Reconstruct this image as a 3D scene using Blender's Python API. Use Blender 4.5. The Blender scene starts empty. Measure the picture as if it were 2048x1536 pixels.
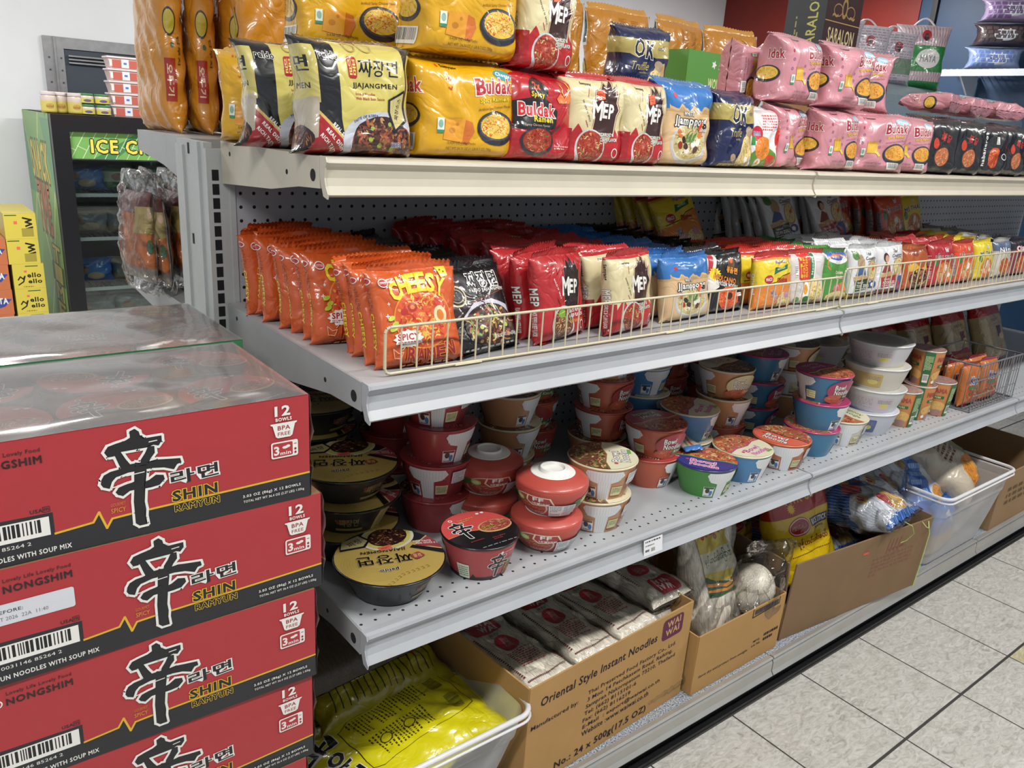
import bpy, math, random
import numpy as np
from mathutils import Matrix, Vector, Euler
from mathutils.geometry import tessellate_polygon

SC = bpy.context.scene
COL = SC.collection

# ---------------------------------------------------------------- camera
cam_d = bpy.data.cameras.new('camera'); cam = bpy.data.objects.new('camera', cam_d); COL.objects.link(cam)
cam_d.sensor_width = 36.0; cam_d.lens = 1605.34 / 2048 * 36.0; cam_d.clip_start = 0.02; cam_d.clip_end = 60
_r, _u, _f = (0.7916263, -0.60784981, 0.06201948), (0.14024407, 0.27955742, 0.94983117), (0.5946927, 0.74321347, -0.30655234)
cam.matrix_world = Matrix(((_r[0], _u[0], -_f[0], -0.5401880), (_r[1], _u[1], -_f[1], -1.5228500),
                           (_r[2], _u[2], -_f[2], 1.4090614), (0, 0, 0, 1)))
SC.camera = cam
SC.view_settings.view_transform = 'Standard'; SC.view_settings.look = 'None'
SC.view_settings.gamma = 1.0; SC.view_settings.use_curve_mapping = False
SC.view_settings.exposure = 0.18
SC.cycles.max_bounces = 5; SC.cycles.diffuse_bounces = 3; SC.cycles.glossy_bounces = 2
SC.cycles.transparent_max_bounces = 14; SC.cycles.caustics_reflective = False; SC.cycles.caustics_refractive = False
SC.cycles.use_adaptive_sampling = True; SC.cycles.adaptive_threshold = 0.03; SC.cycles.use_denoising = True

# ---------------------------------------------------------------- world and ceiling lamps' light
W = bpy.data.worlds.new('store_air'); SC.world = W; W.use_nodes = True
W.node_tree.nodes['Background'].inputs[0].default_value = (0.86, 0.93, 1.0, 1)
W.node_tree.nodes['Background'].inputs[1].default_value = 0.38

def area(name, loc, sx, sy, power, col=(1.0, 0.985, 0.96)):
    l = bpy.data.lights.new(name, 'AREA'); l.shape = 'RECTANGLE'; l.size = sx; l.size_y = sy; l.energy = power; l.color = col
    o = bpy.data.objects.new(name, l); COL.objects.link(o); o.location = loc
    return o
LZ = 2.72
for _x in (-1.6, 0.9, 3.4):
    area('ceiling_tube_light', (_x, -1.55, LZ), 1.25, 0.16, 46)
for _x in (-0.6, 2.2, 4.8):
    area('ceiling_tube_light', (_x, 2.0, LZ), 1.25, 0.16, 60)

# ---------------------------------------------------------------- colours
def lin(h):
    if not isinstance(h, str): return tuple(h)
    h = h.lstrip('#'); v = [int(h[i:i + 2], 16) / 255 for i in (0, 2, 4)]
    return tuple((c / 12.92 if c <= 0.04045 else ((c + 0.055) / 1.055) ** 2.4) for c in v)

# ---------------------------------------------------------------- materials
def mat_new(name):
    m = bpy.data.materials.new(name); m.use_nodes = True; nt = m.node_tree
    b = nt.nodes['Principled BSDF']
    return m, nt, b
def N(nt, kind, **kw):
    n = nt.nodes.new(kind)
    for k, v in kw.items():
        if k.startswith('i_'):
            key = k[2:]
            n.inputs[int(key) if key.isdigit() else key.replace('_', ' ')].default_value = v
        else: setattr(n, k, v)
    return n
def obj_coord(nt):
    tc = N(nt, 'ShaderNodeTexCoord'); oi = N(nt, 'ShaderNodeObjectInfo')
    ad = N(nt, 'ShaderNodeVectorMath', operation='ADD'); mu = N(nt, 'ShaderNodeMath', operation='MULTIPLY', i_1=37.0)
    nt.links.new(oi.outputs['Random'], mu.inputs[0]); nt.links.new(tc.outputs['Object'], ad.inputs[0]); nt.links.new(mu.outputs[0], ad.inputs[1])
    return ad.outputs[0]
def crinkle(nt, vec, scale, strength, dist, detail=4.0, distort=1.5, stretch=None, ridge=False):
    if stretch:
        mp = N(nt, 'ShaderNodeMapping'); mp.inputs['Scale'].default_value = stretch
        nt.links.new(vec, mp.inputs['Vector']); vec = mp.outputs[0]
    t = N(nt, 'ShaderNodeTexNoise', i_Scale=scale, i_Detail=detail, i_Distortion=distort, i_Roughness=0.45)
    nt.links.new(vec, t.inputs['Vector'])
    bp = N(nt, 'ShaderNodeBump', i_Strength=strength, i_Distance=dist)
    src = t.outputs['Fac']
    if ridge:
        a = N(nt, 'ShaderNodeMath', operation='SUBTRACT', i_1=0.5); nt.links.new(src, a.inputs[0]); b_ = N(nt, 'ShaderNodeMath', operation='ABSOLUTE'); nt.links.new(a.outputs[0], b_.inputs[0])
        src = b_.outputs[0]
    nt.links.new(src, bp.inputs['Height'])
    return bp.outputs['Normal'], t
def print_mat(name, rough=0.3, bump=0.5, scale=45, dist=0.004, coat=0.0, metal=0.0, spec=0.5, stretch=None, distort=1.2, detail=3.0, colvar=0.0, ridge=False, sat=0.9, val=0.92):
    m, nt, b = mat_new(name)
    at = N(nt, 'ShaderNodeAttribute', attribute_name='Col')
    src = at.outputs['Color']
    vec = obj_coord(nt)
    if colvar:
        t2 = N(nt, 'ShaderNodeTexNoise', i_Scale=9.0, i_Detail=6.0); nt.links.new(vec, t2.inputs['Vector'])
        mr = N(nt, 'ShaderNodeMapRange'); mr.inputs['To Min'].default_value = 1 - colvar; mr.inputs['To Max'].default_value = 1 + colvar * 0.6
        nt.links.new(t2.outputs['Fac'], mr.inputs['Value'])
        vm = N(nt, 'ShaderNodeVectorMath', operation='SCALE'); nt.links.new(src, vm.inputs[0]); nt.links.new(mr.outputs[0], vm.inputs['Scale'])
        src = vm.outputs[0]
    hs = N(nt, 'ShaderNodeHueSaturation'); hs.inputs['Saturation'].default_value = sat; hs.inputs['Value'].default_value = val; nt.links.new(src, hs.inputs['Color']); src = hs.outputs[0]
    nt.links.new(src, b.inputs['Base Color'])
    b.inputs['Roughness'].default_value = rough; b.inputs['Metallic'].default_value = metal
    b.inputs['Specular IOR Level'].default_value = spec
    b.inputs['Coat Weight'].default_value = coat; b.inputs['Coat Roughness'].default_value = 0.07
    if bump:
        nrm, _ = crinkle(nt, vec, scale, bump, dist, detail=detail, distort=distort, stretch=stretch, ridge=ridge)
        nt.links.new(nrm, b.inputs['Normal'])
        if coat: nt.links.new(nrm, b.inputs['Coat Normal'])
    return m
def plain(name, col, rough=0.5, metal=0.0, dirt=0.0, dirt_scale=6.0, bump=0.0, coat=0.0, dirtcol=None):
    m, nt, b = mat_new(name)
    c = lin(col)
    b.inputs['Base Color'].default_value = (*c, 1); b.inputs['Roughness'].default_value = rough; b.inputs['Metallic'].default_value = metal
    b.inputs['Coat Weight'].default_value = coat
    tc = N(nt, 'ShaderNodeTexCoord')
    if dirt:
        t = N(nt, 'ShaderNodeTexNoise', i_Scale=dirt_scale, i_Detail=8.0, i_Roughness=0.65); nt.links.new(tc.outputs['Object'], t.inputs['Vector'])
        r = N(nt, 'ShaderNodeValToRGB'); d = lin(dirtcol) if dirtcol else tuple(x * (1 - dirt) for x in c)
        r.color_ramp.elements[0].position = 0.3; r.color_ramp.elements[0].color = (*d, 1)
        r.color_ramp.elements[1].position = 0.62; r.color_ramp.elements[1].color = (*c, 1)
        nt.links.new(t.outputs['Fac'], r.inputs[0]); nt.links.new(r.outputs[0], b.inputs['Base Color'])
    if bump:
        nrm, _ = crinkle(nt, tc.outputs['Object'], 60, bump, 0.001)
        nt.links.new(nrm, b.inputs['Normal'])
    return m
def film_mat(name, base=0.06, edge=0.75, rough=0.08, scale=30, bump=0.7, dist=0.01, tint=(1, 1, 1), haze=0.0, stretch=None, hazecol=(0.9, 0.92, 0.95)):
    """clear packaging film: see-through with glossy glints"""
    m, nt, b = mat_new(name); nt.nodes.remove(b); out = nt.nodes['Material Output']
    tr = N(nt, 'ShaderNodeBsdfTransparent'); tr.inputs[0].default_value = (*tint, 1)
    gl = N(nt, 'ShaderNodeBsdfGlossy', i_Roughness=rough)
    vec = obj_coord(nt); nrm, _ = crinkle(nt, vec, scale, bump, dist, detail=2.5, stretch=stretch, distort=2.0)
    nt.links.new(nrm, gl.inputs['Normal'])
    fr = N(nt, 'ShaderNodeFresnel', i_IOR=1.5); nt.links.new(nrm, fr.inputs['Normal'])
    mr = N(nt, 'ShaderNodeMapRange'); mr.inputs['To Min'].default_value = base; mr.inputs['To Max'].default_value = edge
    nt.links.new(fr.outputs[0], mr.inputs['Value'])
    mx = N(nt, 'ShaderNodeMixShader'); nt.links.new(mr.outputs[0], mx.inputs[0]); nt.links.new(tr.outputs[0], mx.inputs[1]); nt.links.new(gl.outputs[0], mx.inputs[2])
    last = mx.outputs[0]
    if haze:
        df = N(nt, 'ShaderNodeBsdfDiffuse'); df.inputs[0].default_value = (*hazecol, 1)
        m2 = N(nt, 'ShaderNodeMixShader', i_0=haze); nt.links.new(last, m2.inputs[1]); nt.links.new(df.outputs[0], m2.inputs[2]); last = m2.outputs[0]
    nt.links.new(last, out.inputs['Surface'])
    return m

M = {}
M['pack'] = print_mat('printed_foil_film', rough=0.32, bump=0.5, scale=17, dist=0.016, coat=0.75, detail=2.5, ridge=True, sat=1.0, val=0.90)
M['packs'] = print_mat('printed_foil_film_small', rough=0.34, bump=0.5, scale=20, dist=0.014, coat=0.6, detail=2.5, ridge=True, sat=0.98, val=0.84)
M['card'] = print_mat('printed_carton', rough=0.45, bump=0.12, scale=14, dist=0.004, coat=0.18)
M['kraft'] = print_mat('corrugated_cardboard', rough=0.8, bump=0.18, scale=30, dist=0.003, coat=0.0, spec=0.2, stretch=(1, 1, 0.12), colvar=0.14)
M['cup'] = print_mat('printed_cup', rough=0.36, bump=0.08, scale=30, dist=0.002, coat=0.15)
M['lid'] = print_mat('printed_lid', rough=0.26, bump=0.22, scale=22, dist=0.003, coat=0.3, val=0.82)
M['foil'] = print_mat('gold_foil_lid', rough=0.3, bump=0.3, scale=22, dist=0.003, coat=0.2, metal=0.35)
M['wrap'] = print_mat('shrink_wrapped_print', rough=0.5, bump=0.22, scale=16, dist=0.004, coat=0.28, sat=1.0, val=0.86)
M['sign'] = print_mat('printed_sign', rough=0.4, bump=0.0)
M['noodle'] = None
M['film'] = film_mat('clear_film', base=0.015, edge=0.6, scale=18, bump=0.6)
M['shrink'] = film_mat('shrink_film', base=0.20, edge=0.95, rough=0.11, scale=6, bump=0.12, dist=0.005, haze=0.11, hazecol=(0.95, 0.93, 0.93))
M['glass'] = film_mat('door_glass', base=0.05, edge=0.9, rough=0.02, bump=0.0, tint=(0.86, 0.92, 0.9))
M['cello'] = film_mat('crumpled_cellophane', base=0.02, edge=0.7, rough=0.08, scale=16, bump=0.6, dist=0.015, haze=0.0)
M['binplastic'] = film_mat('frosted_bin_plastic', base=0.05, edge=0.5, rough=0.25, bump=0.05, haze=0.42, tint=(0.93, 0.93, 0.96), hazecol=(0.74, 0.74, 0.75))

# ---------------------------------------------------------------- shapes printed on packages ("art")
_gc = {}
def glyphs(s, bold=0.0, shear=0.0, grow=0.0):
    k = (s, round(bold, 4), shear, grow)
    if k not in _gc:
        c = bpy.data.curves.new('t', 'FONT'); c.body = s; c.resolution_u = 2; c.offset = bold + max(grow, 0.0); c.shear = shear; c.space_character = (1.02 + bold * 3.6) if grow >= 0 else 1.13
        o = bpy.data.objects.new('t', c); me = bpy.data.meshes.new_from_object(o)
        me.calc_loop_triangles()
        v = np.empty(len(me.vertices) * 3); me.vertices.foreach_get('co', v); v = v.reshape(-1, 3)[:, :2]
        t = np.empty(len(me.loop_triangles) * 3, np.int32); me.loop_triangles.foreach_get('vertices', t); t = t.reshape(-1, 3)
        bpy.data.objects.remove(o); bpy.data.curves.remove(c); bpy.data.meshes.remove(me)
        _gc[k] = v[t]
    return _gc[k]

class Art:
    def __init__(s): s.tris = []; s.cols = []; s.lay = 0.0; s.hold = None; s.lays = []
    def add(s, tri, c):
        tri = np.asarray(tri, float).reshape(-1, 3, 2)
        if s.hold is None: s.lay += 1.4; l = s.lay
        else: l = s.lay + s.hold[0]; s.hold[1] += 1; s.hold[0] = (s.hold[1] % s.hold[2]) * s.hold[3]
        s.tris.append(tri); s.cols.append((len(tri), lin(c))); s.lays.append(l); return s
    def group(s, n=1, step=0.0):
        """shapes added until end() share a layer (or cycle through n thin ones)"""
        if s.hold is None: s.lay += 1.4; s.hold = [0.0, 0, n, step]; return True
        return False
    def end(s, own=True):
        if own: s.lay += s.hold[2] * s.hold[3]; s.hold = None
    def P(s, pts, c):
        t = tessellate_polygon([[Vector((p[0], p[1], 0)) for p in pts]])
        a = np.array(pts, float)
        if len(t): s.add(a[np.array(t)], c)
        return s
    def R(s, x0, y0, x1, y1, c): return s.P([(x0, y0), (x1, y0), (x1, y1), (x0, y1)], c)
    def E(s, cx, cy, rx, ry, c, n=26, rot=0):
        a = np.arange(n) * 2 * math.pi / n; x = rx * np.cos(a); y = ry * np.sin(a); r = math.radians(rot)
        q = np.stack([cx + x * math.cos(r) - y * math.sin(r), cy + x * math.sin(r) + y * math.cos(r)], 1)
        ctr = np.array([cx, cy]); return s.add(np.stack([np.repeat(ctr[None], n, 0), q, np.roll(q, -1, 0)], 1), c)
    def RING(s, cx, cy, rx, ry, w, c, n=30):
        a = np.arange(n + 1) * 2 * math.pi / n
        return s.L([(cx + rx * math.cos(t), cy + ry * math.sin(t)) for t in a], w, c)
    def RR(s, x0, y0, x1, y1, r, c, ry=None):
        ry = ry or r; p = []
        for cx, cy, a0 in ((x1 - r, y1 - ry, 0), (x0 + r, y1 - ry, 90), (x0 + r, y0 + ry, 180), (x1 - r, y0 + ry, 270)):
            for k in range(5):
                t = math.radians(a0 + k * 22.5); p.append((cx + r * math.cos(t), cy + ry * math.sin(t)))
        return s.P(p, c)
    def L(s, pts, w, c, close=False, jn=False):
        p = np.array(pts, float)
        if close: p = np.vstack([p, p[:1]])
        out = []
        for a, b in zip(p[:-1], p[1:]):
            d = b - a; l = np.hypot(*d)
            if l < 1e-9: continue
            d /= l; nn = np.array([-d[1], d[0]]) * w / 2; e = d * w * 0.3
            out += [[a - nn - e, b - nn + e, b + nn + e], [a - nn - e, b + nn + e, a + nn - e]]
        if jn:
            for q in (p[:-1] if close else p):
                a = np.arange(8) * math.pi / 4; e_ = np.stack([q[0] + w / 2 * np.cos(a), q[1] + w / 2 * np.sin(a)], 1); out += [[q, e_[i], e_[(i + 1) % 8]] for i in range(8)]
        if out: s.add(out, c)
        return s
    def T(s, text, cx, cy, w, h, c, b=0.015, rot=0, sh=0.0, ol=None, ow=0.05, arc=0.0, flip=False):
        b = min(b, 0.04) * 0.8; base = glyphs(text, b, sh)
        if not len(base): return s
        lo = base.reshape(-1, 2).min(0); hi = base.reshape(-1, 2).max(0); sz = np.maximum(hi - lo, 1e-6)
        wide = ('M' in text or 'W' in text) and (b > 0.012 or ol)
        if wide: base = glyphs(text, 0.0, sh, -1.0)
        def fat(r_, n_):
            out = [base]
            for k in range(n_): a = 2 * math.pi * k / n_; out.append(base + (r_ * math.cos(a), r_ * math.sin(a)))
            return np.concatenate(out)
        def put(t, col):
            q = ((t.reshape(-1, 2) - lo) / sz - 0.5) * np.array([w, h])
            if arc: q[:, 1] += arc * (1 - (q[:, 0] / (w / 2)) ** 2)
            r = math.radians(rot)
            q = np.stack([q[:, 0] * math.cos(r) - q[:, 1] * math.sin(r), q[:, 0] * math.sin(r) + q[:, 1] * math.cos(r)], 1) + (cx, cy)
            s.add(q, col)
        if ol: put(fat(b + ow, 10) if wide else glyphs(text, b, sh, ow), ol)
        put(fat(b, 6) if wide and b > 0.012 else base, c); return s
    def LINES(s, x0, y0, x1, y1, n, c, seed=1, fill=0.55, gap=0.25):
        r = random.Random(seed); hh = (y1 - y0) / n; own = s.group()
        for k in range(n):
            y = y1 - (k + 0.5) * hh; x = x0
            while x < x1:
                l = r.uniform(0.02, 0.09) * (x1 - x0) * 1.6; e = min(x + l, x1)
                s.R(x, y - hh * fill / 2, e, y + hh * fill / 2, c); x = e + (x1 - x0) * 0.03 * (1 + gap)
                if r.random() < 0.04: break
        s.end(own); return s
    def BAR(s, x0, y0, x1, y1, seed=3, vert=False, bg='#f4f2ec'):
        r = random.Random(seed); s.R(x0, y0, x1, y1, bg); own = s.group()
        m = 0.07; a0, a1 = (y0, y1) if vert else (x0, x1); L = a1 - a0; x = a0 + L * m
        while x < a1 - L * m:
            w = L * r.choice([0.012, 0.02, 0.03]); x2 = min(x + w, a1 - L * m)
            if vert: s.R(x0 + (x1 - x0) * 0.22, x, x1 - (x1 - x0) * 0.08, x2, '#141414')
            else: s.R(x, y0 + (y1 - y0) * 0.22, x2, y1 - (y1 - y0) * 0.08, '#141414')
            x = x2 + L * r.choice([0.012, 0.022])
        s.end(own); return s
    def NUT(s, x0, y0, x1, y1, seed=2, bg='#e9e9ec', ink='#4a4a52'):
        s.R(x0, y0, x1, y1, bg); w = x1 - x0; h = y1 - y0
        s.L([(x0, y0), (x1, y0), (x1, y1), (x0, y1)], min(w, h) * 0.03, ink, True)
        s.L([(x0 + w * 0.5, y0), (x0 + w * 0.5, y1)], min(w, h) * 0.02, ink)
        s.LINES(x0 + w * 0.04, y0 + h * 0.05, x0 + w * 0.46, y1 - h * 0.06, 7, ink, seed, 0.4)
        s.LINES(x0 + w * 0.54, y0 + h * 0.05, x1 - w * 0.04, y1 - h * 0.06, 7, ink, seed + 1, 0.4); return s
    def FOOD(s, cx, cy, rx, ry, pal, n=90, seed=1, base=None, noodle=0.6, size=1.0, rot=0):
        """a printed picture of a dish: strands and pieces inside an ellipse"""
        r = random.Random(seed); s.E(cx, cy, rx, ry, base or pal[0], rot=rot)
        cr, sr = math.cos(math.radians(rot)), math.sin(math.radians(rot)); n = int(n * 1.35); size = size * 0.8; own = s.group(6, 0.5)
        for k in range(n):
            a = r.uniform(0, 6.283); q = math.sqrt(r.random()) * 0.88
            ex, ey = rx * q * math.cos(a), ry * q * math.sin(a)
            x, y = cx + ex * cr - ey * sr, cy + ex * sr + ey * cr; c = r.choice(pal)
            if r.random() < noodle:
                rr = 0.18 * size; a0 = r.uniform(0, 6.283); sp = r.uniform(1.0, 2.6); w = 0.030 * size * min(rx, ry) * 2
                pts = [(x + rx * rr * (math.cos(a0 + sp * t / 5) - math.cos(a0)), y + ry * rr * (math.sin(a0 + sp * t / 5) - math.sin(a0))) for t in range(6)]
                s.L(pts, w, c)
            else:
                z = r.uniform(0.05, 0.12) * size; s.E(x, y, rx * z, ry * z * r.uniform(0.5, 1), c, n=7, rot=r.uniform(0, 180))
        s.end(own); return s
    def BURST(s, cx, cy, rx, ry, c, n=14, k=0.78, seed=0):
        p = []
        for i in range(n * 2):
            t = math.pi * i / n; q = 1 if i % 2 == 0 else k; p.append((cx + rx * q * math.cos(t), cy + ry * q * math.sin(t)))
        return s.P(p, c)
    def BIT(s, other, x=0, y=0, sx=1, sy=1, rot=0):
        r = math.radians(rot); i = 0; allt = np.concatenate(other.tris); L0 = s.lay; hold = s.hold; s.hold = None
        for (n, c), ly in zip(other.cols, other.lays):
            t = allt[i:i + n].reshape(-1, 2) * (sx, sy); i += n
            q = np.stack([t[:, 0] * math.cos(r) - t[:, 1] * math.sin(r) + x, t[:, 0] * math.sin(r) + t[:, 1] * math.cos(r) + y], 1)
            s.add(q, c); s.lays[-1] = L0 + ly
        s.lay = L0 + other.lay; s.hold = hold; return s
    def soup(s):
        if not s.tris: return np.zeros((0, 3, 2)), np.zeros((0, 3)), np.zeros(0)
        t = np.concatenate(s.tris)
        c = np.concatenate([np.repeat(np.array(c)[None], n, 0) for n, c in s.cols])
        l = np.concatenate([np.full(n, k) for k, (n, c) in zip(s.lays, s.cols)]); l = l + ((np.arange(len(l)) * 7) % 23) * 0.055
        return t, c, l

def cut(t, c, l, nx, ny, d0, keep=None):
    """split triangle soup along the line nx*x+ny*y=d0; keep=+1/-1 drops the other side"""
    if not len(t): return t, c, l
    d = t[:, :, 0] * nx + t[:, :, 1] * ny - d0; e = 1e-9
    cross = (d.min(1) < -e) & (d.max(1) > e)
    if cross.any():
        T, D = t[cross], d[cross]; pos = D > 0; cnt = pos.sum(1); lone = np.where(cnt == 1, np.argmax(pos, 1), np.argmin(pos, 1))
        ix = (lone[:, None] + np.arange(3)[None]) % 3; ar = np.arange(len(T))[:, None]
        T = T[ar, ix]; D = D[ar, ix]
        def mid(a, b):
            den = D[:, a] - D[:, b]; f = np.where(np.abs(den) < 1e-15, 0.5, D[:, a] / np.where(np.abs(den) < 1e-15, 1, den))
            f = np.clip(f, 0, 1)[:, None]; return T[:, a] + (T[:, b] - T[:, a]) * f
        p1, p2 = mid(0, 1), mid(0, 2)
        A = np.stack([T[:, 0], p1, p2], 1); B = np.stack([p1, T[:, 1], T[:, 2]], 1); C = np.stack([p1, T[:, 2], p2], 1)
        t = np.concatenate([t[~cross], A, B, C]); cc, ll = c[cross], l[cross]
        c = np.concatenate([c[~cross], cc, cc, cc]); l = np.concatenate([l[~cross], ll, ll, ll])
    if keep:
        m = t.mean(1); dd = m[:, 0] * nx + m[:, 1] * ny - d0; k = dd * keep > 0
        t, c, l = t[k], c[k], l[k]
    return t, c, l

def cut_many(t, c, l, nx, ny, ds):
    """cut along a family of parallel lines, halving the family each time"""
    if not len(t) or not len(ds): return t, c, l
    d = t[:, :, 0] * nx + t[:, :, 1] * ny; ds = [x for x in ds if d.min() < x < d.max()]
    if not ds: return t, c, l
    m = len(ds) // 2; t, c, l = cut(t, c, l, nx, ny, ds[m]); k = t.mean(1) @ np.array([nx, ny]) < ds[m]
    A = cut_many(t[k], c[k], l[k], nx, ny, ds[:m]); B = cut_many(t[~k], c[~k], l[~k], nx, ny, ds[m + 1:])
    return np.concatenate([A[0], B[0]]), np.concatenate([A[1], B[1]]), np.concatenate([A[2], B[2]])

class Surf:
    """a grid of points P[v,u] with normals; art is cut along the grid lines and laid on it"""
    def __init__(s, us, vs, P, Nn=None, wrap=False):
        s.us, s.vs, s.P = np.asarray(us, float), np.asarray(vs, float), P
        s.diag = False
        if Nn is None:
            du = np.empty_like(P); dv = np.empty_like(P)
            if wrap:
                du[:, 1:-1] = P[:, 2:] - P[:, :-2]; du[:, 0] = du[:, -1] = P[:, 1] - P[:, -2]
            else:
                du[:, 1:-1] = P[:, 2:] - P[:, :-2]; du[:, 0] = P[:, 1] - P[:, 0]; du[:, -1] = P[:, -1] - P[:, -2]
            dv[1:-1] = P[2:] - P[:-2]; dv[0] = P[1] - P[0]; dv[-1] = P[-1] - P[-2]
            Nn = np.cross(du, dv); Nn /= np.maximum(np.linalg.norm(Nn, axis=2, keepdims=True), 1e-12)
        s.N = Nn
    def ev(s, q):
        iu = np.clip(np.searchsorted(s.us, q[:, 0], 'right') - 1, 0, len(s.us) - 2); iv = np.clip(np.searchsorted(s.vs, q[:, 1], 'right') - 1, 0, len(s.vs) - 2)
        fu = np.clip((q[:, 0] - s.us[iu]) / (s.us[iu + 1] - s.us[iu]), 0, 1)[:, None]; fv = np.clip((q[:, 1] - s.vs[iv]) / (s.vs[iv + 1] - s.vs[iv]), 0, 1)[:, None]
        if s.diag:   # linear on each half of the cell, as the mesh itself
            lo = fu >= fv
            def b(G):
                a, c = G[iv, iu], G[iv + 1, iu + 1]; m = np.where(lo, G[iv, iu + 1], G[iv + 1, iu]); f1, f2 = np.maximum(fu, fv), np.minimum(fu, fv)
                return a * (1 - f1) + m * (f1 - f2) + c * f2
        else:
            def b(G): return (G[iv, iu] * (1 - fu) + G[iv, iu + 1] * fu) * (1 - fv) + (G[iv + 1, iu] * (1 - fu) + G[iv + 1, iu + 1] * fu) * fv
        n = b(s.N); return b(s.P), n / np.maximum(np.linalg.norm(n, axis=1, keepdims=True), 1e-12)

class MB:
    def __init__(s): s.v = []; s.n = []; s.c = []; s.m = []
    def raw(s, tri, nrm, col, mat=0):
        """tri (n,3,3), nrm (n,3,3), col (n,3)"""
        tri = np.asarray(tri, float)
        if not len(tri): return s
        s.v.append(tri); s.n.append(np.broadcast_to(nrm, tri.shape)); s.c.append(np.broadcast_to(col, (len(tri), 3))); s.m.append(np.full(len(tri), mat, np.int32)); return s
    def flat(s, tri, col, mat=0):
        tri = np.asarray(tri, float); n = np.cross(tri[:, 1] - tri[:, 0], tri[:, 2] - tri[:, 0]); n /= np.maximum(np.linalg.norm(n, axis=1, keepdims=True), 1e-12)
        return s.raw(tri, np.repeat(n[:, None], 3, 1), lin(col), mat)
    def surf(s, S, col, mat=0, flip=False):
        P, n = S.P, S.N; a, b, c, d = P[:-1, :-1], P[:-1, 1:], P[1:, 1:], P[1:, :-1]; na, nb, nc, nd = n[:-1, :-1], n[:-1, 1:], n[1:, 1:], n[1:, :-1]
        A = np.stack([a, b, c], 2).reshape(-1, 3, 3); B = np.stack([a, c, d], 2).reshape(-1, 3, 3)
        NA = np.stack([na, nb, nc], 2).reshape(-1, 3, 3); NB = np.stack([na, nc, nd], 2).reshape(-1, 3, 3)
        T, Q = np.concatenate([A, B]), np.concatenate([NA, NB])
        if flip: Q = -Q
        g = np.cross(T[:, 1] - T[:, 0], T[:, 2] - T[:, 0]); k = np.einsum('ij,ij->i', g, Q.sum(1)) < 0
        T[k] = T[k][:, ::-1]; Q[k] = Q[k][:, ::-1]; ok = np.linalg.norm(g, axis=1) > 1e-14
        return s.raw(T[ok], Q[ok], lin(col), mat)
    def art(s, S, art, ax=1, bx=0, ay=1, by=0, off=0.00020, step=0.00003, mat=0, rot=0, clip=None, xclip=None):
        t, c, l = art.soup()
        if not len(t): return s
        if xclip: t, c, l = cut(t, c, l, 1, 0, -xclip, 1); t, c, l = cut(t, c, l, 1, 0, xclip, -1)
        if clip is not None:
            for k in range(clip[4]):
                a = 2 * math.pi * k / clip[4]; nx, ny = math.cos(a) / clip[2], math.sin(a) / clip[3]
                t, c, l = cut(t, c, l, nx, ny, 1 + nx * clip[0] + ny * clip[1], -1)
        if rot:
            r = math.radians(rot); t = np.stack([t[..., 0] * math.cos(r) - t[..., 1] * math.sin(r), t[..., 0] * math.sin(r) + t[..., 1] * math.cos(r)], -1)
        t = t * (ax, ay) + (bx, by)
        t, c, l = cut(t, c, l, 1, 0, S.us[0], 1); t, c, l = cut(t, c, l, 1, 0, S.us[-1], -1)
        t, c, l = cut(t, c, l, 0, 1, S.vs[0], 1); t, c, l = cut(t, c, l, 0, 1, S.vs[-1], -1)
        t, c, l = cut_many(t, c, l, 1, 0, list(S.us[1:-1])); t, c, l = cut_many(t, c, l, 0, 1, list(S.vs[1:-1]))
        if S.diag and len(t):
            du, dv = S.us[1] - S.us[0], S.vs[1] - S.vs[0]; q = (t[..., 0] - S.us[0]) / du - (t[..., 1] - S.vs[0]) / dv
            t, c, l = cut_many(t, c, l, 1 / du, -1 / dv, [k + S.us[0] / du - S.vs[0] / dv for k in range(int(math.floor(q.min())), int(math.ceil(q.max())) + 1)])
        if not len(t): return s
        p, n = S.ev(t.reshape(-1, 2)); o = off + np.repeat(l, 3)[:, None] * step
        p = (p + n * o).reshape(-1, 3, 3); n = n.reshape(-1, 3, 3)
        # keep windings facing out
        g = np.cross(p[:, 1] - p[:, 0], p[:, 2] - p[:, 0]); k = np.einsum('ij,ij->i', g, n[:, 0]) < 0
        p[k] = p[k][:, ::-1]; n = n.copy(); n[k] = n[k][:, ::-1]
        area_ok = np.linalg.norm(g, axis=1) > 1e-13
        return s.raw(p[area_ok], n[area_ok], c[area_ok], mat)
    def box(s, x0, y0, z0, x1, y1, z1, col='#808080', mat=0, M4=None):
        v = np.array([(x, y, z) for z in (z0, z1) for y in (y0, y1) for x in (x0, x1)], float)
        if M4 is not None: v = v @ np.array(M4.to_3x3()).T + np.array(M4.translation)
        q = [(0, 2, 3, 1), (4, 5, 7, 6), (0, 1, 5, 4), (2, 6, 7, 3), (0, 4, 6, 2), (1, 3, 7, 5)]
        T = [[v[a], v[b], v[c]] for a, b, c, d in q] + [[v[a], v[c], v[d]] for a, b, c, d in q]
        return s.flat(T, col, mat)
    def prism(s, prof, x0, x1, col='#808080', mat=0, axis='x', smooth=False):
        """profile of (a,b) points, closed, pushed along an axis"""
        p = np.array(prof, float); n = len(p)
        def mk(a, b, x): return {'x': (x, a, b), 'y': (a, x, b), 'z': (a, b, x)}[axis]
        A = np.array([mk(a, b, x0) for a, b in p]); B = np.array([mk(a, b, x1) for a, b in p]); T = []
        for i in range(n):
            j = (i + 1) % n; T += [[A[i], A[j], B[j]], [A[i], B[j], B[i]]]
        for tri in tessellate_polygon([[Vector((a, b, 0)) for a, b in p]]):
            T += [[A[tri[0]], A[tri[1]], A[tri[2]]], [B[tri[2]], B[tri[1]], B[tri[0]]]]
        return s.flat(np.array(T), col, mat)
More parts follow.
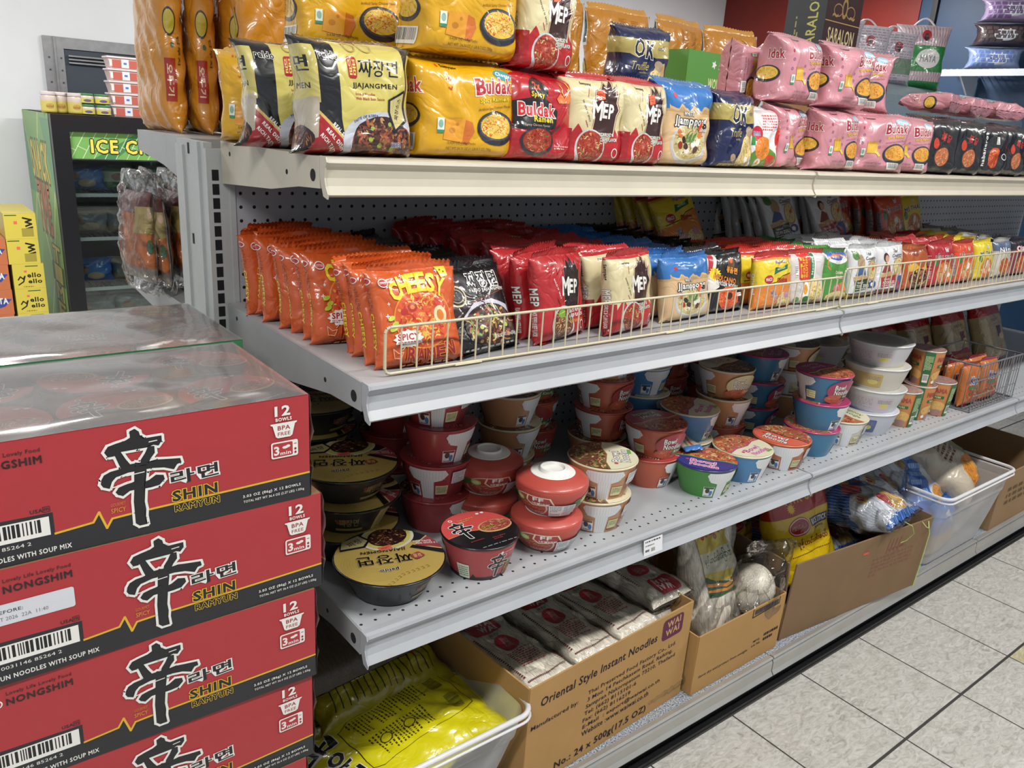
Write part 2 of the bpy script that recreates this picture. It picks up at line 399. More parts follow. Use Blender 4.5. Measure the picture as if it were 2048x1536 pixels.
    def tube(s, pts, r, col='#808080', mat=0, n=6, closed=False):
        p = np.array(pts, float); L = len(p); d = np.gradient(p, axis=0) if not closed else np.roll(p, -1, 0) - np.roll(p, 1, 0)
        d /= np.maximum(np.linalg.norm(d, axis=1, keepdims=True), 1e-9)
        up = np.array([0, 0, 1.0]) if abs(d[:, 2]).max() < 0.9 else np.array([0.3, 1.0, 0.05]) / 1.05
        a = np.cross(d, up); a /= np.maximum(np.linalg.norm(a, axis=1, keepdims=True), 1e-9); b = np.cross(a, d)
        th = np.linspace(0, 2 * math.pi, n + 1); rr = np.broadcast_to(np.asarray(r, float), (L,))
        off = a[:, None] * np.cos(th)[None, :, None] + b[:, None] * np.sin(th)[None, :, None]
        P = p[:, None] + off * rr[:, None, None]; Nn = off.copy()
        if closed: P = np.concatenate([P, P[:1]]); Nn = np.concatenate([Nn, Nn[:1]])
        S = Surf(np.arange(n + 1), np.arange(len(P)), P, Nn); return s.surf(S, col, mat)
    def lathe(s, prof, col='#808080', mat=0, n=48, ctr=(0, 0)):
        S = lathe_surf(prof, n, ctr); return s.surf(S, col, mat)
    def build(s, name, mats, parent=None, loc=None, link=True):
        v = np.concatenate(s.v); nrm = np.concatenate(s.n); c = np.concatenate(s.c); m = np.concatenate(s.m); T = len(v)
        me = bpy.data.meshes.new(name); me.vertices.add(T * 3); me.vertices.foreach_set('co', v.reshape(-1).astype(np.float32))
        me.loops.add(T * 3); me.loops.foreach_set('vertex_index', np.arange(T * 3, dtype=np.int32))
        me.polygons.add(T); me.polygons.foreach_set('loop_start', np.arange(0, T * 3, 3, dtype=np.int32))
        me.polygons.foreach_set('loop_total', np.full(T, 3, np.int32)); me.polygons.foreach_set('material_index', m)
        me.update(calc_edges=True)
        at = me.color_attributes.new('Col', 'FLOAT_COLOR', 'CORNER')
        rgba = np.ones((T, 3, 4), np.float32); rgba[:, :, :3] = c[:, None]; at.data.foreach_set('color', rgba.reshape(-1))
        for k in (mats if isinstance(mats, (list, tuple)) else [mats]): me.materials.append(M[k] if isinstance(k, str) else k)
        me.polygons.foreach_set('use_smooth', np.ones(T, bool))
        me.normals_split_custom_set(nrm.reshape(-1, 3).astype(np.float32))
        o = bpy.data.objects.new(name, me)
        if parent: o.parent = parent
        if loc is not None: o.location = loc
        if link: COL.objects.link(o)
        return o

def lathe_surf(prof, n=48, ctr=(0, 0), vs=None):
    a = np.radians(np.linspace(-180, 180, n + 1)); p = np.array(prof, float)
    P = np.stack([p[:, 0:1] * np.sin(a)[None] + ctr[0], -p[:, 0:1] * np.cos(a)[None] + ctr[1], np.repeat(p[:, 1:2], n + 1, 1)], 2)
    if vs is None:
        z = p[:, 1]; vs = (z - z[0]) / (z[-1] - z[0]) if np.all(np.diff(z) > 0) else np.arange(len(p)) / (len(p) - 1)
    # analytic normals from the profile's own tangent
    t = np.gradient(p, axis=0); t /= np.maximum(np.linalg.norm(t, axis=1, keepdims=True), 1e-9); nr, nz = t[:, 1], -t[:, 0]
    Nn = np.stack([nr[:, None] * np.sin(a)[None], -nr[:, None] * np.cos(a)[None], np.repeat(nz[:, None], n + 1, 1)], 2)
    return Surf(np.linspace(-180, 180, n + 1), vs, P, Nn)

def face(o, ux, uy, w, h):
    """flat rectangle surface starting at o, spanned by unit directions ux, uy"""
    o, ux, uy = map(lambda q: np.array(q, float), (o, ux, uy)); nn = np.cross(ux, uy)
    P = np.array([[o, o + ux * w], [o + uy * h, o + ux * w + uy * h]]); return Surf([0, w], [0, h], P, np.broadcast_to(nn, P.shape).copy())

# ---------------------------------------------------------------- things, parts, copies
def empty(name, link=True):
    o = bpy.data.objects.new(name, None); o.empty_display_size = 0.02
    if link: COL.objects.link(o)
    return o
def tag(o, label=None, cat=None, group=None, kind=None):
    if label: o['label'] = label
    if cat: o['category'] = cat
    if group: o['group'] = group
    if kind: o['kind'] = kind
    return o
class Proto:
    """one finished thing and its parts; the first placing moves the thing itself, the others are copies"""
    def __init__(s, root, cat): s.root, s.cat, s.used = root, cat, False; s.kids = list(root.children); s.gk = {k.name: list(k.children) for k in s.kids}
    def put(s, loc, label, group=None, rot=(0, 0, 0), scale=1.0, name=None):
        if not s.used: r = s.root; s.used = True
        else:
            r = s.root.copy(); COL.objects.link(r)
            for k in s.kids:
                c = k.copy(); c.parent = r; COL.objects.link(c)
                for g in s.gk[k.name]:
                    d = g.copy(); d.parent = c; COL.objects.link(d)
        r.location = loc; r.rotation_euler = Euler([math.radians(a) for a in rot], 'XYZ')
        r.scale = (scale, scale, scale) if not isinstance(scale, (tuple, list)) else scale
        for k in ('group', 'label', 'category'):
            if k in r: del r[k]
        tag(r, label, s.cat, group); return r
    def drop(s):
        if not s.used:
            for k in s.kids:
                for g in s.gk[k.name]: bpy.data.objects.remove(g)
                bpy.data.objects.remove(k)
            bpy.data.objects.remove(s.root)
PROTOS = []
def proto(root, cat): p = Proto(root, cat); PROTOS.append(p); return p
ORD = ['first', 'second', 'third', 'fourth', 'fifth', 'sixth', 'seventh', 'eighth', 'ninth', 'tenth', 'eleventh', 'twelfth', 'thirteenth', 'fourteenth']
# ---------------------------------------------------------------- package builders
def bag_surf(w, h, t, n=3.4, kb=8, kt=4, seed=1, lump=0.0016, NU=44, NV=22, pleat=0.0012, pw=0.55, tmin=0.0012, sag=0.08, blocks=0, notch=0.0):
    """a filled pouch standing on z=0: superellipse sections, flattening into its seals"""
    r = random.Random(seed)
    th = np.linspace(-math.pi, math.pi, 721)
    def sec(a, b, th):
        s_, c_ = np.sin(th), np.cos(th); return a * np.sign(s_) * np.abs(s_) ** (2 / n), -b * np.sign(c_) * np.abs(c_) ** (2 / n)
    x, y = sec(w / 2, t / 2, th); ds = np.hypot(np.diff(x), np.diff(y)); L = ds.sum(); cum = np.concatenate([[0], np.cumsum(ds)]) - L / 2
    us = np.linspace(-L / 2, L / 2, NU + 1); tu = np.interp(us, cum, th)
    vs = np.linspace(0, h, NV + 1); P = np.zeros((NV + 1, NU + 1, 3))
    waves = [(r.uniform(25, 120) * r.choice((-1, 1)), r.uniform(25, 120) * r.choice((-1, 1)), r.uniform(0, 6.28), r.uniform(0.4, 1)) for _ in range(6)]
    ph = [r.uniform(0, 6.28) for _ in range(4)]
    for i, v in enumerate(vs):
        q = v / h * 2 - 1; k = kt if q > 0 else kb
        e = max(0.0, 1 - abs(q) ** k) ** pw
        b = max(t / 2 * e * (1 - sag * q), tmin)
        if blocks:
            b *= 1 - notch * abs(math.cos(math.pi * blocks * v / h)) ** 8 if 0.08 < v / h < 0.92 else 1
        a = w / 2 + (t / 2 - b) * 0.35 - w * 0.012 * math.cos(q * 3)
        xx, yy = sec(a, b, tu)
        g = np.zeros_like(xx)
        for kx, kz, p0, am in waves: g += am * np.sin(kx * xx + kz * v + p0 + 40 * yy)
        env = lump * min(1, e * 1.6) * 0.45
        pl = pleat * abs(q) ** 5 * (np.sin(us / L * 2 * math.pi * 15 + ph[0]) + 0.6 * np.sin(us / L * 2 * math.pi * 23 + ph[1]))
        nx, ny = np.sin(tu), -np.cos(tu)
        P[i, :, 0] = xx + (g * env + pl * 0.4) * nx; P[i, :, 1] = yy + (g * env + pl) * ny
        P[i, :, 2] = v + 0.0015 * np.sin(40 * xx + ph[2]) * (v / h)
    P[:, -1] = P[:, 0]
    S = Surf(us, vs, P, wrap=True); S.diag = True; S.L = L; S.w = w; S.h = h; S.t = t; return S

def seal_mesh(mb, w, h, t0, z, col, seed=0, bend=0.0, up=1, stripe=None):
    """crimped fin seal"""
    r = random.Random(seed); n = 36; m = 5; P = np.zeros((m + 1, n + 1, 3)); p0 = r.uniform(0, 6)
    for i in range(m + 1):
        f = i / m
        for j in range(n + 1):
            x = (j / n - 0.5) * w; zz = z + up * h * f - 0.003 * up
            if i == m: zz += up * 0.0015 * (1 if j % 2 else -1)
            P[i, j] = (x, bend * f * f + 0.0007 * math.sin(i * 2.4) + 0.002 * f * math.sin(x * 60 + p0), zz + 0.002 * math.sin(x * 38 + p0) * f)
    us = np.arange(n + 1.0); vs = np.arange(m + 1.0)
    A = Surf(us, vs, P); 
    if A.N[0, 0, 1] > 0: A.N = -A.N
    F = Surf(us, vs, P + A.N * t0); B = Surf(us, vs, P - A.N * t0, -A.N)
    mb.surf(F, col); mb.surf(B, col, flip=False)
    return mb

def pouch(name, cat, w, h, t, base, front, side=None, back=None, mat='packs', seal=0.014, sealcol=None, bend=0.0, seed=1, bot=True, topart=None, **kw):
    S = bag_surf(w, h, t, seed=seed, **kw); root = empty(name); mb = MB()
    mb.surf(S, base)
    fx = w / 2 * (S.L / (2 * (w + t)) + 0.0) * 0.96
    if front: mb.art(S, front, fx, 0, h / 2, h / 2, off=.0004)
    if side:
        for sx in (-1, 1):
            mb.art(S, side, t / 2, sx * S.L / 4, h / 2, h / 2, off=0.0006, xclip=1.05)
    if back: mb.art(S, back, fx, 0, h / 2, h / 2)
    mb.build('pouch', mat, root)
    if seal:
        s1 = MB(); seal_mesh(s1, w * 1.0, seal, 0.0005, h, sealcol or base, seed, bend); s1.build('top_seal', mat, root)
    if bot:
        s2 = MB(); seal_mesh(s2, w * 0.97, 0.010, 0.0005, 0.0035, sealcol or base, seed + 5, -0.008, up=-0.2); s2.build('bottom_seal', mat, root)
    return proto(root, cat)

def carton(name, cat, w, d, h, col, arts, mat='card', inner=None, part='carton'):
    """closed box on z=0, front at y=0 going back to y=d; arts: dict of face -> Art in metres"""
    root = empty(name); mb = MB(); mb.box(0, 0, 0, w, d, h, col)
    F = {'front': face((0, 0, 0), (1, 0, 0), (0, 0, 1), w, h), 'left': face((0, d, 0), (0, -1, 0), (0, 0, 1), d, h),
         'right': face((w, 0, 0), (0, 1, 0), (0, 0, 1), d, h), 'top': face((0, 0, h), (1, 0, 0), (0, 1, 0), w, d)}
    for k, a in arts.items(): mb.art(F[k], a, off=0.0004)
    mb.build(part, mat, root); return root

def bowl(name, cat, r0, r1, h, base, side, lid, lidcol, rim='#f0ece0', mat='cup', lidmat='lid', ribs=True, foot=None, prof=None, n=56, dome=0.0, tab=None):
    """paper or foam bowl: tapered body with print, flanged rim and printed peel lid"""
    root = empty(name); mb = MB()
    if prof is None: prof = [(r0 * 0.985, 0.0), (r0, 0.004), (r0 + (r1 - r0) * 0.5, h * 0.45), (r1 * 0.975, h * 0.86), (r1 * 0.985, h - 0.004)]
    S = lathe_surf(prof, n); mb.surf(S, base)
    if side: mb.art(S, side, off=.0003)
    mb.lathe([(0.0005, 0.003), (r0 * 0.9, 0.003), (r0 * 0.93, 0.0), (r0 * 0.985, 0.0)], base)
    mb.build('bowl', mat, root)
    lb = MB(); zt = h
    lb.lathe([(r1 * 0.975, zt - 0.005), (r1 * 1.005, zt - 0.0045), (r1 * 1.02, zt - 0.0025), (r1 * 1.02, zt - 0.001), (r1 * 1.0, zt), (r1 * 0.97, zt + 0.0004)], rim, n=n)
    k = 9; us = np.linspace(-1, 1, k); P = np.array([[(x, y, zt + 0.0004 + dome * max(0, 1 - (x * x + y * y))) for x in us * r1 * 1.0] for y in us * r1 * 1.0])
    for a in range(k):
        for b in range(k):
            rr = min(1, us[a] ** 2 + us[b] ** 2); P[a, b, 2] = zt + 0.0006 + dome * (1 - rr)
    LS = Surf(us, us, P)
    bg = Art().R(-1.1, -1.1, 1.1, 1.1, lidcol); clip = (0, 0, 0.99, 0.99, 44)
    lb.art(LS, bg, clip=clip, off=0); lb.art(LS, lid, clip=clip) if lid else None
    if tab:
        pts = [(r1 * 0.8, -0.016), (r1 + 0.014, -0.012), (r1 + 0.018, 0), (r1 + 0.014, 0.012), (r1 * 0.8, 0.016)]
        lb.prism([(x, y) for x, y in pts], zt + 0.0002, zt + 0.0008, tab, axis='z')
    lb.build('lid', lidmat, root)
    return proto(root, cat)
# ---------------------------------------------------------------- printed designs (front spans -1..1 by -1..1)
RED, WHT, BLK, YEL = '#c4262b', '#f3f1ea', '#17161a', '#f2d21c'
P_RAMEN = ['#c04a1c', '#d07a2c', '#dca04a', '#a82c18', '#dcb468', '#6d8a2e', '#8a3418', '#a8602c', '#6a2a18']
P_DARK = ['#2a1512', '#4a2018', '#6b3020', '#3a1a14', '#8a4a2c', '#a8743c', '#57301f', '#c79a5a']
P_PALE = ['#e8cf8a', '#d9b765', '#f0e0ae', '#c9a24e', '#6f9a3c', '#d8612c', '#f6ecca']
P_RED = ['#a8301c', '#c0502a', '#c87a45', '#8e1e14', '#d8a878', '#7a3018', '#6a2214', '#5d7a30', '#b06a4c']
P_BEEF = ['#6b3a24', '#8a5230', '#a8683c', '#4f2a1c', '#c98a4c', '#e0b878', '#5f8a2e']

def sticker(a, x, y, s=0.12, rot=0, col='#f0582a', sy=1.0):
    b = Art().R(-s, -s * 0.6 * sy, s, s * 0.6 * sy, col).LINES(-s * 0.7, -s * 0.3 * sy, s * 0.7, s * 0.3 * sy, 2, '#8a3018', 3)
    return a.BIT(b, x, y, rot=rot)

def art_cheesy():
    a = Art()
    a.L([(-0.86, 0.3), (-0.80, 0.3)], 0.02, WHT).L([(-0.83, 0.33), (-0.83, 0.27)], 0.02, WHT)
    for x, y in ((-0.9, 0.05), (-0.35, 0.86), (0.62, 0.9)):
        a.L([(x - .045, y), (x + .045, y)], 0.022, WHT).L([(x, y - .04), (x, y + .04)], 0.022, WHT)
    a.FOOD(0.06, -0.05, 0.80, 0.62, ['#d8421c', '#e2642a', '#eda03c', '#c02a18', '#f0c24c', '#e07a30', '#f2d46c'], 150, 4, base='#dd5422', noodle=0.75)
    a.RING(0.06, -0.05, 0.80, 0.62, 0.035, '#e8902c')
    a.E(-0.22, 0.2, 0.14, 0.1, '#b3231a').E(-0.22, 0.2, 0.07, 0.045, '#e0803c').E(-0.45, 0.12, 0.1, 0.07, '#c03022').E(0.5, 0.25, 0.1, 0.09, '#cf3a24')
    a.E(0.55, -0.02, 0.17, 0.2, '#f1e2b4', rot=30).E(0.55, -0.02, 0.09, 0.12, '#e8882c', rot=30)
    for k, (ch, x, y, r) in enumerate(zip('CHEESY', (-0.62, -0.37, -0.13, 0.12, 0.37, 0.64), (0.55, 0.66, 0.69, 0.70, 0.66, 0.56), (16, 9, 3, -2, -9, -16))):
        a.T(ch, x, y, 0.25, 0.40, '#f3dd2a', b=0.045, rot=r, ol='#e9a81e', ow=0.015)
    a.P([(0.6, 0.98), (0.86, 0.98), (0.9, 0.78), (0.72, 0.74)], '#f0dc38').E(0.72, 0.9, 0.02, 0.02, '#7a5a10').E(0.80, 0.86, 0.02, 0.02, '#7a5a10')
    a.BURST(-0.42, -0.44, 0.42, 0.20, WHT, 12, 0.82)
    a.T('SPICY', -0.42, -0.40, 0.6, 0.14, '#b81f2a', b=0.05).LINES(-0.72, -0.56, -0.12, -0.49, 2, '#b81f2a', 2)
    for k, (ch, x, y) in enumerate(zip('RAMEN', (-0.36, -0.11, 0.16, 0.44, 0.70), (-0.76, -0.80, -0.81, -0.78, -0.72))):
        a.T(ch, x, y, 0.25, 0.28, '#a81a24', b=0.05, rot=(-6, -3, 0, 3, 6)[k], ol='#f0a030', ow=0.03)
    a.L([(-0.85, -0.62), (-0.72, -0.72), (-0.6, -0.70), (-0.66, -0.82), (-0.82, -0.80), (-0.85, -0.62)], 0.018, '#f6b48a')
    a.L([(-0.62, -0.66), (-0.55, -0.6)], 0.018, '#f6b48a')
    a.E(-0.86, 0.72, 0.12, 0.09, WHT).E(-0.86, 0.72, 0.10, 0.07, '#c22a2c').T('OTTOGI', -0.86, 0.72, 0.16, 0.05, WHT)
    for x, y in ((-0.82, 0.0), (-0.74, -0.12), (-0.8, -0.22)): a.E(x, y, 0.09, 0.05, '#c6d63c', rot=20)
    a.LINES(-0.6, -0.98, 0.7, -0.93, 1, '#f6b48a', 5)
    return a
def side_cheesy():
    a = Art(); a.T('CHEESY', 0, 0.28, 0.70, 0.34, '#f3dd2a', b=0.04, rot=0)
    a = Art(); b = Art().T('CHEESY', 0, 0, 0.72, 0.62, '#f3dd2a', b=0.04)
    # letters run down the side: rotate in the strip's own proportions
    t = Art().T('CHEESY', 0.28, 0, 0.66, 0.30, '#f3dd2a', b=0.04).T('RAMEN', -0.36, 0, 0.52, 0.34, '#b02028', b=0.05, ol='#f0a030', ow=0.03)
    a.BIT(t, 0, 0, 1, 1)
    out = Art()
    i = 0; al = np.concatenate(t.tris)
    for n, c in t.cols:
        q = al[i:i + n]; i += n; out.add(np.stack([q[..., 1] * 1.6, -q[..., 0] * 1.15 + 0.08], -1), c)
    out.E(0.1, 0.78, 0.5, 0.07, WHT).E(0.1, 0.78, 0.42, 0.052, '#c22a2c')
    return out

def strip(texts):
    """text running down a side gusset: list of (text, centre, length, thickness, colour, outline)"""
    t = Art()
    for s_, c_, l_, h_, col, ol in texts: t.T(s_, -c_, 0, l_, h_, col, b=0.04, ol=ol, ow=0.03)
    out = Art(); al = np.concatenate(t.tris); i = 0
    for n, c in t.cols:
        q = al[i:i + n]; i += n; out.add(np.stack([q[..., 1], -q[..., 0]], -1), c)
    return out

def art_jja_small():
    a = Art().R(-1.3, 0.86, 1.3, 1.02, '#0e0e12')
    a.E(-0.78, 0.30, 0.30, 0.26, '#c9b38c').E(-0.78, 0.30, 0.26, 0.22, BLK).RING(-0.78, 0.30, 0.2, 0.17, 0.02, '#c9b38c')
    a.T('일품', -0.78, 0.30, 0.2, 0.16, '#c9b38c')
    a.P([(-1.2, 0.75), (-0.5, 0.8), (-0.3, -0.1), (-0.7, -0.3), (-1.2, -0.1)], '#2b1416')
    a.E(-0.78, 0.32, 0.30, 0.25, '#d8c8a4').E(-0.78, 0.32, 0.26, 0.21, '#19120f').RING(-0.78, 0.32, 0.19, 0.15, 0.02, '#c9b38c')
    a.L([(-0.35, 0.12), (1.0, 0.32)], 0.012, '#b23a20').L([(-0.35, 0.16), (1.0, 0.36)], 0.008, '#7a6a40')
    a.T('짜장면', 0.26, 0.62, 1.05, 0.36, BLK, b=0.03, rot=-4, ol=WHT, ow=0.055)
    a.T('PAIDO JJAJANGMEN', 0.30, 0.36, 1.2, 0.10, WHT, b=0.03, rot=-3)
    a.P([(-0.75, -0.15), (-0.3, 0.12), (0.4, 0.14), (0.95, -0.05), (0.9, -0.6), (-0.7, -0.7)], '#c9c6d6')
    a.FOOD(0.1, -0.42, 0.9, 0.48, P_DARK + ['#d8c878', '#6f9a3c', '#b0502c'], 150, 7, base='#2e1612', noodle=0.25, size=1.3)
    a.E(0.35, -0.28, 0.07, 0.05, '#b9cf4c').E(-0.25, -0.45, 0.07, 0.05, '#c9cf6c').E(0.62, -0.5, 0.06, 0.05, '#b9cf4c')
    a.T('TOTAL NET WT. 7.16 oz(203g)', 0.5, -0.72, 0.75, 0.10, WHT, b=0.02).LINES(-0.9, -0.92, 0.8, -0.86, 1, '#c8c8c8', 4)
    return a

def flame(a, cx, cy, w, h, col, edge):
    pts = [(-.42, -.95), (.40, -1.0), (.52, -.3), (.62, -.12), (.50, .15), (.56, .5), (.46, .42), (.40, .80), (.30, .62), (.22, 1.0), (.05, .72), (-.05, .88), (-.16, .62), (-.3, .55), (-.34, .1), (-.46, -.15), (-.36, -.4)]
    big = [(cx + x * w * 1.14, cy + y * h * 1.07) for x, y in pts]; sm = [(cx + x * w, cy + y * h) for x, y in pts]
    return a.P(big, edge[0]).P([(cx + x * w * 1.08, cy + y * h * 1.035) for x, y in pts], edge[1]).P(sm, col)

def art_mep(cream=True):
    a = Art(); bg = '#dccfa2' if cream else '#c8232a'
    if cream:
        a.R(-3, -1.2, 3, 1.2, bg); a.P([(-3, -1.2), (-3, -0.45), (-1.05, -0.42), (-0.72, -0.08), (-0.4, -0.38), (0.4, -0.5), (0.72, -0.16), (1.1, -0.5), (3, -0.5), (3, -1.2)], '#bb2227')
        a.R(-3, 0.93, 3, 1.2, '#bb2227')
    flame(a, 0.26, 0.34, 0.95, 0.62, '#3a1c18' if cream else '#1c181c', ('#8c3424', '#e8d9b0') if cream else ('#8e1418', '#e0444a'))
    a.T('M', 0.0, 0.26, 0.38, 0.46, WHT, b=0.04, rot=-4).T('EP', 0.42, 0.24, 0.44, 0.34, WHT, b=0.04, rot=-4)
    b = Art().T("SAVORY N' SPICY" if cream else "BOLD N' SPICY", 0, 0, 0.55, 0.06, '#3a2420' if cream else WHT, b=0.03)
    a.BIT(b, -0.42, 0.22, rot=-62)
    a.L([(-0.34, 0.55), (-0.30, 0.75)], 0.02, '#b8402c' if cream else '#8e1418').L([(-0.46, 0.0), (-0.36, -0.14)], 0.025, '#b8402c' if cream else '#8e1418')
    a.T('Samyang', -0.42, 0.82, 0.4, 0.07, BLK if cream else WHT, b=0.03)
    a.E(-0.22, -0.62, 0.56, 0.44, '#cfcfd2').FOOD(-0.20, -0.60, 0.50, 0.38, (P_RED if cream else P_BEEF) + ['#e8cfa0'], 110, 5 if cream else 9, noodle=0.7)
    if not cream: a.E(-0.3, -0.36, 0.16, 0.1, '#7fae3a').L([(-0.45, -0.36), (-0.15, -0.32)], 0.03, '#a9cf55')
    if cream: a.T('GARLIC &', 0.42, -0.30, 0.5, 0.085, WHT, b=0.05, ol='#2a1816', ow=0.05).T('CLAM FLAVOR', 0.48, -0.42, 0.68, 0.085, WHT, b=0.05, ol='#2a1816', ow=0.05)
    else: a.T('BLACK PEPPER', 0.44, -0.34, 0.72, 0.085, WHT, b=0.05).T('& BEEF FLAVOR', 0.46, -0.46, 0.72, 0.085, WHT, b=0.05).T('BEEF BONE BROTH', 0.5, -0.6, 0.6, 0.07, '#e8a03c', b=0.03)
    a.RING(0.74, -0.72, 0.1, 0.1, 0.025, WHT)
    return a
SIDE_MEP_R = lambda: strip([('MEP', 0.1, 0.42, 0.9, WHT, BLK), ('BLACK PEPPER & BEEF FLAVOR', -0.5, 0.6, 0.5, WHT, None)])
def side_mep_c():
    a = Art().R(-3, -1, 3, -0.2, '#a81e24'); return a.BIT(strip([('Samyang', 0.62, 0.4, 0.6, BLK, None), ('MEP', 0.0, 0.34, 0.9, WHT, BLK), ('GARLIC & CLAM FLAVOR', -0.52, 0.6, 0.45, WHT, None)]))

def art_jjam():
    a = Art().R(-3, -1.2, 3, 1.2, '#d9b688')
    p = [(-3, 1.2), (-3, 0.35)] + [(x / 10, 0.42 + 0.06 * math.sin(x * 1.1) + 0.03 * math.sin(x * 2.3)) for x in range(-30, 31)] + [(3, 1.2)]
    a.P(p, '#2f72b8'); a.P([(-3, 0.36)] + [(x / 10, 0.36 + 0.06 * math.sin(x * 1.1) + 0.03 * math.sin(x * 2.3)) for x in range(-30, 31)] + [(3, 0.3), (-3, 0.3)], '#c79f6c')
    a.E(-0.72, 0.66, 0.07, 0.06, '#c22a2c').T('NONGSHIM', -0.35, 0.66, 0.5, 0.05, '#9fc4ea')
    a.E(0, -0.44, 0.84, 0.50, '#c2c3c8').E(0, -0.42, 0.76, 0.44, '#e3ddcb')
    a.FOOD(0, -0.40, 0.74, 0.42, ['#d8c98a', '#c9b56a', '#e8dcae', '#b59a4c', '#f0ead0', '#8a6a3c'], 120, 11, base='#cdbd84', noodle=0.85)
    for x, y, c in ((-0.3, -0.35, '#3a2a20'), (-0.42, -0.48, '#a02a20'), (0.4, -0.4, '#efe6d8'), (0.3, -0.58, '#5a3a26'), (-0.1, -0.6, '#e8e0d4'), (0.5, -0.2, '#d8762c'), (-0.5, -0.2, '#d8702c'), (-.15, -.5, '#453024'), (.2, -.45, '#f0ece4')):
        a.E(x, y, 0.12, 0.08, c, n=10, rot=x * 90)
    for k in range(9): a.L([(-0.2 + k * 0.05, -0.40), (-0.12 + k * 0.06, -0.22 + 0.03 * (k % 3))], 0.025, '#3f8a34')
    a.T('WHITE', -0.15, 0.28, 0.42, 0.1, WHT, b=0.05, ol='#241f1c', ow=0.06)
    a.T('Jjamppong', 0.02, 0.08, 1.5, 0.27, WHT, b=0.05, ol='#241f1c', ow=0.07)
    a.T('SEAFOOD', 0.6, -0.10, 0.36, 0.07, WHT, b=0.04, ol='#241f1c', ow=0.05)
    sticker(a, 0.45, 0.0, 0.11, 50)
    return a
def art_volcano():
    a = Art().P([(-1.1, 1), (-0.4, 1), (-0.7, 0.4), (-0.5, -0.1), (-1.1, -0.3)], '#e8e2da').P([(-0.9, 1), (-0.55, 1), (-0.85, 0.5), (-1.1, 0.3)], '#c22a34')
    a.BURST(-0.72, 0.35, 0.34, 0.26, '#f0d81c', 14, 0.7).T('VERY HOT', -0.72, 0.35, 0.36, 0.12, '#c22a20', b=0.05, rot=60)
    a.E(0.3, 0.66, 0.26, 0.2, '#6b4a2c').E(0.3, 0.75, 0.12, 0.1, '#e8702c').L([(0.5, 0.8), (0.85, 0.7)], 0.03, '#8a8a8a')
    a.T('볶음면', 0.3, 0.42, 0.7, 0.22, '#f0a02c', b=0.04, rot=-12, ol='#5a2010', ow=0.05)
    a.T('VOLCANO', -0.1, 0.14, 1.3, 0.2, '#f08a2c', b=0.05, rot=-12, ol='#3a1008', ow=0.06)
    a.T('CHICKEN NOODLE', 0.0, -0.06, 1.4, 0.15, WHT, b=0.05, rot=-12)
    a.FOOD(0.05, -0.52, 0.62, 0.40, ['#e0501c', '#f0702c', '#c8381a', '#f09a4c', '#a82a14'], 120, 3, noodle=0.9).E(0.1, -0.45, 0.18, 0.12, '#4a140c')
    a.R(0.62, -0.5, 0.9, -0.38, WHT).LINES(0.65, -0.48, 0.88, -0.4, 2, BLK, 2)
    return a
def art_curry(low='#e08428', name='Chicken'):
    a = Art().R(-3, -1.2, 3, 1.2, '#ecd024'); a.P([(-3, -1.2), (-3, -0.12), (-0.6, -0.12), (-0.5, 0.0), (-0.4, -0.1), (0.1, -0.02), (0.6, 0.28), (3, 0.4), (3, -1.2)], low)
    a.R(-3, 0.9, 3, 1.2, '#c32a24').R(-3, 0.84, 3, 0.92, '#e8902c')
    a.T('Wai', 0.05, 0.74, 0.3, 0.14, '#5a4aa8', b=0.05).T('Instant', 0.42, 0.76, 0.4, 0.12, '#5a4aa8', b=0.05)
    a.P([(-0.2, 0.28), (-0.1, 0.56), (0.3, 0.52), (0.75, 0.68), (0.7, 0.48), (0.2, 0.38)], '#1f6a3a').T('NOODLES', 0.28, 0.5, 0.5, 0.07, WHT, b=0.03, rot=8)
    a.E(-0.55, 0.14, 0.27, 0.16, '#b8202c').T('MACO', -0.55, 0.14, 0.38, 0.13, WHT, b=0.05)
    a.T(name, 0.35, 0.06, 0.66, 0.18, '#d83c1c', b=0.04, ol='#4a1c10', ow=0.04)
    a.L([(-0.9, -0.06), (0.0, 0.0), (0.4, 0.22), (0.9, 0.32)], 0.03, '#2a2014')
    a.T('MAX', -0.25, -0.42, 0.3, 0.3, '#3a3a80', b=0.06, rot=8, ol=WHT, ow=0.05).T('CUP', -0.1, -0.62, 0.3, 0.2, '#c22a2c', b=0.05, rot=8, ol=WHT, ow=0.05)
    a.FOOD(0.5, -0.72, 0.5, 0.32, P_PALE + ['#b8502c'], 70, 6, noodle=0.6).E(0.2, -0.86, 0.18, 0.12, '#f2e8cc').E(0.2, -0.86, 0.09, 0.06, '#e8a82c')
    a.E(0.62, -0.5, 0.2, 0.14, '#c98a9a').E(0.9, 0.78, 0.1, 0.1, '#e8d8b0')
    return a
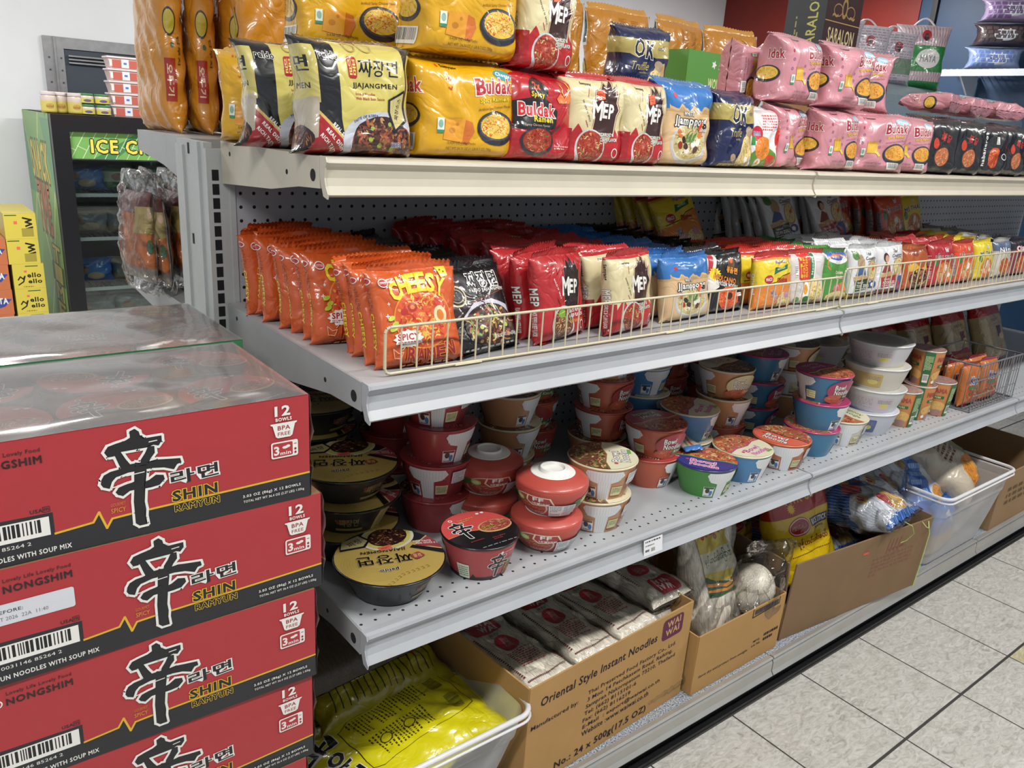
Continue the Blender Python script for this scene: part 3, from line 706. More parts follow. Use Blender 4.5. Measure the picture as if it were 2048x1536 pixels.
def art_egg():
    a = Art().R(-1.1, -1.1, -0.55, 1.1, '#d7d0cc').P([(-0.62, 1), (0.1, 1), (0.1, -0.1), (-0.25, -0.2), (-0.62, 0.0)], '#d2301f').R(0.1, -0.2, 0.42, 1, '#1f7a46').R(0.36, -0.3, 0.44, 1, WHT)
    for k, s_ in enumerate(('GLUTEN', 'SOUP', 'MI')): a.T(s_, -0.12 - 0.17 * k, 0.45, 0.8, 0.13, '#f2c21c', b=0.05, rot=90)
    a.T('Noodle', 0.25, 0.5, 0.7, 0.12, WHT, b=0.03, rot=90)
    a.P([(-0.9, -1), (-0.2, -0.2), (0.44, -0.3), (1, -0.1), (1, -1)], '#e8dccb')
    a.FOOD(0.35, -0.5, 0.55, 0.5, P_PALE, 90, 8, noodle=0.85).E(-0.2, -0.42, 0.26, 0.32, '#f6f4ee').E(-0.2, -0.42, 0.13, 0.2, '#f0a01c')
    a.E(-0.15, -0.8, 0.2, 0.12, '#2f7a34').E(-0.7, -0.8, 0.16, 0.1, '#6a9a5c')
    a.R(-0.85, 0.1, -0.68, 0.55, WHT).LINES(-0.84, 0.12, -0.69, 0.53, 6, BLK, 6)
    return a
def art_onion():
    a = Art().R(-3, -1.2, 3, 1.2, '#4a8f38').E(0.2, 0.95, 1.0, 0.45, '#e8e4dc').E(0.2, 0.95, 0.85, 0.3, '#4664b0').T('Wai', 0.1, 0.84, 0.5, 0.18, '#c83a50', b=0.04, ol=WHT, ow=0.04)
    a.RING(0.25, 0.5, 0.95, 0.4, 0.06, '#e07a2c'); a.R(-3, -1.2, 3, 0.3, '#4a8f38')
    a.T('Onion', 0.2, 0.16, 0.6, 0.16, '#efe6c0', b=0.04, ol=BLK, ow=0.05).T('Chicken', 0.25, -0.04, 0.7, 0.16, '#efe6c0', b=0.04, ol=BLK, ow=0.05)
    a.P([(0.2, -0.3), (0.7, -0.2), (0.9, -0.6), (0.4, -0.7)], '#e0803c').E(0.0, -0.55, 0.34, 0.26, '#c86a6a').RING(0, -0.55, 0.22, 0.17, 0.05, '#e8a8a0')
    a.FOOD(0, -0.85, 0.9, 0.24, P_PALE, 70, 9, noodle=0.8)
    return a
def art_country(red=False):
    a = Art(); lab = '#a81e2c' if red else '#27402c'
    a.T('Thai', 0.25, 0.80, 0.34, 0.15, BLK, b=0.01, sh=0.4).T('Country', 0.40, 0.58, 0.86, 0.20, BLK, b=0.02, sh=0.3)
    a.L([(0.05, 0.46), (0.75, 0.52)], 0.02, BLK)
    if red: a.E(-0.55, 0.55, 0.22, 0.2, '#4a2a20').E(-0.5, 0.5, 0.15, 0.15, '#d8a888').P([(-0.9, -0.1), (-0.6, 0.34), (-0.3, 0.2), (-0.2, -0.1)], '#8a3a30')
    else: a.E(-0.45, 0.45, 0.3, 0.3, '#b89a78').P([(-0.9, -0.1), (-0.6, 0.3), (-0.2, 0.2), (-0.1, -0.1)], '#3e5f94').E(-0.8, 0.72, 0.22, 0.18, '#5f8a44').L([(-1, 0.9), (-0.6, 0.6)], 0.05, '#4a7a34')
    a.P([(-1, -0.15), (-0.3, -0.05), (0.2, -0.2), (0.2, -0.3), (-1, -0.3)], '#c8a070')
    a.E(0.5, 0.1, 0.46, 0.44, '#b59a78').FOOD(0.5, 0.1, 0.40, 0.36, P_PALE + ['#c8502c', '#5f8a34'], 80, 3, noodle=0.75)
    a.P([(-0.95, -0.30), (0.25, -0.22), (0.3, -0.66), (-0.9, -0.74)], lab)
    a.T('Kimchi' if red else 'Instant', -0.5, -0.38, 0.5, 0.09, WHT, b=0.02).T('NOODLES' if red else 'TOM ZEILI', -0.32, -0.53, 1.0, 0.13, WHT, b=0.03)
    a.LINES(-0.85, -0.68, 0.2, -0.62, 1, WHT, 4)
    a.R(-3, -1.1, 3, -0.8, '#a81e2c' if red else '#b08a2c').R(-3, -0.84, 3, -0.8, '#2a2a2a').E(0.55, -0.5, 0.3, 0.16, '#3f4f9a').E(0.5, -0.5, 0.14, 0.08, WHT)
    if red: a.R(0.35, -0.95, 0.9, -0.3, '#3c5a90').R(0.42, -0.95, 0.6, -0.5, '#c83a3a')
    sticker(a, 0.62, 0.16, 0.12, 20)
    return a
def art_lau(c, name='LẨU THÁI'):
    a = Art().R(-3, -1.2, 3, 1.2, c); a.T('hi', 0.25, 0.74, 0.24, 0.2, WHT, b=0.05, ol='#8a8a90', ow=0.04)
    a.T(name, 0.0, 0.42, 1.7, 0.30, '#1d2634', b=0.03, ol=WHT, ow=0.05).E(-0.82, 0.15, 0.16, 0.2, '#2f7a34').E(0.78, -0.7, 0.14, 0.16, '#2f7a34')
    a.FOOD(0.05, -0.4, 0.82, 0.55, ['#e07a2c', '#e89a4c', '#f0c27a', '#c8481c', '#f2e2c0', '#5f9a3c', '#e86a3c'], 120, 5, noodle=0.6, size=1.2)
    a.E(0.1, -0.15, 0.2, 0.14, '#f4ece0', rot=40).E(-0.3, -0.5, 0.2, 0.1, '#f0b08c', rot=-30).E(0.4, -0.5, 0.16, 0.1, '#f4ece0', rot=20)
    a.LINES(-0.9, -0.96, 0.9, -0.9, 1, WHT, 4)
    return a
def art_copper():
    a = Art().R(-3, -1.2, 3, 1.2, '#b5561c').P([(-1, 0.2), (-0.4, 0.35), (0.2, 0.0), (1, 0.1), (1, -0.1), (-1, -0.1)], '#e8b02c')
    a.P([(-1, 1), (-0.2, 0.6), (0.4, 0.9), (1, 0.7), (1, 1)], '#8a3a14').FOOD(0, -0.5, 0.9, 0.5, P_DARK + ['#a84a3c', '#c86a5c', '#e8c84c'], 110, 12, noodle=0.4, size=1.3)
    return a
def art_misc(c1, c2, c3, word):
    a = Art().R(-3, -1.2, 3, 1.2, c1).R(-3, 0.5, 3, 1.2, c2); a.T(word, 0, 0.55, 1.5, 0.3, WHT, b=0.05, ol=c3, ow=0.06)
    return a.FOOD(0, -0.4, 0.8, 0.5, P_RAMEN, 80, 6, noodle=0.7)

# ---- large packs of the top shelf
def cheese_block(a, x, y, s=1.0, c='#e8a02c'):
    a.P([(x - 0.28 * s, y - 0.2 * s), (x + 0.2 * s, y - 0.26 * s), (x + 0.3 * s, y - 0.05 * s), (x + 0.26 * s, y + 0.1 * s), (x + 0.12 * s, y + 0.16 * s), (x - 0.24 * s, y + 0.14 * s)], c)
    a.P([(x + 0.08 * s, y - 0.24 * s), (x + 0.2 * s, y - 0.26 * s), (x + 0.3 * s, y - 0.05 * s), (x + 0.26 * s, y + 0.1 * s), (x + 0.12 * s, y + 0.14 * s)], '#d2722a')
    a.E(x - 0.12 * s, y - 0.05 * s, 0.06 * s, 0.05 * s, '#c98420').E(x - 0.02 * s, y + 0.06 * s, 0.03 * s, 0.03 * s, '#c98420'); return a
def art_buldak(bg='#e3ac12', word='#b9202c', carb=False, bar=True):
    a = Art()
    a.T('Samyang', -0.48, 0.86, 0.34, 0.075, BLK, b=0.04, rot=-2).R(-0.74, 0.84, -0.70, 0.89, '#d8401c')
    a.E(0.70, 0.78, 0.22, 0.10, '#3d9aa6' if not carb else '#9ac8dc', rot=-8).T('Carbonara' if carb else 'Cheese', 0.70, 0.79, 0.34, 0.08, WHT, b=0.03, rot=-6)
    a.T('B', 0.15, 0.52, 0.26, 0.34, word, b=0.06, rot=4, ol=WHT, ow=0.05).T('uldak', 0.60, 0.55, 0.62, 0.32, word, b=0.06, rot=4, ol=WHT, ow=0.05)
    a.T('Spicy Ramen', 0.48, 0.26, 0.74, 0.12, '#f2dc3c' if not carb else '#e8c23c', b=0.04, rot=6, ol='#8a6410' if not carb else '#b08a3c', ow=0.02)
    a.T('Artificial Spicy Chicken Flavor', 0.52, 0.10, 0.86, 0.07, '#7a4a10' if not carb else '#9a6a72', b=0.0, rot=8)
    if carb:
        a.R(-0.66, -0.32, -0.2, 0.06, '#e0b43c').R(-0.66, 0.0, -0.2, 0.08, '#c8922a').L([(-0.2, -0.28), (-0.06, -0.40)], 0.05, '#e8cf4c').L([(-0.3, -0.28), (-0.12, -0.42)], 0.05, '#e8cf4c')
        for x, y in ((-0.8, 0.3), (-0.12, 0.12), (-0.86, 0.02), (-0.1, -0.1)): a.RING(x, y, 0.035, 0.035, 0.015, '#8a5a9a')
        a.E(-0.82, 0.55, 0.03, 0.05, '#c83a50')
    else:
        cheese_block(a, -0.38, -0.34, 1.25); a.L([(-0.62, 0.62), (-0.56, 0.66), (-0.58, 0.58), (-0.52, 0.62)], 0.02, '#c8381c').L([(-0.6, 0.46), (-0.55, 0.42), (-0.52, 0.48)], 0.02, '#c8381c')
    a.E(0.56, -0.32, 0.50, 0.36, '#2b2b34').E(0.56, -0.28, 0.45, 0.30, '#4a4a55')
    a.FOOD(0.56, -0.28, 0.40, 0.26, ['#e8c24c', '#f0d878', '#d88a2c', '#e05a2c', '#f2e6a8', '#c83a20'] if not carb else ['#e8a83c', '#e8c24c', '#d8752c', '#f0c860', '#c8501c'], 110, 4, noodle=0.8)
    a.R(-0.86, -0.46, -0.72, -0.16, '#e8efe4').R(-0.86, -0.46, -0.72, -0.40, '#3f8f6a').E(-0.79, -0.28, 0.05, 0.08, '#8fb8a8')
    a.T('5-4.94 OZ (140g) Packs', -0.30, -0.66, 0.66, 0.07, '#4a3410' if not carb else '#6a4a5a', b=0.0).T('NET WT. 24.70 OZ (1 LB 8.7 OZ) 700g', -0.12, -0.77, 1.06, 0.07, '#4a3410' if not carb else '#6a4a5a', b=0.0)
    if bar and carb: a.BAR(0.28, -0.84, 0.72, -0.62, 4)
    return a
def side_buldak(c='#b9202c', bar=True):
    a = Art().T('ldak', 0.3, 0.45, 0.9, 0.3, c, b=0.05, ol=WHT, ow=0.04).E(-0.1, -0.15, 0.7, 0.26, '#2b2b34').FOOD(-0.1, -0.13, 0.58, 0.2, ['#e8c24c', '#f0d878', '#d88a2c', '#e05a2c'], 50, 4)
    if bar: a.BAR(-0.7, -0.85, 0.5, -0.5, 5, vert=False)
    return a
def art_2x():
    a = Art().P([(-1.2, 0.35), (-0.2, 0.5), (0.35, 0.2), (0.3, -0.2), (-0.2, -0.3), (-1.2, -0.25)], '#1b171b')
    a.E(-0.35, 0.62, 0.34, 0.26, '#2a1614').T('2x', -0.40, 0.70, 0.3, 0.17, '#e85a2c', b=0.05).T('Spicy', -0.38, 0.50, 0.5, 0.15, '#ecd82c', b=0.05, ol='#2a1614', ow=0.05)
    a.T('Buldak', -0.40, 0.18, 1.3, 0.3, '#d82a34', b=0.06, ol=WHT, ow=0.05).T('Ramen', -0.2, -0.02, 0.7, 0.14, '#f2dc3c', b=0.04).T('Spicy Chicken Flavor', -0.4, -0.17, 0.9, 0.07, '#c8b8a8')
    a.L([(0.45, 0.8), (0.55, 0.7), (0.5, 0.66), (0.6, 0.56)], 0.03, '#e8b02c').L([(0.7, 0.86), (0.8, 0.74), (0.74, 0.7), (0.82, 0.6)], 0.03, '#e8b02c').P([(0.3, 0.48), (0.45, 0.62), (0.6, 0.5), (0.75, 0.64), (0.95, 0.5), (0.85, 0.4), (0.4, 0.38)], '#e8762c')
    a.E(-0.35, -0.52, 0.62, 0.34, '#2b2b34').FOOD(-0.35, -0.5, 0.54, 0.27, P_RED, 90, 8, noodle=0.8).L([(0.2, -0.3), (0.5, -0.14)], 0.06, '#3a3a44').LINES(0.3, -0.7, 0.85, -0.6, 2, '#e8a8a0', 3)
    return a
def art_jja_big():
    a = Art().R(-3, -1.2, 3, 1.2, '#15161b')
    a.P([(-0.56, 1.02), (0.78, 1.02), (0.98, 0.55), (0.98, 0.3), (0.92, -0.98), (-0.4, -0.9), (-0.52, -0.35)], '#d3c56a')
    a.P([(-1.05, -0.26), (-1.0, -0.22), (-0.2, -0.88), (0, -1.02), (-1.1, -1.05)], '#d3b060').P([(-1.05, -0.33), (-0.98, -0.3), (-0.24, -0.94), (-0.1, -1.02), (-1.1, -1.05)], '#a51c26')
    for s_, x, y in (('REAL SAUCE', -0.50, -0.62), ('REAL DISH', -0.64, -0.72), ('RICH TASTE', -0.74, -0.82)): a.T(s_, x, y, 0.52, 0.075, WHT, b=0.04, rot=-42)
    a.RR(-0.34, 0.36, -0.15, 0.74, 0.05, '#b0282c').T('일품', -0.245, 0.56, 0.15, 0.28, '#e8d070', b=0.02)
    a.T('짜장면', 0.32, 0.56, 0.88, 0.30, '#16130e', b=0.02, ol='#e3d68c', ow=0.03)
    a.T('JJAJANGMEN', 0.22, 0.24, 0.98, 0.115, '#1c1a16', b=0.03).T('Instant Noodles', 0.02, 0.10, 0.46, 0.05, '#b03a20', b=0.02).T('With Black Bean Sauce', 0.10, 0.02, 0.62, 0.05, '#b03a20', b=0.02)
    a.E(0.42, -0.72, 0.92, 0.52, '#c6cad4').E(0.44, -0.78, 0.74, 0.44, '#7a3c24')
    a.FOOD(0.40, -0.70, 0.66, 0.42, P_DARK + ['#8a4430', '#b0644c', '#7a4030', '#a85a3c'], 120, 13, base='#3c1c14', noodle=0.05, size=1.5)
    for x, y in ((0.15, -0.5), (0.55, -0.42), (0.3, -0.8), (0.62, -0.85), (0.1, -0.7)): a.E(x, y, 0.045, 0.04, '#9fb84c')
    a.T('TASTE OF KOREA', 0.02, -0.34, 0.56, 0.05, '#3a4a7a', b=0.02, rot=12, arc=0.05)
    a.P([(0.52, 0.02), (0.94, 0.22), (1.02, -0.35), (0.66, -0.58), (0.52, -0.2)], '#1c1c20').P([(0.57, 0.0), (0.92, 0.16), (0.98, -0.32), (0.70, -0.5), (0.57, -0.2)], '#cfc384').T('짜장소스', 0.78, -0.14, 0.40, 0.12, '#2a251c', b=0.02, rot=78)
    a.T('KOREA', 0.72, -0.78, 0.22, 0.08, '#2a3a8a', b=0.05, ol=WHT, ow=0.06)
    a.T('paldo', -0.72, 0.70, 0.40, 0.16, '#16161a', b=0.05, ol=WHT, ow=0.05)
    a.RING(-0.2, 0.9, 0.1, 0.08, 0.02, '#c09a5c').RING(0.1, 0.92, 0.12, 0.1, 0.02, '#c8ae5c')
    return a
def side_jja():
    a = Art().R(-0.9, -0.1, 1.2, 0.86, '#cdbf6c').T('면', 0.3, 0.55, 0.9, 0.26, '#16130e', b=0.02).T('MEN', 0.2, 0.18, 1.0, 0.1, '#1c1a16', b=0.03)
    a.P([(-0.9, -0.1), (1, 0.0), (1, -0.7), (0, -0.9), (-0.9, -0.5)], '#b8ad9a').FOOD(0.1, -0.72, 0.8, 0.22, P_DARK, 50, 4, noodle=0.1, size=1.4)
    return a
def art_ok():
    a = Art().R(-3, -1.2, 3, 1.2, '#16204a').P([(-3, 0.25), (-0.8, 0.3), (-0.4, 0.2), (-0.1, 0.32), (0.4, 0.22), (3, 0.3), (3, 0.72), (-3, 0.72)], '#b9a860')
    a.T('OK', -0.15, 0.46, 0.9, 0.5, '#14182c', b=0.03, ol=WHT, ow=0.03, rot=-6).T('noodle', 0.6, 0.5, 0.4, 0.14, '#22407a', b=0.01, sh=0.4)
    a.T('Truffle', -0.28, -0.02, 0.8, 0.24, '#c9b56a', b=0.0, sh=0.45).T('noodle', -0.15, -0.2, 0.3, 0.06, '#c9b56a', b=0.0)
    a.P([(0.2, -0.3), (0.45, 0.0), (0.85, 0.1), (1, -0.2), (0.8, -1.0), (0.1, -1.0), (-0.1, -0.8)], '#cfb27a').FOOD(0.45, -0.55, 0.4, 0.44, P_PALE, 60, 4, noodle=0.9)
    a.E(0.6, 0.0, 0.22, 0.14, '#b0987c', rot=-20).E(-0.35, -0.7, 0.16, 0.1, '#a88c6c').R(-1, -1.0, 1, -0.86, '#b9a860').LINES(-0.95, -0.98, 0.5, -0.88, 2, '#2a2a3a', 4).E(0.55, -0.75, 0.09, 0.08, WHT).E(0.8, -0.75, 0.09, 0.08, '#c8d0d8')
    return a
def art_tan(back=True, seed=1):
    a = Art()
    if back:
        a.LINES(-0.15, -0.2, 0.15, 0.9, 60, '#8a4a10', seed, 0.35).LINES(0.35, -0.3, 0.62, 0.9, 50, '#8a4a10', seed + 1, 0.35)
        a.BAR(0.5, -0.5, 0.86, -0.2, 4).RING(0.5, 0.05, 0.05, 0.05, 0.015, '#7a4a10').RING(0.64, 0.05, 0.05, 0.05, 0.015, '#7a4a10').RING(0.78, 0.05, 0.05, 0.05, 0.015, '#7a4a10')
    return a
def side_tan():
    a = Art(); a.R(-0.62, 0.50, 0.2, 1.1, WHT).R(-0.5, 0.54, 0.1, 1.1, '#2f4634').LINES(-0.45, 0.55, 0.05, 1.0, 20, '#4f6a50', 3, 0.6)
    a.E(-0.28, 0.18, 0.44, 0.15, '#2a2410').E(-0.28, 0.18, 0.37, 0.125, '#c0ae3c')
    a.E(-0.15, -0.06, 0.12, 0.03, '#3f5a2c').R(-0.75, -0.66, 0.0, -0.2, '#a82a20')
    return a.BIT(strip([('오뚜기', -0.43, 0.34, 0.42, '#e8c8a0', None)]), -0.38, 0).BIT(strip([('단무지', -0.12, 0.3, 0.2, '#5a3a10', None)]), 0.28, 0)
def art_black_round():
    a = Art().E(0.2, -0.35, 0.42, 0.42, '#2a2422').FOOD(0.22, -0.35, 0.36, 0.34, ['#c86a3c', '#e0a06c', '#e8c8a0', '#a84a2c', '#7a9a3c'], 60, 8, noodle=0.6).E(-0.15, 0.12, 0.13, 0.2, '#c83a1c')
    a.T('불닭', 0.3, 0.34, 0.5, 0.3, '#a82a24', b=0.04, rot=-20).L([(-0.9, 0.2), (-0.5, 0.1), (-0.6, -0.3)], 0.04, '#7a1e1c').L([(-0.95, -0.2), (-0.6, -0.4)], 0.04, '#7a1e1c').L([(-0.95, -0.4), (-0.6, -0.6)], 0.03, '#7a1e1c')
    return a
def art_habanero():
    a = Art().FOOD(0, -0.25, 0.42, 0.42, ['#c8481c', '#e0702c', '#a8301a', '#e8984c'], 80, 3, noodle=0.85).T('habanero', -0.72, 0.0, 1.2, 0.2, WHT, b=0.03, rot=90).R(0.05, 0.3, 0.25, 0.6, WHT).LINES(0.07, 0.32, 0.23, 0.58, 5, BLK)
    return a.RING(0.8, -0.2, 0.14, 0.12, 0.03, WHT)
def art_mamaredw():
    a = Art().R(-3, -1.2, 3, 1.2, '#ecebea').E(-0.6, 0.2, 0.34, 0.26, '#c8283a').T('MAMA', -0.6, 0.2, 0.46, 0.14, '#4a80c8', b=0.04, ol=WHT, ow=0.04).LINES(-0.3, 0.3, 0.6, 0.85, 6, '#d84a4a', 4)
    a.R(0.72, -1.2, 3, 1.2, '#c8281c').E(-0.1, -0.65, 0.8, 0.42, '#5f8a2c').FOOD(-0.2, -0.3, 0.5, 0.4, ['#e88a2c', '#e8a84c', '#d8602c'], 60, 5, noodle=0.9).E(-0.4, -0.78, 0.2, 0.14, WHT).E(-0.4, -0.78, 0.09, 0.07, '#f0a81c').E(0.35, -0.7, 0.24, 0.2, '#c8402c')
    return a.R(-0.9, -0.2, -0.7, 0.1, '#2f8a3c')
# ---------------------------------------------------------------- carton, bowl and cup prints
SHIN = [[(-2250, 1390), (-2200, 1409), (-2160, 1370), (-2150, 1320), (-2090, 1270), (-1990, 1270), (-1910, 1270), (-1910, 1210), (-1950, 1160), (-2000, 1180), (-2080, 1160), (-2180, 1160), (-2290, 1160), (-2390, 1160), (-2460, 1120), (-2510, 1120), (-2540, 1180), (-2500, 1240), (-2420, 1260), (-2310, 1280), (-2250, 1310)],
[(-2440, 1150), (-2380, 1160), (-2330, 1050), (-2290, 980), (-2320, 930), (-2370, 920), (-2400, 1010)],
[(-2060, 1160), (-2000, 1150), (-2000, 1070), (-2050, 1010), (-2090, 930), (-2170, 930), (-2150, 1010), (-2100, 1080)],
[(-2600, 840), (-2570, 890), (-2500, 920), (-2410, 930), (-2300, 970), (-2200, 970), (-2090, 960), (-1990, 970), (-1860, 950), (-1710, 930), (-1700, 880), (-1750, 869), (-1790, 810), (-1900, 859), (-2030, 880), (-2120, 880), (-2210, 880), (-2310, 880), (-2400, 859), (-2450, 850), (-2500, 800), (-2530, 720), (-2590, 750), (-2610, 790)],
[(-2460, 650), (-2420, 700), (-2340, 720), (-2270, 730), (-2220, 750), (-2130, 709), (-2080, 720), (-2000, 770), (-1920, 750), (-1910, 700), (-1970, 640), (-2060, 630), (-2140, 630), (-2220, 640), (-2310, 640), (-2390, 590), (-2440, 620)],
[(-2220, 980), (-2110, 940), (-2110, 840), (-2140, 640), (-2160, 450), (-2150, 350), (-2160, 260), (-2150, 150), (-2230, 150), (-2270, 190), (-2270, 310), (-2270, 480), (-2250, 670), (-2240, 830)]]
def shin_char(a, X=0.438, ol=0.0075, s=1.0, dx=0, dy=0, wc=WHT, bc='#1c1c20'):
    polys = [[(dx + (X + x / 1e4) * s, dy + y / 1e4 * s) for x, y in p] for p in SHIN]
    own = a.group()
    for p in polys: a.L(p, ol, wc, True, True)
    a.end(own)
    own = a.group()
    for p in polys: a.L(p, 0.0014 * s, bc, True, True); a.P(p, bc)
    a.end(own)
    a.L([(dx + (X - .2330) * s, dy + .0835 * s), (dx + (X - .213) * s, dy + .0845 * s)], 0.0012 * s, wc).L([(dx + (X - .252) * s, dy + .0715 * s), (dx + (X - .234) * s, dy + .0735 * s)], 0.0014 * s, wc).L([(dx + (X - .205) * s, dy + .122 * s), (dx + (X - .196) * s, dy + .1225 * s)], 0.0012 * s, wc)
    return a
def art_shin_carton(label=False):
    X = 0.438; a = Art(); K = '#24252a'; Rr = '#b43238'; g = lambda x: X + x
    z = 0.029
    a.P([(0, 0), (X, 0), (X, .0365), (g(-.230), .0325), (g(-.253), .0315), (g(-.2595), .0205), (g(-.2665), .0435), (g(-.2735), .0318), (g(-.314), .0285), (g(-.314), .056), (0, .058)], K)
    a.L([(X, .0365), (g(-.230), .0325), (g(-.253), .0315), (g(-.2595), .0205), (g(-.2665), .0435), (g(-.2735), .0318), (g(-.314), .0285)], .0026, '#e8b82c')
    a.BAR(g(-.43), .0285, g(-.3185), .052, 9).T('0 0031146 85264 2', g(-.374), .0225, .07, .0045, WHT, b=.0)
    a.T('SHIN RAMYUN NOODLES WITH SOUP MIX', g(-.372), .0095, .142, .0065, WHT, b=.03)
    a.T('USA', g(-.330), .0610, .013, .0048, '#3a2226', b=.03).L([(g(-.3235), .058), (g(-.3165), .058), (g(-.3165), .0645), (g(-.3235), .0645)], .0006, '#3a2226', True).T('m', g(-.320), .0612, .005, .0035, '#3a2226', b=.02)
    a.T('Lovely Life Lovely Food', g(-.3535), .1345, .069, .0062, '#4a1c20', b=.01).T('NONGSHIM', g(-.3535), .1235, .071, .0098, '#33191d', b=.05)
    a.E(g(-.398), .1235, .0055, .0055, WHT).E(g(-.398), .1235, .004, .004, '#b43238')
    if label: a.RR(g(-.412), .079, g(-.3185), .106, .003, '#dedfe6').T('BEFORE:', g(-.386), .096, .028, .0045, '#33333c', b=.02).T('OCT 2026  22A  11:40', g(-.376), .087, .058, .0048, '#6a6a74', b=.0)
    a.T('GOURMET', g(-.2452), .0490, .0165, .0042, '#d88a3c', b=.0).T('SPICY', g(-.2452), .0412, .0165, .0062, '#e09a3c', b=.01)
    a.T('라면', g(-.154), .069, .059, .0185, '#1c1c20', b=.03, ol=WHT, ow=.055, rot=2)
    a.T('SHIN', g(-.155), .0435, .056, .0150, '#1c1c20', b=.06, ol='#e8c02c', ow=.05).T('RAMYUN', g(-.153), .0265, .056, .0095, '#1c1c20', b=.06, ol='#e8c02c', ow=.05)
    shin_char(a, X)
    a.E(g(-.197), .061, .0012, .0012, '#4a1c20')
    a.T('12', g(-.0375), .1335, .0215, .0145, WHT, b=.05).T('BOWLS', g(-.036), .1215, .0225, .0050, WHT, b=.04)
    a.P([(g(-.0545), .1165), (g(-.0175), .1165), (g(-.0180), .1145), (g(-.0205), .1135), (g(-.0245), .0975), (g(-.0275), .0955), (g(-.0445), .0955), (g(-.0475), .0975), (g(-.0515), .1135), (g(-.0540), .1145)], WHT)
    a.T('BPA', g(-.036), .1095, .0175, .0062, '#a02830', b=.03).T('FREE', g(-.036), .1010, .0175, .0050, '#a02830', b=.01)
    a.RR(g(-.0545), .0665, g(-.0170), .0900, .003, WHT).RR(g(-.0525), .0685, g(-.0245), .0880, .002, Rr).T('3', g(-.0470), .0775, .0075, .0130, WHT, b=.05).T('min', g(-.0345), .0730, .0150, .0050, WHT, b=.03)
    a.E(g(-.035), .081, .004, .002, WHT).E(g(-.031), .0822, .003, .002, WHT).E(g(-.0208), .0765, .0016, .0018, '#a02830').E(g(-.0208), .0715, .0016, .0018, '#a02830').R(g(-.0226), .0838, g(-.0190), .0846, '#a02830')
    a.T('3.03 OZ (86g) X 12 BOWLS', g(-.0555), .0215, .079, .0052, WHT, b=.03).T('TOTAL NET WT 36.4 OZ (2.27 LBS) 1.03kg', g(-.0540), .0138, .081, .0046, WHT, b=.02)
    return a

def lid_shin():
    a = Art().P([(-1.1, -0.05), (-0.3, 0.05), (0.2, -0.10), (1.1, 0.05), (1.1, -1.1), (-1.1, -1.1)], '#1a191d').L([(-1.1, -0.05), (-0.3, 0.05), (0.2, -0.10), (1.1, 0.05)], .025, '#d8761c')
    a.E(0.45, -0.02, 0.5, 0.30, '#c9a86a').FOOD(0.47, 0.0, 0.46, 0.26, P_RED + ['#6f9a3c', '#f0d8a0'], 90, 5, noodle=0.6).T('SHIN', 0.25, -0.02, 0.34, 0.13, '#1c1c20', b=0.05, ol='#e8c02c', ow=0.05)
    shin_char(a, 0.0, ol=0.05, s=7.0, dx=1.10, dy=-0.40)
    a.E(-0.45, 0.72, 0.06, 0.06, WHT).E(-0.45, 0.72, 0.035, 0.035, RED).LINES(-0.3, 0.5, 0.2, 0.66, 2, '#e8842c', 3).E(0.4, 0.72, 0.05, 0.04, WHT).E(0.55, 0.72, 0.05, 0.04, WHT)
    a.LINES(-0.6, -0.5, -0.2, -0.42, 1, '#8a1c1c', 2).LINES(0.0, -0.66, 0.4, -0.5, 2, '#8a1c1c', 3).LINES(-0.5, -0.86, 0.6, -0.8, 1, '#8a8a90', 5)
    return a
def side_shin():
    a = Art().P([(-180, 0), (180, 0), (180, .14), (60, .2), (48, .02), (38, .12), (-40, .1), (-46, .2), (-54, .0), (-62, .12), (-180, .14)], '#1a191d')
    b = Art(); shin_char(b, 0.0, ol=0.006, s=1.0); a.BIT(b, 92, 0.0, 430, 6.0)
    a.T('라면', 24, .52, 16, .16, BLK, b=.03, ol=WHT, ow=.05).T('SHIN', 26, .34, 24, .2, '#1c1c20', b=.06, ol='#e8c02c', ow=.05).T('RAMYUN', 26, .17, 24, .12, '#1c1c20', b=.06, ol='#e8c02c', ow=.05)
    a.FOOD(40, .15, 16, .15, P_RED, 30, 4).E(0, .86, 2.4, .05, WHT).LINES(4, .82, 26, .9, 1, '#e88a8a', 3).R(-74, .05, -52, .5, '#d8e0c8').LINES(-72, .1, -54, .45, 5, '#4a6a4a', 4)
    a.NUT(70, .15, 120, .8, 5).NUT(-150, .15, -100, .8, 6)
    return a
def ribs(a, x0, x1, y0, y1, c='#b9bcc0', n=8):
    own = a.group()
    for k in range(n + 1):
        x = x0 + (x1 - x0) * k / n; a.R(x - 0.35, y0, x + 0.35, y1, c)
    a.end(own); return a
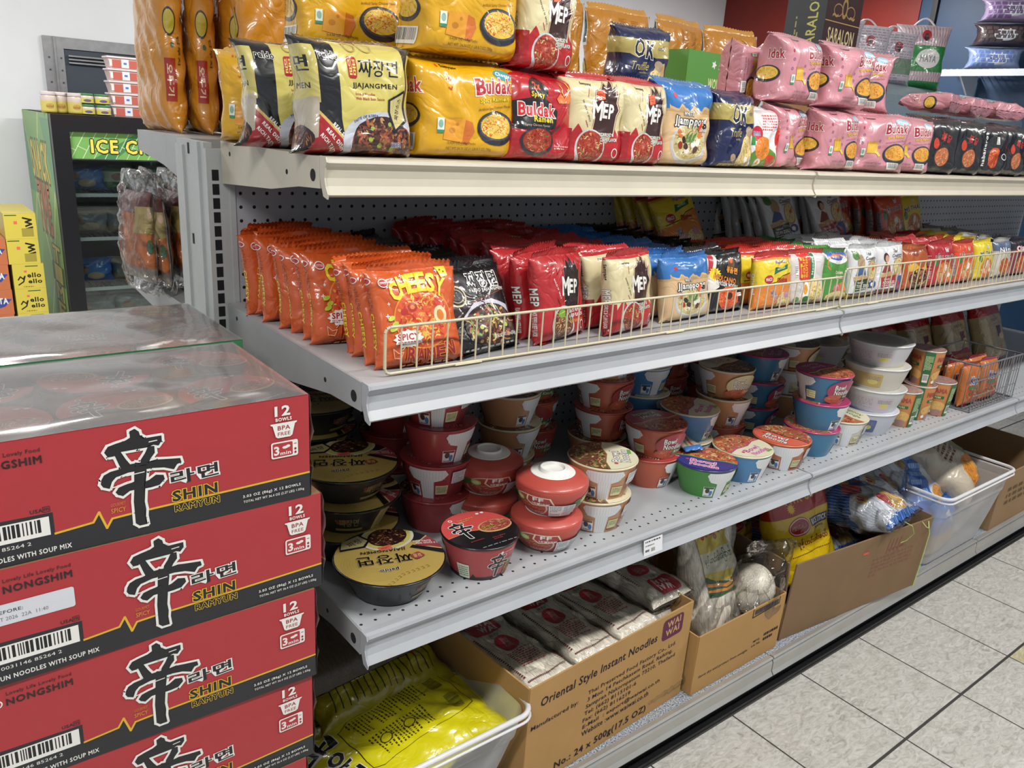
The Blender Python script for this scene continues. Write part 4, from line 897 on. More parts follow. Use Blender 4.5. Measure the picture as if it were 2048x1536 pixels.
def side_T(bg, dark, seed=1, ang=0, panel='#c9ced2', low=None):
    """the wrap of the 'bowl' range: nutrition panel, white T-shaped window of ribbed foam, small picture panels"""
    a = Art()
    for o in (ang, ang + 180):
        for p in (-360, 0, 360):
            x = o + p
            a.P([(x - 34, .86), (x - 30, .96), (x + 30, .96), (x + 36, .82), (x + 26, .64), (x + 12, .58), (x + 12, 0), (x - 12, 0), (x - 12, .56), (x - 26, .62)], '#e9eaea')
            ribs(a, x - 30, x + 30, .66, .92, '#cfd2d4', 12); ribs(a, x - 11, x + 11, 0, .64, '#cfd2d4', 5)
            a.R(x - 38, .05, x - 15, .44, '#f1f1ec').E(x - 29, .28, 5, .10, '#4a3a34', n=10).E(x - 21, .2, 4, .1, '#3a7ac0', n=10).R(x - 37, .36, x - 16, .43, dark).LINES(x - 36, .06, x - 18, .12, 1, '#2a5a9a', seed)
            a.R(x + 15, .08, x + 38, .46, '#ddd9a0').LINES(x + 17, .2, x + 36, .42, 5, '#4a4a34', seed + 4, .5).R(x + 15, .08, x + 38, .15, dark)
    for o in (ang + 68,):
        for p in (-360, 0, 360):
            a.NUT(o + p - 26, .52, o + p + 22, .9, seed + 2); a.LINES(o + p - 26, .04, o + p + 22, .48, 11, dark, seed + 7, .5)
    return a
def bowl_side_logo(bg, dark, logo, tag2, tagc, seed=1, ang=0):
    a = side_T(bg, dark, seed, ang + 78)
    for p in (-360, 0, 360):
        x = ang + p
        a.E(x, .55, 40, .42, logo).FOOD(x - 8, .22, 34, .2, P_RAMEN, 60, seed)
        a.T('Bowl', x - 12, .70, 26, .2, WHT, b=.03, ol='#243a20', ow=.05).T('Noodles', x - 2, .50, 44, .2, WHT, b=.03, ol='#243a20', ow=.05)
        a.P([(x - 2, .18), (x + 38, .24), (x + 36, .42), (x, .36)], tagc).T(tag2, x + 18, .30, 28, .12, '#e8f0c0', b=.03)
    return a
def lid_half(c1, food, c3, txt='Bowl Noodle', tc=WHT, to=BLK, rot=0, wave=True, extra=None, seed=2):
    """peel lid: picture on one half, colour field with lettering on the other"""
    a = Art(); a.FOOD(0, 0, 1.06, 1.06, food, 230, seed, noodle=0.65, size=0.7)
    a.P([(-1.1, -0.12), (-0.5, -0.02), (0.1, -0.10), (0.6, 0.02), (1.1, -0.05), (1.1, -1.2), (-1.1, -1.2)], c1)
    a.L([(-1.1, -0.12), (-0.5, -0.02), (0.1, -0.10), (0.6, 0.02), (1.1, -0.05)], .05, c3)
    w = txt.split(' ')
    a.T(w[0], -0.05, -0.34, 0.8, 0.24, tc, b=.04, ol=to, ow=.05)
    if len(w) > 1: a.T(w[1], 0.02, -0.62, 0.9, 0.24, tc, b=.04, ol=to, ow=.05)
    a.E(-0.55, -0.32, 0.06, 0.06, RED)
    if extra: a.R(0.2, -0.84, 0.5, -0.74, extra)
    b = Art(); b.BIT(a, rot=rot); return b
def lid_gold():
    a = Art(); own = a.group()
    for k in range(9): a.RING(-0.3, 0.0, .25 + .05 * k, .22 + .05 * k, .008, '#c2a240')
    a.end(own)
    for x in range(-8, 3): a.L([(x / 10, -0.66 - .02 * abs(x + 3)), (x / 10 + .05, -0.66 - .02 * abs(x + 3)), (x / 10 + .05, -0.6 - .02 * abs(x + 3)), (x / 10 + .02, -0.6 - .02 * abs(x + 3))], .012, '#a8842c')
    a.P([(0.05, 1.1), (0.2, 0.5), (0.42, 0.2), (1.1, -0.1), (1.1, 1.1)], '#1b1a1f')
    a.E(0.42, 0.52, 0.54, 0.46, '#e3dcc4').E(0.42, 0.52, 0.48, 0.40, '#d8ca5c').FOOD(0.44, 0.54, 0.40, 0.33, P_DARK + ['#7a3a24'], 110, 4, base='#33160f', noodle=0.35)
    a.P([(-0.34, 1.0), (0.1, 0.98), (0.12, 0.66), (-0.12, 0.52), (-0.55, 0.72)], '#1b1a1f').P([(-0.32, 0.95), (0.06, 0.94), (0.07, 0.68), (-0.12, 0.58), (-0.5, 0.76)], '#cabf7c').T('짜장', -0.16, 0.78, .3, .16, '#2a2418', b=.01)
    a.P([(0.55, -0.05), (1.2, 0.12), (1.2, -0.8), (0.9, -0.62), (0.72, -0.3), (0.5, -0.12)], '#d8c48c').P([(0.6, -0.05), (1.2, 0.08), (1.2, -0.7), (0.92, -0.56), (0.76, -0.28), (0.56, -0.12)], '#a52430')
    a.P([(0.46, -0.05), (0.56, -0.02), (0.72, -0.28), (0.88, -0.56), (1.0, -0.75), (0.78, -0.66), (0.62, -0.34)], '#1b1a1f')
    a.T('REAL SAUCE & DISH', 0.84, -0.18, .5, .06, WHT, b=.04, rot=-38).T('RICH TASTE', 0.78, -0.04, .34, .06, WHT, b=.04, rot=-38)
    a.T('짜장면', -0.16, -0.05, .98, .32, '#1c1710', b=.02, rot=148, ol='#d8c06c', ow=.02).T('JJAJANGMEN', 0.04, 0.19, .8, .11, '#2a2418', b=.02, rot=148)
    a.T('paldo', -0.34, -0.36, .34, .11, BLK, b=.04, rot=150, ol=WHT, ow=.05).RR(0.24, -0.46, 0.46, -0.26, .04, '#a8302c').T('일품', .35, -.36, .16, .12, '#e0c070', b=.02, rot=150)
    sticker(a, 0.12, 0.24, 0.12, -20)
    b = Art(); b.BIT(a, rot=0); return b
def side_gold():
    a = Art()
    for x in (-120, 60): a.P([(x - 14, 0), (x + 8, 0), (x + 16, 1), (x - 8, 1)], '#b8a35c').LINES(x - 6, .1, x + 6, .9, 6, '#8a7638', 4)
    for x in (0, 180, -180): a.T('일품', x, .6, 16, .2, '#a8402c', b=.02).T('짜장면', x + 10, .55, 26, .34, '#8a7a44', b=.02).R(x - 10, .2, x + 30, .3, '#8a7a44')
    return a
def side_ff():
    a = Art()
    for x in (-90, 30, 150, -210):
        a.E(x, .40, 36, .44, '#c9c2b0', n=30).FOOD(x, .40, 33, .40, P_RED + ['#e0b070'], 90, 7, noodle=0.5).E(x - 30, .62, 10, .12, '#2f6a30').E(x - 16, .62, 9, .11, '#a9cf55').E(x - 16, .62, 6, .07, '#d8e8a0').E(x - 38, .55, 8, .1, '#2f6a30')
        a.P([(x + 2, .84), (x + 40, .84), (x + 48, .56), (x + 8, .46), (x - 2, .62)], '#f0dcb0').P([(x + 4, .81), (x + 38, .81), (x + 45, .58), (x + 9, .50), (x + 1, .62)], '#a82024').T('FF', x + 20, .73, 18, .14, WHT, b=.06).T('เอฟเอฟ', x + 24, .58, 30, .09, WHT, b=.04)
        a.LINES(x - 10, .1, x + 28, .24, 2, '#e8b0a0', 5)
    for x in (-30, 90): a.NUT(x - 22, .10, x + 24, .60, 6)
    return a
def lid_ff():
    a = Art()
    for r_ in (20, 140, 260):
        b = Art().P([(-.16, .68), (.16, .68), (.2, .9), (-.2, .9)], '#8a1c20').T('FF', 0, .79, .22, .13, WHT, b=.06); a.BIT(b, rot=r_)
        b = Art().E(-.1, .78, .1, .08, '#2f6a30').E(0.03, .76, .09, .08, '#a9cf55').FOOD(.2, .78, .16, .1, P_RED, 20, 3).T('4', .4, .6, .1, .1, WHT, b=.03); a.BIT(b, rot=r_ + 60)
    return a
def art_mama():
    a = Art()
    for x in (-120, 0, 120, -240):
        a.T('MAMA', x, .80, 60, .13, '#c02a24', b=.06, ol='#6a1810', ow=.03).RR(x - 24, .55, x + 24, .64, 4, '#1f6a34', ry=.02).T('PORK', x, .595, 24, .06, '#e8e0a0', b=.03)
        a.FOOD(x, .30, 40, .17, ['#e0a83c', '#e8c468', '#c98a2c', '#d8d0a0'], 60, 5, noodle=.9).E(x + 4, .12, 26, .1, '#b08a80').FOOD(x + 4, .12, 22, .08, ['#a87a70', '#c8a098', '#8a5a50'], 30, 3, noodle=.1).E(x - 26, .12, 8, .05, WHT)
    for x in (60, 180, -60, -180): a.R(x - 20, 0, x + 14, 1, '#1f6a34').BAR(x - 14, .1, x + 8, .35, 4); a.LINES(x - 16, .45, x + 10, .9, 12, '#cfe0a0', 4)
    return a
def side_tub(c):
    a = Art()
    for x in (-90, 90, -270):
        a.RR(x - 52, .16, x + 52, .8, 5, c, ry=.05).LINES(x - 46, .24, x + 10, .72, 7, '#a8a0a8', 4).E(x + 34, .42, 10, .12, '#d8cc5c').LINES(x + 20, .5, x + 48, .7, 3, '#8a8490', 7)
    return a
# ---------------------------------------------------------------- the room
def struct(name, mb, mats): return tag(mb.build(name, mats), kind='structure')
def floor_mat():
    m, nt, b = mat_new('floor_tile'); tc = N(nt, 'ShaderNodeTexCoord'); S = 0.3048
    mp = N(nt, 'ShaderNodeMapping'); mp.inputs['Location'].default_value = (-1.9331 / S, 0.8723 / S, 0); mp.inputs['Scale'].default_value = (1 / S, 1 / S, 1)
    nt.links.new(tc.outputs['Object'], mp.inputs['Vector'])
    fr = N(nt, 'ShaderNodeVectorMath', operation='FRACTION'); nt.links.new(mp.outputs[0], fr.inputs[0])
    fl = N(nt, 'ShaderNodeVectorMath', operation='FLOOR'); nt.links.new(mp.outputs[0], fl.inputs[0])
    sp = N(nt, 'ShaderNodeSeparateXYZ'); nt.links.new(fr.outputs[0], sp.inputs[0])
    def near(out, w):
        a = N(nt, 'ShaderNodeMath', operation='PINGPONG', i_1=0.5); nt.links.new(out, a.inputs[0])
        g = N(nt, 'ShaderNodeMath', operation='LESS_THAN', i_1=w); nt.links.new(a.outputs[0], g.inputs[0]); return g.outputs[0]
    gx, gy = near(sp.outputs[0], 0.0075), near(sp.outputs[1], 0.0120)
    mxm = N(nt, 'ShaderNodeMath', operation='MAXIMUM'); nt.links.new(gx, mxm.inputs[0]); nt.links.new(gy, mxm.inputs[1])
    wn = N(nt, 'ShaderNodeTexWhiteNoise', noise_dimensions='2D'); nt.links.new(fl.outputs[0], wn.inputs['Vector'])
    no = N(nt, 'ShaderNodeTexNoise', i_Scale=26.0, i_Detail=9.0, i_Roughness=0.68, i_Distortion=1.6)
    m2 = N(nt, 'ShaderNodeMapping'); m2.inputs['Scale'].default_value = (1.0, 2.3, 1); m2.inputs['Rotation'].default_value = (0, 0, 0.35)
    nt.links.new(tc.outputs['Object'], m2.inputs['Vector']); nt.links.new(m2.outputs[0], no.inputs['Vector'])
    rp = N(nt, 'ShaderNodeValToRGB'); e = rp.color_ramp.elements
    e[0].position = 0.30; e[0].color = (*lin('#8d8981'), 1); e[1].position = 0.70; e[1].color = (*lin('#c8c6c1'), 1)
    k = e.new(0.48); k.color = (*lin('#afaca5'), 1); nt.links.new(no.outputs['Fac'], rp.inputs[0])
    # a few tiles of a yellower batch
    gt = N(nt, 'ShaderNodeMath', operation='GREATER_THAN', i_1=0.86); nt.links.new(wn.outputs['Value'], gt.inputs[0])
    s2 = N(nt, 'ShaderNodeSeparateXYZ'); nt.links.new(fl.outputs[0], s2.inputs[0])
    c1 = N(nt, 'ShaderNodeMath', operation='COMPARE', i_1=0.0, i_2=0.4); nt.links.new(s2.outputs[0], c1.inputs[0])
    c2 = N(nt, 'ShaderNodeMath', operation='COMPARE', i_1=-1.0, i_2=0.4); nt.links.new(s2.outputs[1], c2.inputs[0])
    an = N(nt, 'ShaderNodeMath', operation='MULTIPLY'); nt.links.new(c1.outputs[0], an.inputs[0]); nt.links.new(c2.outputs[0], an.inputs[1])
    ye = N(nt, 'ShaderNodeMix', data_type='RGBA', blend_type='MULTIPLY'); ye.inputs['B'].default_value = (*lin('#fbf4cf'), 1)
    nt.links.new(an.outputs[0], ye.inputs['Factor']); nt.links.new(rp.outputs[0], ye.inputs['A'])
    sc = N(nt, 'ShaderNodeTexNoise', i_Scale=180.0, i_Detail=2.0); sc2 = N(nt, 'ShaderNodeMapping'); sc2.inputs['Scale'].default_value = (0.12, 1, 1); sc2.inputs['Rotation'].default_value = (0, 0, 0.7)
    nt.links.new(tc.outputs['Object'], sc2.inputs['Vector']); nt.links.new(sc2.outputs[0], sc.inputs['Vector'])
    sg = N(nt, 'ShaderNodeMath', operation='GREATER_THAN', i_1=0.765); nt.links.new(sc.outputs['Fac'], sg.inputs[0])
    sm = N(nt, 'ShaderNodeMix', data_type='RGBA'); sm.inputs['B'].default_value = (*lin('#6b655c'), 1); nt.links.new(sg.outputs[0], sm.inputs['Factor']); nt.links.new(ye.outputs['Result'], sm.inputs['A'])
    mix = N(nt, 'ShaderNodeMix', data_type='RGBA'); mix.inputs['B'].default_value = (*lin('#3a3836'), 1)
    nt.links.new(mxm.outputs[0], mix.inputs['Factor']); nt.links.new(sm.outputs['Result'], mix.inputs['A']); nt.links.new(mix.outputs['Result'], b.inputs['Base Color'])
    b.inputs['Roughness'].default_value = 0.42; return m
M['floor'] = floor_mat()
M['wall'] = plain('painted_wall_white', '#dfe2e4', 0.6, dirt=0.06, dirt_scale=1.4)
M['redwall'] = plain('painted_wall_red', '#7d2014', 0.55, dirt=0.3, dirt_scale=1.2)
M['bluewall'] = plain('painted_wall_blue', '#14385a', 0.5, dirt=0.15, dirt_scale=1.5)
M['ceil'] = plain('ceiling_board', '#e6e6e2', 0.9, dirt=0.05)
M['shelf'] = plain('painted_steel_shelf', '#a3a4a6', 0.42, dirt=0.16, dirt_scale=5.0, coat=0.1)
M['cream'] = plain('cream_enamel_rail', '#bbb4a2', 0.4, dirt=0.1, dirt_scale=8.0, coat=0.15)
M['post'] = plain('painted_steel_post', '#b3b7b6', 0.45, dirt=0.12, dirt_scale=9.0)
M['rail'] = plain('price_rail_grey', '#a6a9ad', 0.36, dirt=0.12, dirt_scale=7.0, coat=0.15)
M['brushed'] = plain('aluminium_rail', '#b9b7b2', 0.33, metal=0.55, dirt=0.12, dirt_scale=7.0)
M['dark'] = plain('black_plastic', '#101012', 0.4)
M['darkhole'] = plain('slot_dark', '#0b0c0e', 0.9)
M['wire'] = plain('cream_coated_wire', '#c6bd9f', 0.35, coat=0.2)
M['steelwire'] = plain('galvanised_wire', '#8c8c90', 0.35, metal=0.4)
M['whitewire'] = plain('white_wire', '#d5dae0', 0.4)
M['fridgeblk'] = plain('fridge_black', '#14151a', 0.35)
M['dim'] = plain('fridge_liner', '#39424c', 0.6)
M['steel'] = plain('galvanised_steel', '#a3a5a8', 0.35, metal=0.6, dirt=0.25, dirt_scale=12)
M['hood'] = plain('silver_case_top', '#9fb0bd', 0.3, metal=0.3, dirt=0.1)
M['whiteplastic'] = plain('white_plastic', '#e4e2dc', 0.4)
M['led'] = None
def pattern_mat(name, base, kind, rough=0.45):
    m, nt, b = mat_new(name); tc = N(nt, 'ShaderNodeTexCoord'); I = 0.0254
    mp = N(nt, 'ShaderNodeMapping'); mp.inputs['Scale'].default_value = (1 / I, 1 / I, 1 / I)
    nt.links.new(tc.outputs['Object'], mp.inputs['Vector']); sp = N(nt, 'ShaderNodeSeparateXYZ'); nt.links.new(mp.outputs[0], sp.inputs[0])
    def frac(o, add):
        a = N(nt, 'ShaderNodeMath', operation='ADD', i_1=add); nt.links.new(o, a.inputs[0]); f = N(nt, 'ShaderNodeMath', operation='FRACT'); nt.links.new(a.outputs[0], f.inputs[0])
        c = N(nt, 'ShaderNodeMath', operation='SUBTRACT', i_1=0.5); nt.links.new(f.outputs[0], c.inputs[0]); p = N(nt, 'ShaderNodeMath', operation='POWER', i_1=2.0)
        ab = N(nt, 'ShaderNodeMath', operation='ABSOLUTE'); nt.links.new(c.outputs[0], ab.inputs[0]); nt.links.new(ab.outputs[0], p.inputs[0]); return p.outputs[0]
    second = sp.outputs[2] if kind == 'peg' else sp.outputs[1]
    if kind == 'peg': a, c = frac(sp.outputs[0], 0.5), frac(second, 0.5)
    else: a, c = frac(sp.outputs[0], 0.5), frac(second, 0.5)
    s = N(nt, 'ShaderNodeMath', operation='ADD'); nt.links.new(a, s.inputs[0]); nt.links.new(c, s.inputs[1])
    l = N(nt, 'ShaderNodeMath', operation='LESS_THAN', i_1=(0.128 if kind == 'peg' else 0.105) ** 2); nt.links.new(s.outputs[0], l.inputs[0]); mask = l.outputs[0]
    if kind == 'deck':   # two staggered rows of holes along the front edge only (object origin at the front edge)
        a2 = frac(sp.outputs[0], 0.0); s2 = N(nt, 'ShaderNodeMath', operation='ADD'); nt.links.new(a2, s2.inputs[0]); nt.links.new(c, s2.inputs[1])
        l2 = N(nt, 'ShaderNodeMath', operation='LESS_THAN', i_1=0.105 ** 2); nt.links.new(s2.outputs[0], l2.inputs[0])
        def band(o, lo, hi):
            g = N(nt, 'ShaderNodeMath', operation='GREATER_THAN', i_1=lo); nt.links.new(second, g.inputs[0]); h = N(nt, 'ShaderNodeMath', operation='LESS_THAN', i_1=hi); nt.links.new(second, h.inputs[0])
            q = N(nt, 'ShaderNodeMath', operation='MULTIPLY'); nt.links.new(g.outputs[0], q.inputs[0]); nt.links.new(h.outputs[0], q.inputs[1])
            w = N(nt, 'ShaderNodeMath', operation='MULTIPLY'); nt.links.new(q.outputs[0], w.inputs[0]); nt.links.new(o, w.inputs[1]); return w.outputs[0]
        mx = N(nt, 'ShaderNodeMath', operation='MAXIMUM'); nt.links.new(band(l.outputs[0], 0.5, 1.5), mx.inputs[0]); nt.links.new(band(l2.outputs[0], 1.5, 2.5), mx.inputs[1]); mask = mx.outputs[0]
    t = N(nt, 'ShaderNodeTexNoise', i_Scale=4.0, i_Detail=8.0, i_Roughness=0.6); nt.links.new(tc.outputs['Object'], t.inputs['Vector'])
    r = N(nt, 'ShaderNodeValToRGB'); cc = lin(base); r.color_ramp.elements[0].position = 0.3; r.color_ramp.elements[0].color = (*[x * 0.86 for x in cc], 1)
    r.color_ramp.elements[1].position = 0.6; r.color_ramp.elements[1].color = (*cc, 1); nt.links.new(t.outputs['Fac'], r.inputs[0])
    mix = N(nt, 'ShaderNodeMix', data_type='RGBA'); mix.inputs['B'].default_value = (0.006, 0.006, 0.007, 1)
    nt.links.new(mask, mix.inputs['Factor']); nt.links.new(r.outputs[0], mix.inputs['A']); nt.links.new(mix.outputs['Result'], b.inputs['Base Color'])
    ro = N(nt, 'ShaderNodeMapRange'); ro.inputs['To Min'].default_value = rough; ro.inputs['To Max'].default_value = 1.0; nt.links.new(mask, ro.inputs['Value']); nt.links.new(ro.outputs[0], b.inputs['Roughness'])
    return m
M['peg'] = pattern_mat('perforated_back_panel', '#a9abb0', 'peg', 0.5)
M['deck'] = pattern_mat('perforated_shelf_deck', '#a9acaf', 'deck', 0.4)
def speckle_mat():
    m, nt, b = mat_new('speckled_base_deck'); tc = N(nt, 'ShaderNodeTexCoord'); t = N(nt, 'ShaderNodeTexNoise', i_Scale=260.0, i_Detail=2.0); nt.links.new(tc.outputs['Object'], t.inputs['Vector'])
    r = N(nt, 'ShaderNodeValToRGB'); e = r.color_ramp.elements; e[0].position = 0.36; e[0].color = (*lin('#4d5560'), 1); e[1].position = 0.64; e[1].color = (*lin('#aeb4bb'), 1)
    nt.links.new(t.outputs['Fac'], r.inputs[0]); nt.links.new(r.outputs[0], b.inputs['Base Color']); b.inputs['Roughness'].default_value = 0.6; return m
M['speckle'] = speckle_mat()

YW, XW = 3.9, 6.1
m = MB(); m.box(-3.2, -3.4, -0.05, XW, YW, 0.0); struct('floor', m, 'floor')
m = MB(); m.box(-3.2, -3.4, 2.8, XW, YW, 2.86); struct('ceiling', m, 'ceil')
m = MB(); m.box(-3.2, YW, 0, XW, YW + 0.1, 2.8); struct('wall_back', m, 'wall')
m = MB(); m.box(XW, -3.4, 0, XW + 0.1, YW + 0.1, 2.8, mat=2); m.box(XW - 0.012, 2.0, 0, XW, YW, 2.8, mat=1); m.box(XW - 0.03, 1.86, 0, XW, 1.90, 2.8, mat=3); struct('wall_right', m, ['wall', 'redwall', 'bluewall', 'dark'])

# opening with a metal frame in the back wall
m = MB()
x0, x1, z0, z1 = 0.31, 1.25, 1.25, 1.72
m.box(x0 - 0.0, YW - 0.02, z0, x0 + 0.10, YW - 0.001, z1); m.box(x0 + 0.1001, YW - 0.02, z1 - 0.06, x1, YW - 0.001, z1); m.box(x0 + 0.05, YW - 0.03, z0, x0 + 0.06, YW - 0.02, z1)
for k in range(6):
    for dx in (0.02, 0.08): m.box(x0 + dx, YW - 0.024, z0 + 0.03 + k * 0.065, x0 + dx + 0.008, YW - 0.02, z0 + 0.038 + k * 0.065, mat=1)
m.box(x0 + 0.10, YW - 0.012, z0, x1, YW - 0.002, z1 - 0.06, mat=1)
for k in range(3): m.box(x0 + 0.12, YW - 0.03, z1 - 0.10 - k * 0.018, x1, YW - 0.014, z1 - 0.092 - k * 0.018)
struct('window_1', m, ['steel', 'dim'])

# ---------------------------------------------------------------- gondola shelving
X0, SEC = -0.034, 1.2192
ZM, ZL, ZT, ZB, DM, DT = 1.0504, 0.6402, 1.3493, 0.100, 0.562, 0.4325
gon = tag(empty('gondola_shelving'), 'long grey double-sided steel gondola with perforated back panels', 'shelving')
def part(name, mb, mats, parent, loc=None): return mb.build(name, mats, parent, loc=loc)
for i in range(3):
    xs = X0 + SEC * i
    # upright at the left of each section
    m = MB()
    if i == 0:
        m.box(-0.060, 0.0, 0.0, -0.020, 0.012, 1.335); m.box(-0.060, 0.012, 0, -0.045, 0.172, 1.345); m.box(-0.060, 0.172, 0, -0.020, 0.186, 1.335)
        m.box(-0.064, 0.035, 0, -0.060, 0.055, 1.345); m.box(-0.064, 0.128, 0, -0.060, 0.15, 1.335)
        for k in range(49): m.box(-0.051, -0.0008, 0.06 + k * 0.0254, -0.039, 0.0, 0.079 + k * 0.0254, mat=1)
        for k in range(8): m.box(-0.0606, 0.095, 0.13 + k * 0.17, -0.0598, 0.105, 0.15 + k * 0.17, mat=1)
        m.box(-0.020, -0.002, 0, -0.010, 0.0, 1.335)
    else:
        m.box(xs - 0.018, -0.003, 0, xs + 0.018, 0.012, 1.325)
        for k in range(49): m.box(xs - 0.006, -0.0038, 0.06 + k * 0.0254, xs + 0.006, -0.003, 0.079 + k * 0.0254, mat=1)
    part('upright', m, ['post', 'darkhole'], gon)
    m = MB(); m.box(xs + 0.016, 0.0, 0.1 - 1.2815, xs + SEC - 0.018, 0.004, 1.325 - 1.2815); o = part('back_panel', m, 'peg', gon, (0, 0, 1.2815))
    m = MB(); m.box(xs + 0.016, 0.166, 0.1, xs + SEC - 0.018, 0.170, 1.345); part('back_panel', m, 'shelf', gon)
    for lvl, (z, d, deckm, railm) in enumerate(((ZT, DT, 'cream', 'cream'), (ZM, DM, 'shelf', 'rail'), (ZL, DM, 'deck', 'rail'))):
        s_ = MB(); s_.box(xs + 0.002, 0.0, -0.02, xs + SEC - 0.002, d - 0.004, 0.0); dk = part('shelf', s_, deckm, gon, (0, -d, z))
        pr = [(0.012, 0.0), (0.0, 0.0005), (-0.006, -0.002), (-0.008, -0.007), (-0.005, -0.012), (-0.0015, -0.017), (-0.001, -0.028), (-0.004, -0.039), (-0.010, -0.047), (-0.013, -0.051), (-0.010, -0.054), (-0.004, -0.050), (0.004, -0.03), (0.006, -0.015)]
        r_ = MB(); r_.prism(pr, xs + 0.0015, xs + SEC - 0.0035)
        for xx in (xs - 0.0005, xs + SEC - 0.0025): r_.prism([(0.010, 0.002), (-0.009, 0.001), (-0.012, -0.006), (-0.007, -0.014), (-0.004, -0.028), (-0.008, -0.040), (-0.015, -0.050), (-0.013, -0.057), (0.000, -0.054), (0.010, -0.03)], xx, xx + 0.002)
        part('price_rail', r_, railm, dk)
        for xx in (xs + SEC - 0.004, xs):
            e_ = MB(); e_.prism([(0.012, 0.0), (d - 0.004, 0.0), (d - 0.004, -0.105 if lvl else -0.075), (d * 0.45, -0.070 if lvl else -0.062), (d * 0.2, -0.048), (0.012, -0.044)], xx, xx + 0.0025)
            if xx > xs: part('end_bracket', e_, ['shelf' if lvl else 'cream', 'darkhole'], dk)
        for yy, zz, rr in ((0.035, -0.027, 0.009), (0.13, -0.03, 0.004), (d - 0.05, -0.02, 0.004)):
            e_.tube([(xs - 0.0004, yy, zz), (xs + 0.0006, yy, zz)], rr, mat=1, n=14); 
            th = np.linspace(0, 2 * math.pi, 15); e_.flat([[(xs - 0.0004, yy, zz), (xs - 0.0004, yy + rr * math.cos(b), zz + rr * math.sin(b)), (xs - 0.0004, yy + rr * math.cos(a), zz + rr * math.sin(a))] for a, b in zip(th[:-1], th[1:])], '#000000', 1)
        part('end_bracket', e_, ['shelf' if lvl else 'cream', 'darkhole'], dk)
    b_ = MB(); b_.box(xs + 0.001, -0.545, ZB - 0.02, xs + SEC - 0.001, 0.0, ZB); part('base_deck', b_, 'speckle', gon)
    b_ = MB(); b_.prism([(-0.545, 0.102), (-0.556, 0.103), (-0.560, 0.099), (-0.556, 0.093), (-0.560, 0.086), (-0.560, 0.060), (-0.567, 0.050), (-0.565, 0.046), (-0.545, 0.050)], xs + 0.002, xs + SEC - 0.002); part('base_rail', b_, 'brushed', gon)
    b_ = MB(); b_.box(xs, -0.548, 0.0, xs + SEC, -0.535, 0.05); b_.box(xs, -0.566, 0.0, xs + SEC, -0.548, 0.012); part('kick_plate', b_, 'dark', gon)
    # the far side's shelves
    for z, d in ((1.345, 0.40), (0.985, 0.55), (0.60, 0.55)):
        s_ = MB(); s_.box(xs + 0.002, 0.172, z - 0.02, xs + SEC - 0.002, 0.172 + d, z)
        for xx in (xs, xs + SEC - 0.004): s_.prism([(0.172, z), (0.172 + d, z), (0.172 + d, z - 0.045), (0.172 + d * 0.5, z - 0.065), (0.172, z - 0.10)], xx, xx + 0.0025)
        part('rear_shelf', s_, 'shelf', gon)

# ---------------------------------------------------------------- wire fences on the middle shelf
def fence(x0, x1, h, label, name='wire_shelf_fence', mat='wire', y=-0.545, z=ZM, step=0.0265, top0=None, grp=None, cat='shelf fence'):
    root = tag(empty(name), label, cat, grp); m = MB(); r = 0.0024; t = 0.008
    pts = [(x0, y, z + 0.004)]
    loop = [(x0 + t, y, z + 0.0045), (x1 - t, y, z + 0.0045), (x1 - t * .3, y, z + 0.0045 + t * .3), (x1, y, z + 0.0045 + t), (x1, y, z + h - t), (x1 - t * .3, y, z + h - t * .3), (x1 - t, y, z + h), (x0 + t, y, z + h), (x0 + t * .3, y, z + h - t * .3), (x0, y, z + h - t), (x0, y, z + 0.0045 + t), (x0 + t * .3, y, z + 0.0045 + t * .3)]
    for a, b in zip(loop, loop[1:] + loop[:1]): m.tube([a, b], r)
    m.build('frame', mat, root)
    n = int((x1 - x0) / step); w = MB()
    for k in range(1, n):
        x = x0 + (x1 - x0) * k / n; w.tube([(x, y, z + 0.003), (x, y, z + h + 0.0005)], 0.0015, n=5)
    w.build('uprights', mat, root)
    for x in (x0 + 0.12, (x0 + x1) / 2, x1 - 0.1):
        c = MB(); c.tube([(x, y - 0.003, z + 0.0035), (x + 0.05, y - 0.003, z + 0.0035)], 0.0016, n=5); c.tube([(x, y, z + 0.0035), (x, y + 0.02, z + 0.002)], 0.0016, n=5); c.build('clip', mat, root)
    return root
fence(0.006, 1.20, 0.074, 'cream wire fence along the nearer part of the middle shelf', grp=None)
fence(1.188, 2.40, 0.094, 'taller cream wire fence along the farther part of the middle shelf', y=-0.552)
# shelf price ticket on the lower rail
tk = Art().R(0, 0, .055, .034, '#e6e7ea').LINES(.004, .026, .05, .032, 1, '#3a3a40', 3).LINES(.004, .018, .03, .023, 1, '#55555c', 4).LINES(.004, .004, .016, .016, 1, '#222226', 5, .4).BAR(.02, .003, .034, .015, 4)
m = MB(); m.box(0, -0.0006, 0, .055, 0, .034, '#e6e7ea'); m.art(face((0, -0.0006, 0), (1, 0, 0), (0, 0, 1), .055, .034), tk, off=.0002)
o = m.build('price_ticket', 'sign'); o.location = (0.592, -0.5715, ZL - 0.048); o.rotation_euler = (math.radians(-8), 0, 0); tag(o, 'small white price ticket on the rail of the lower shelf', 'price ticket')
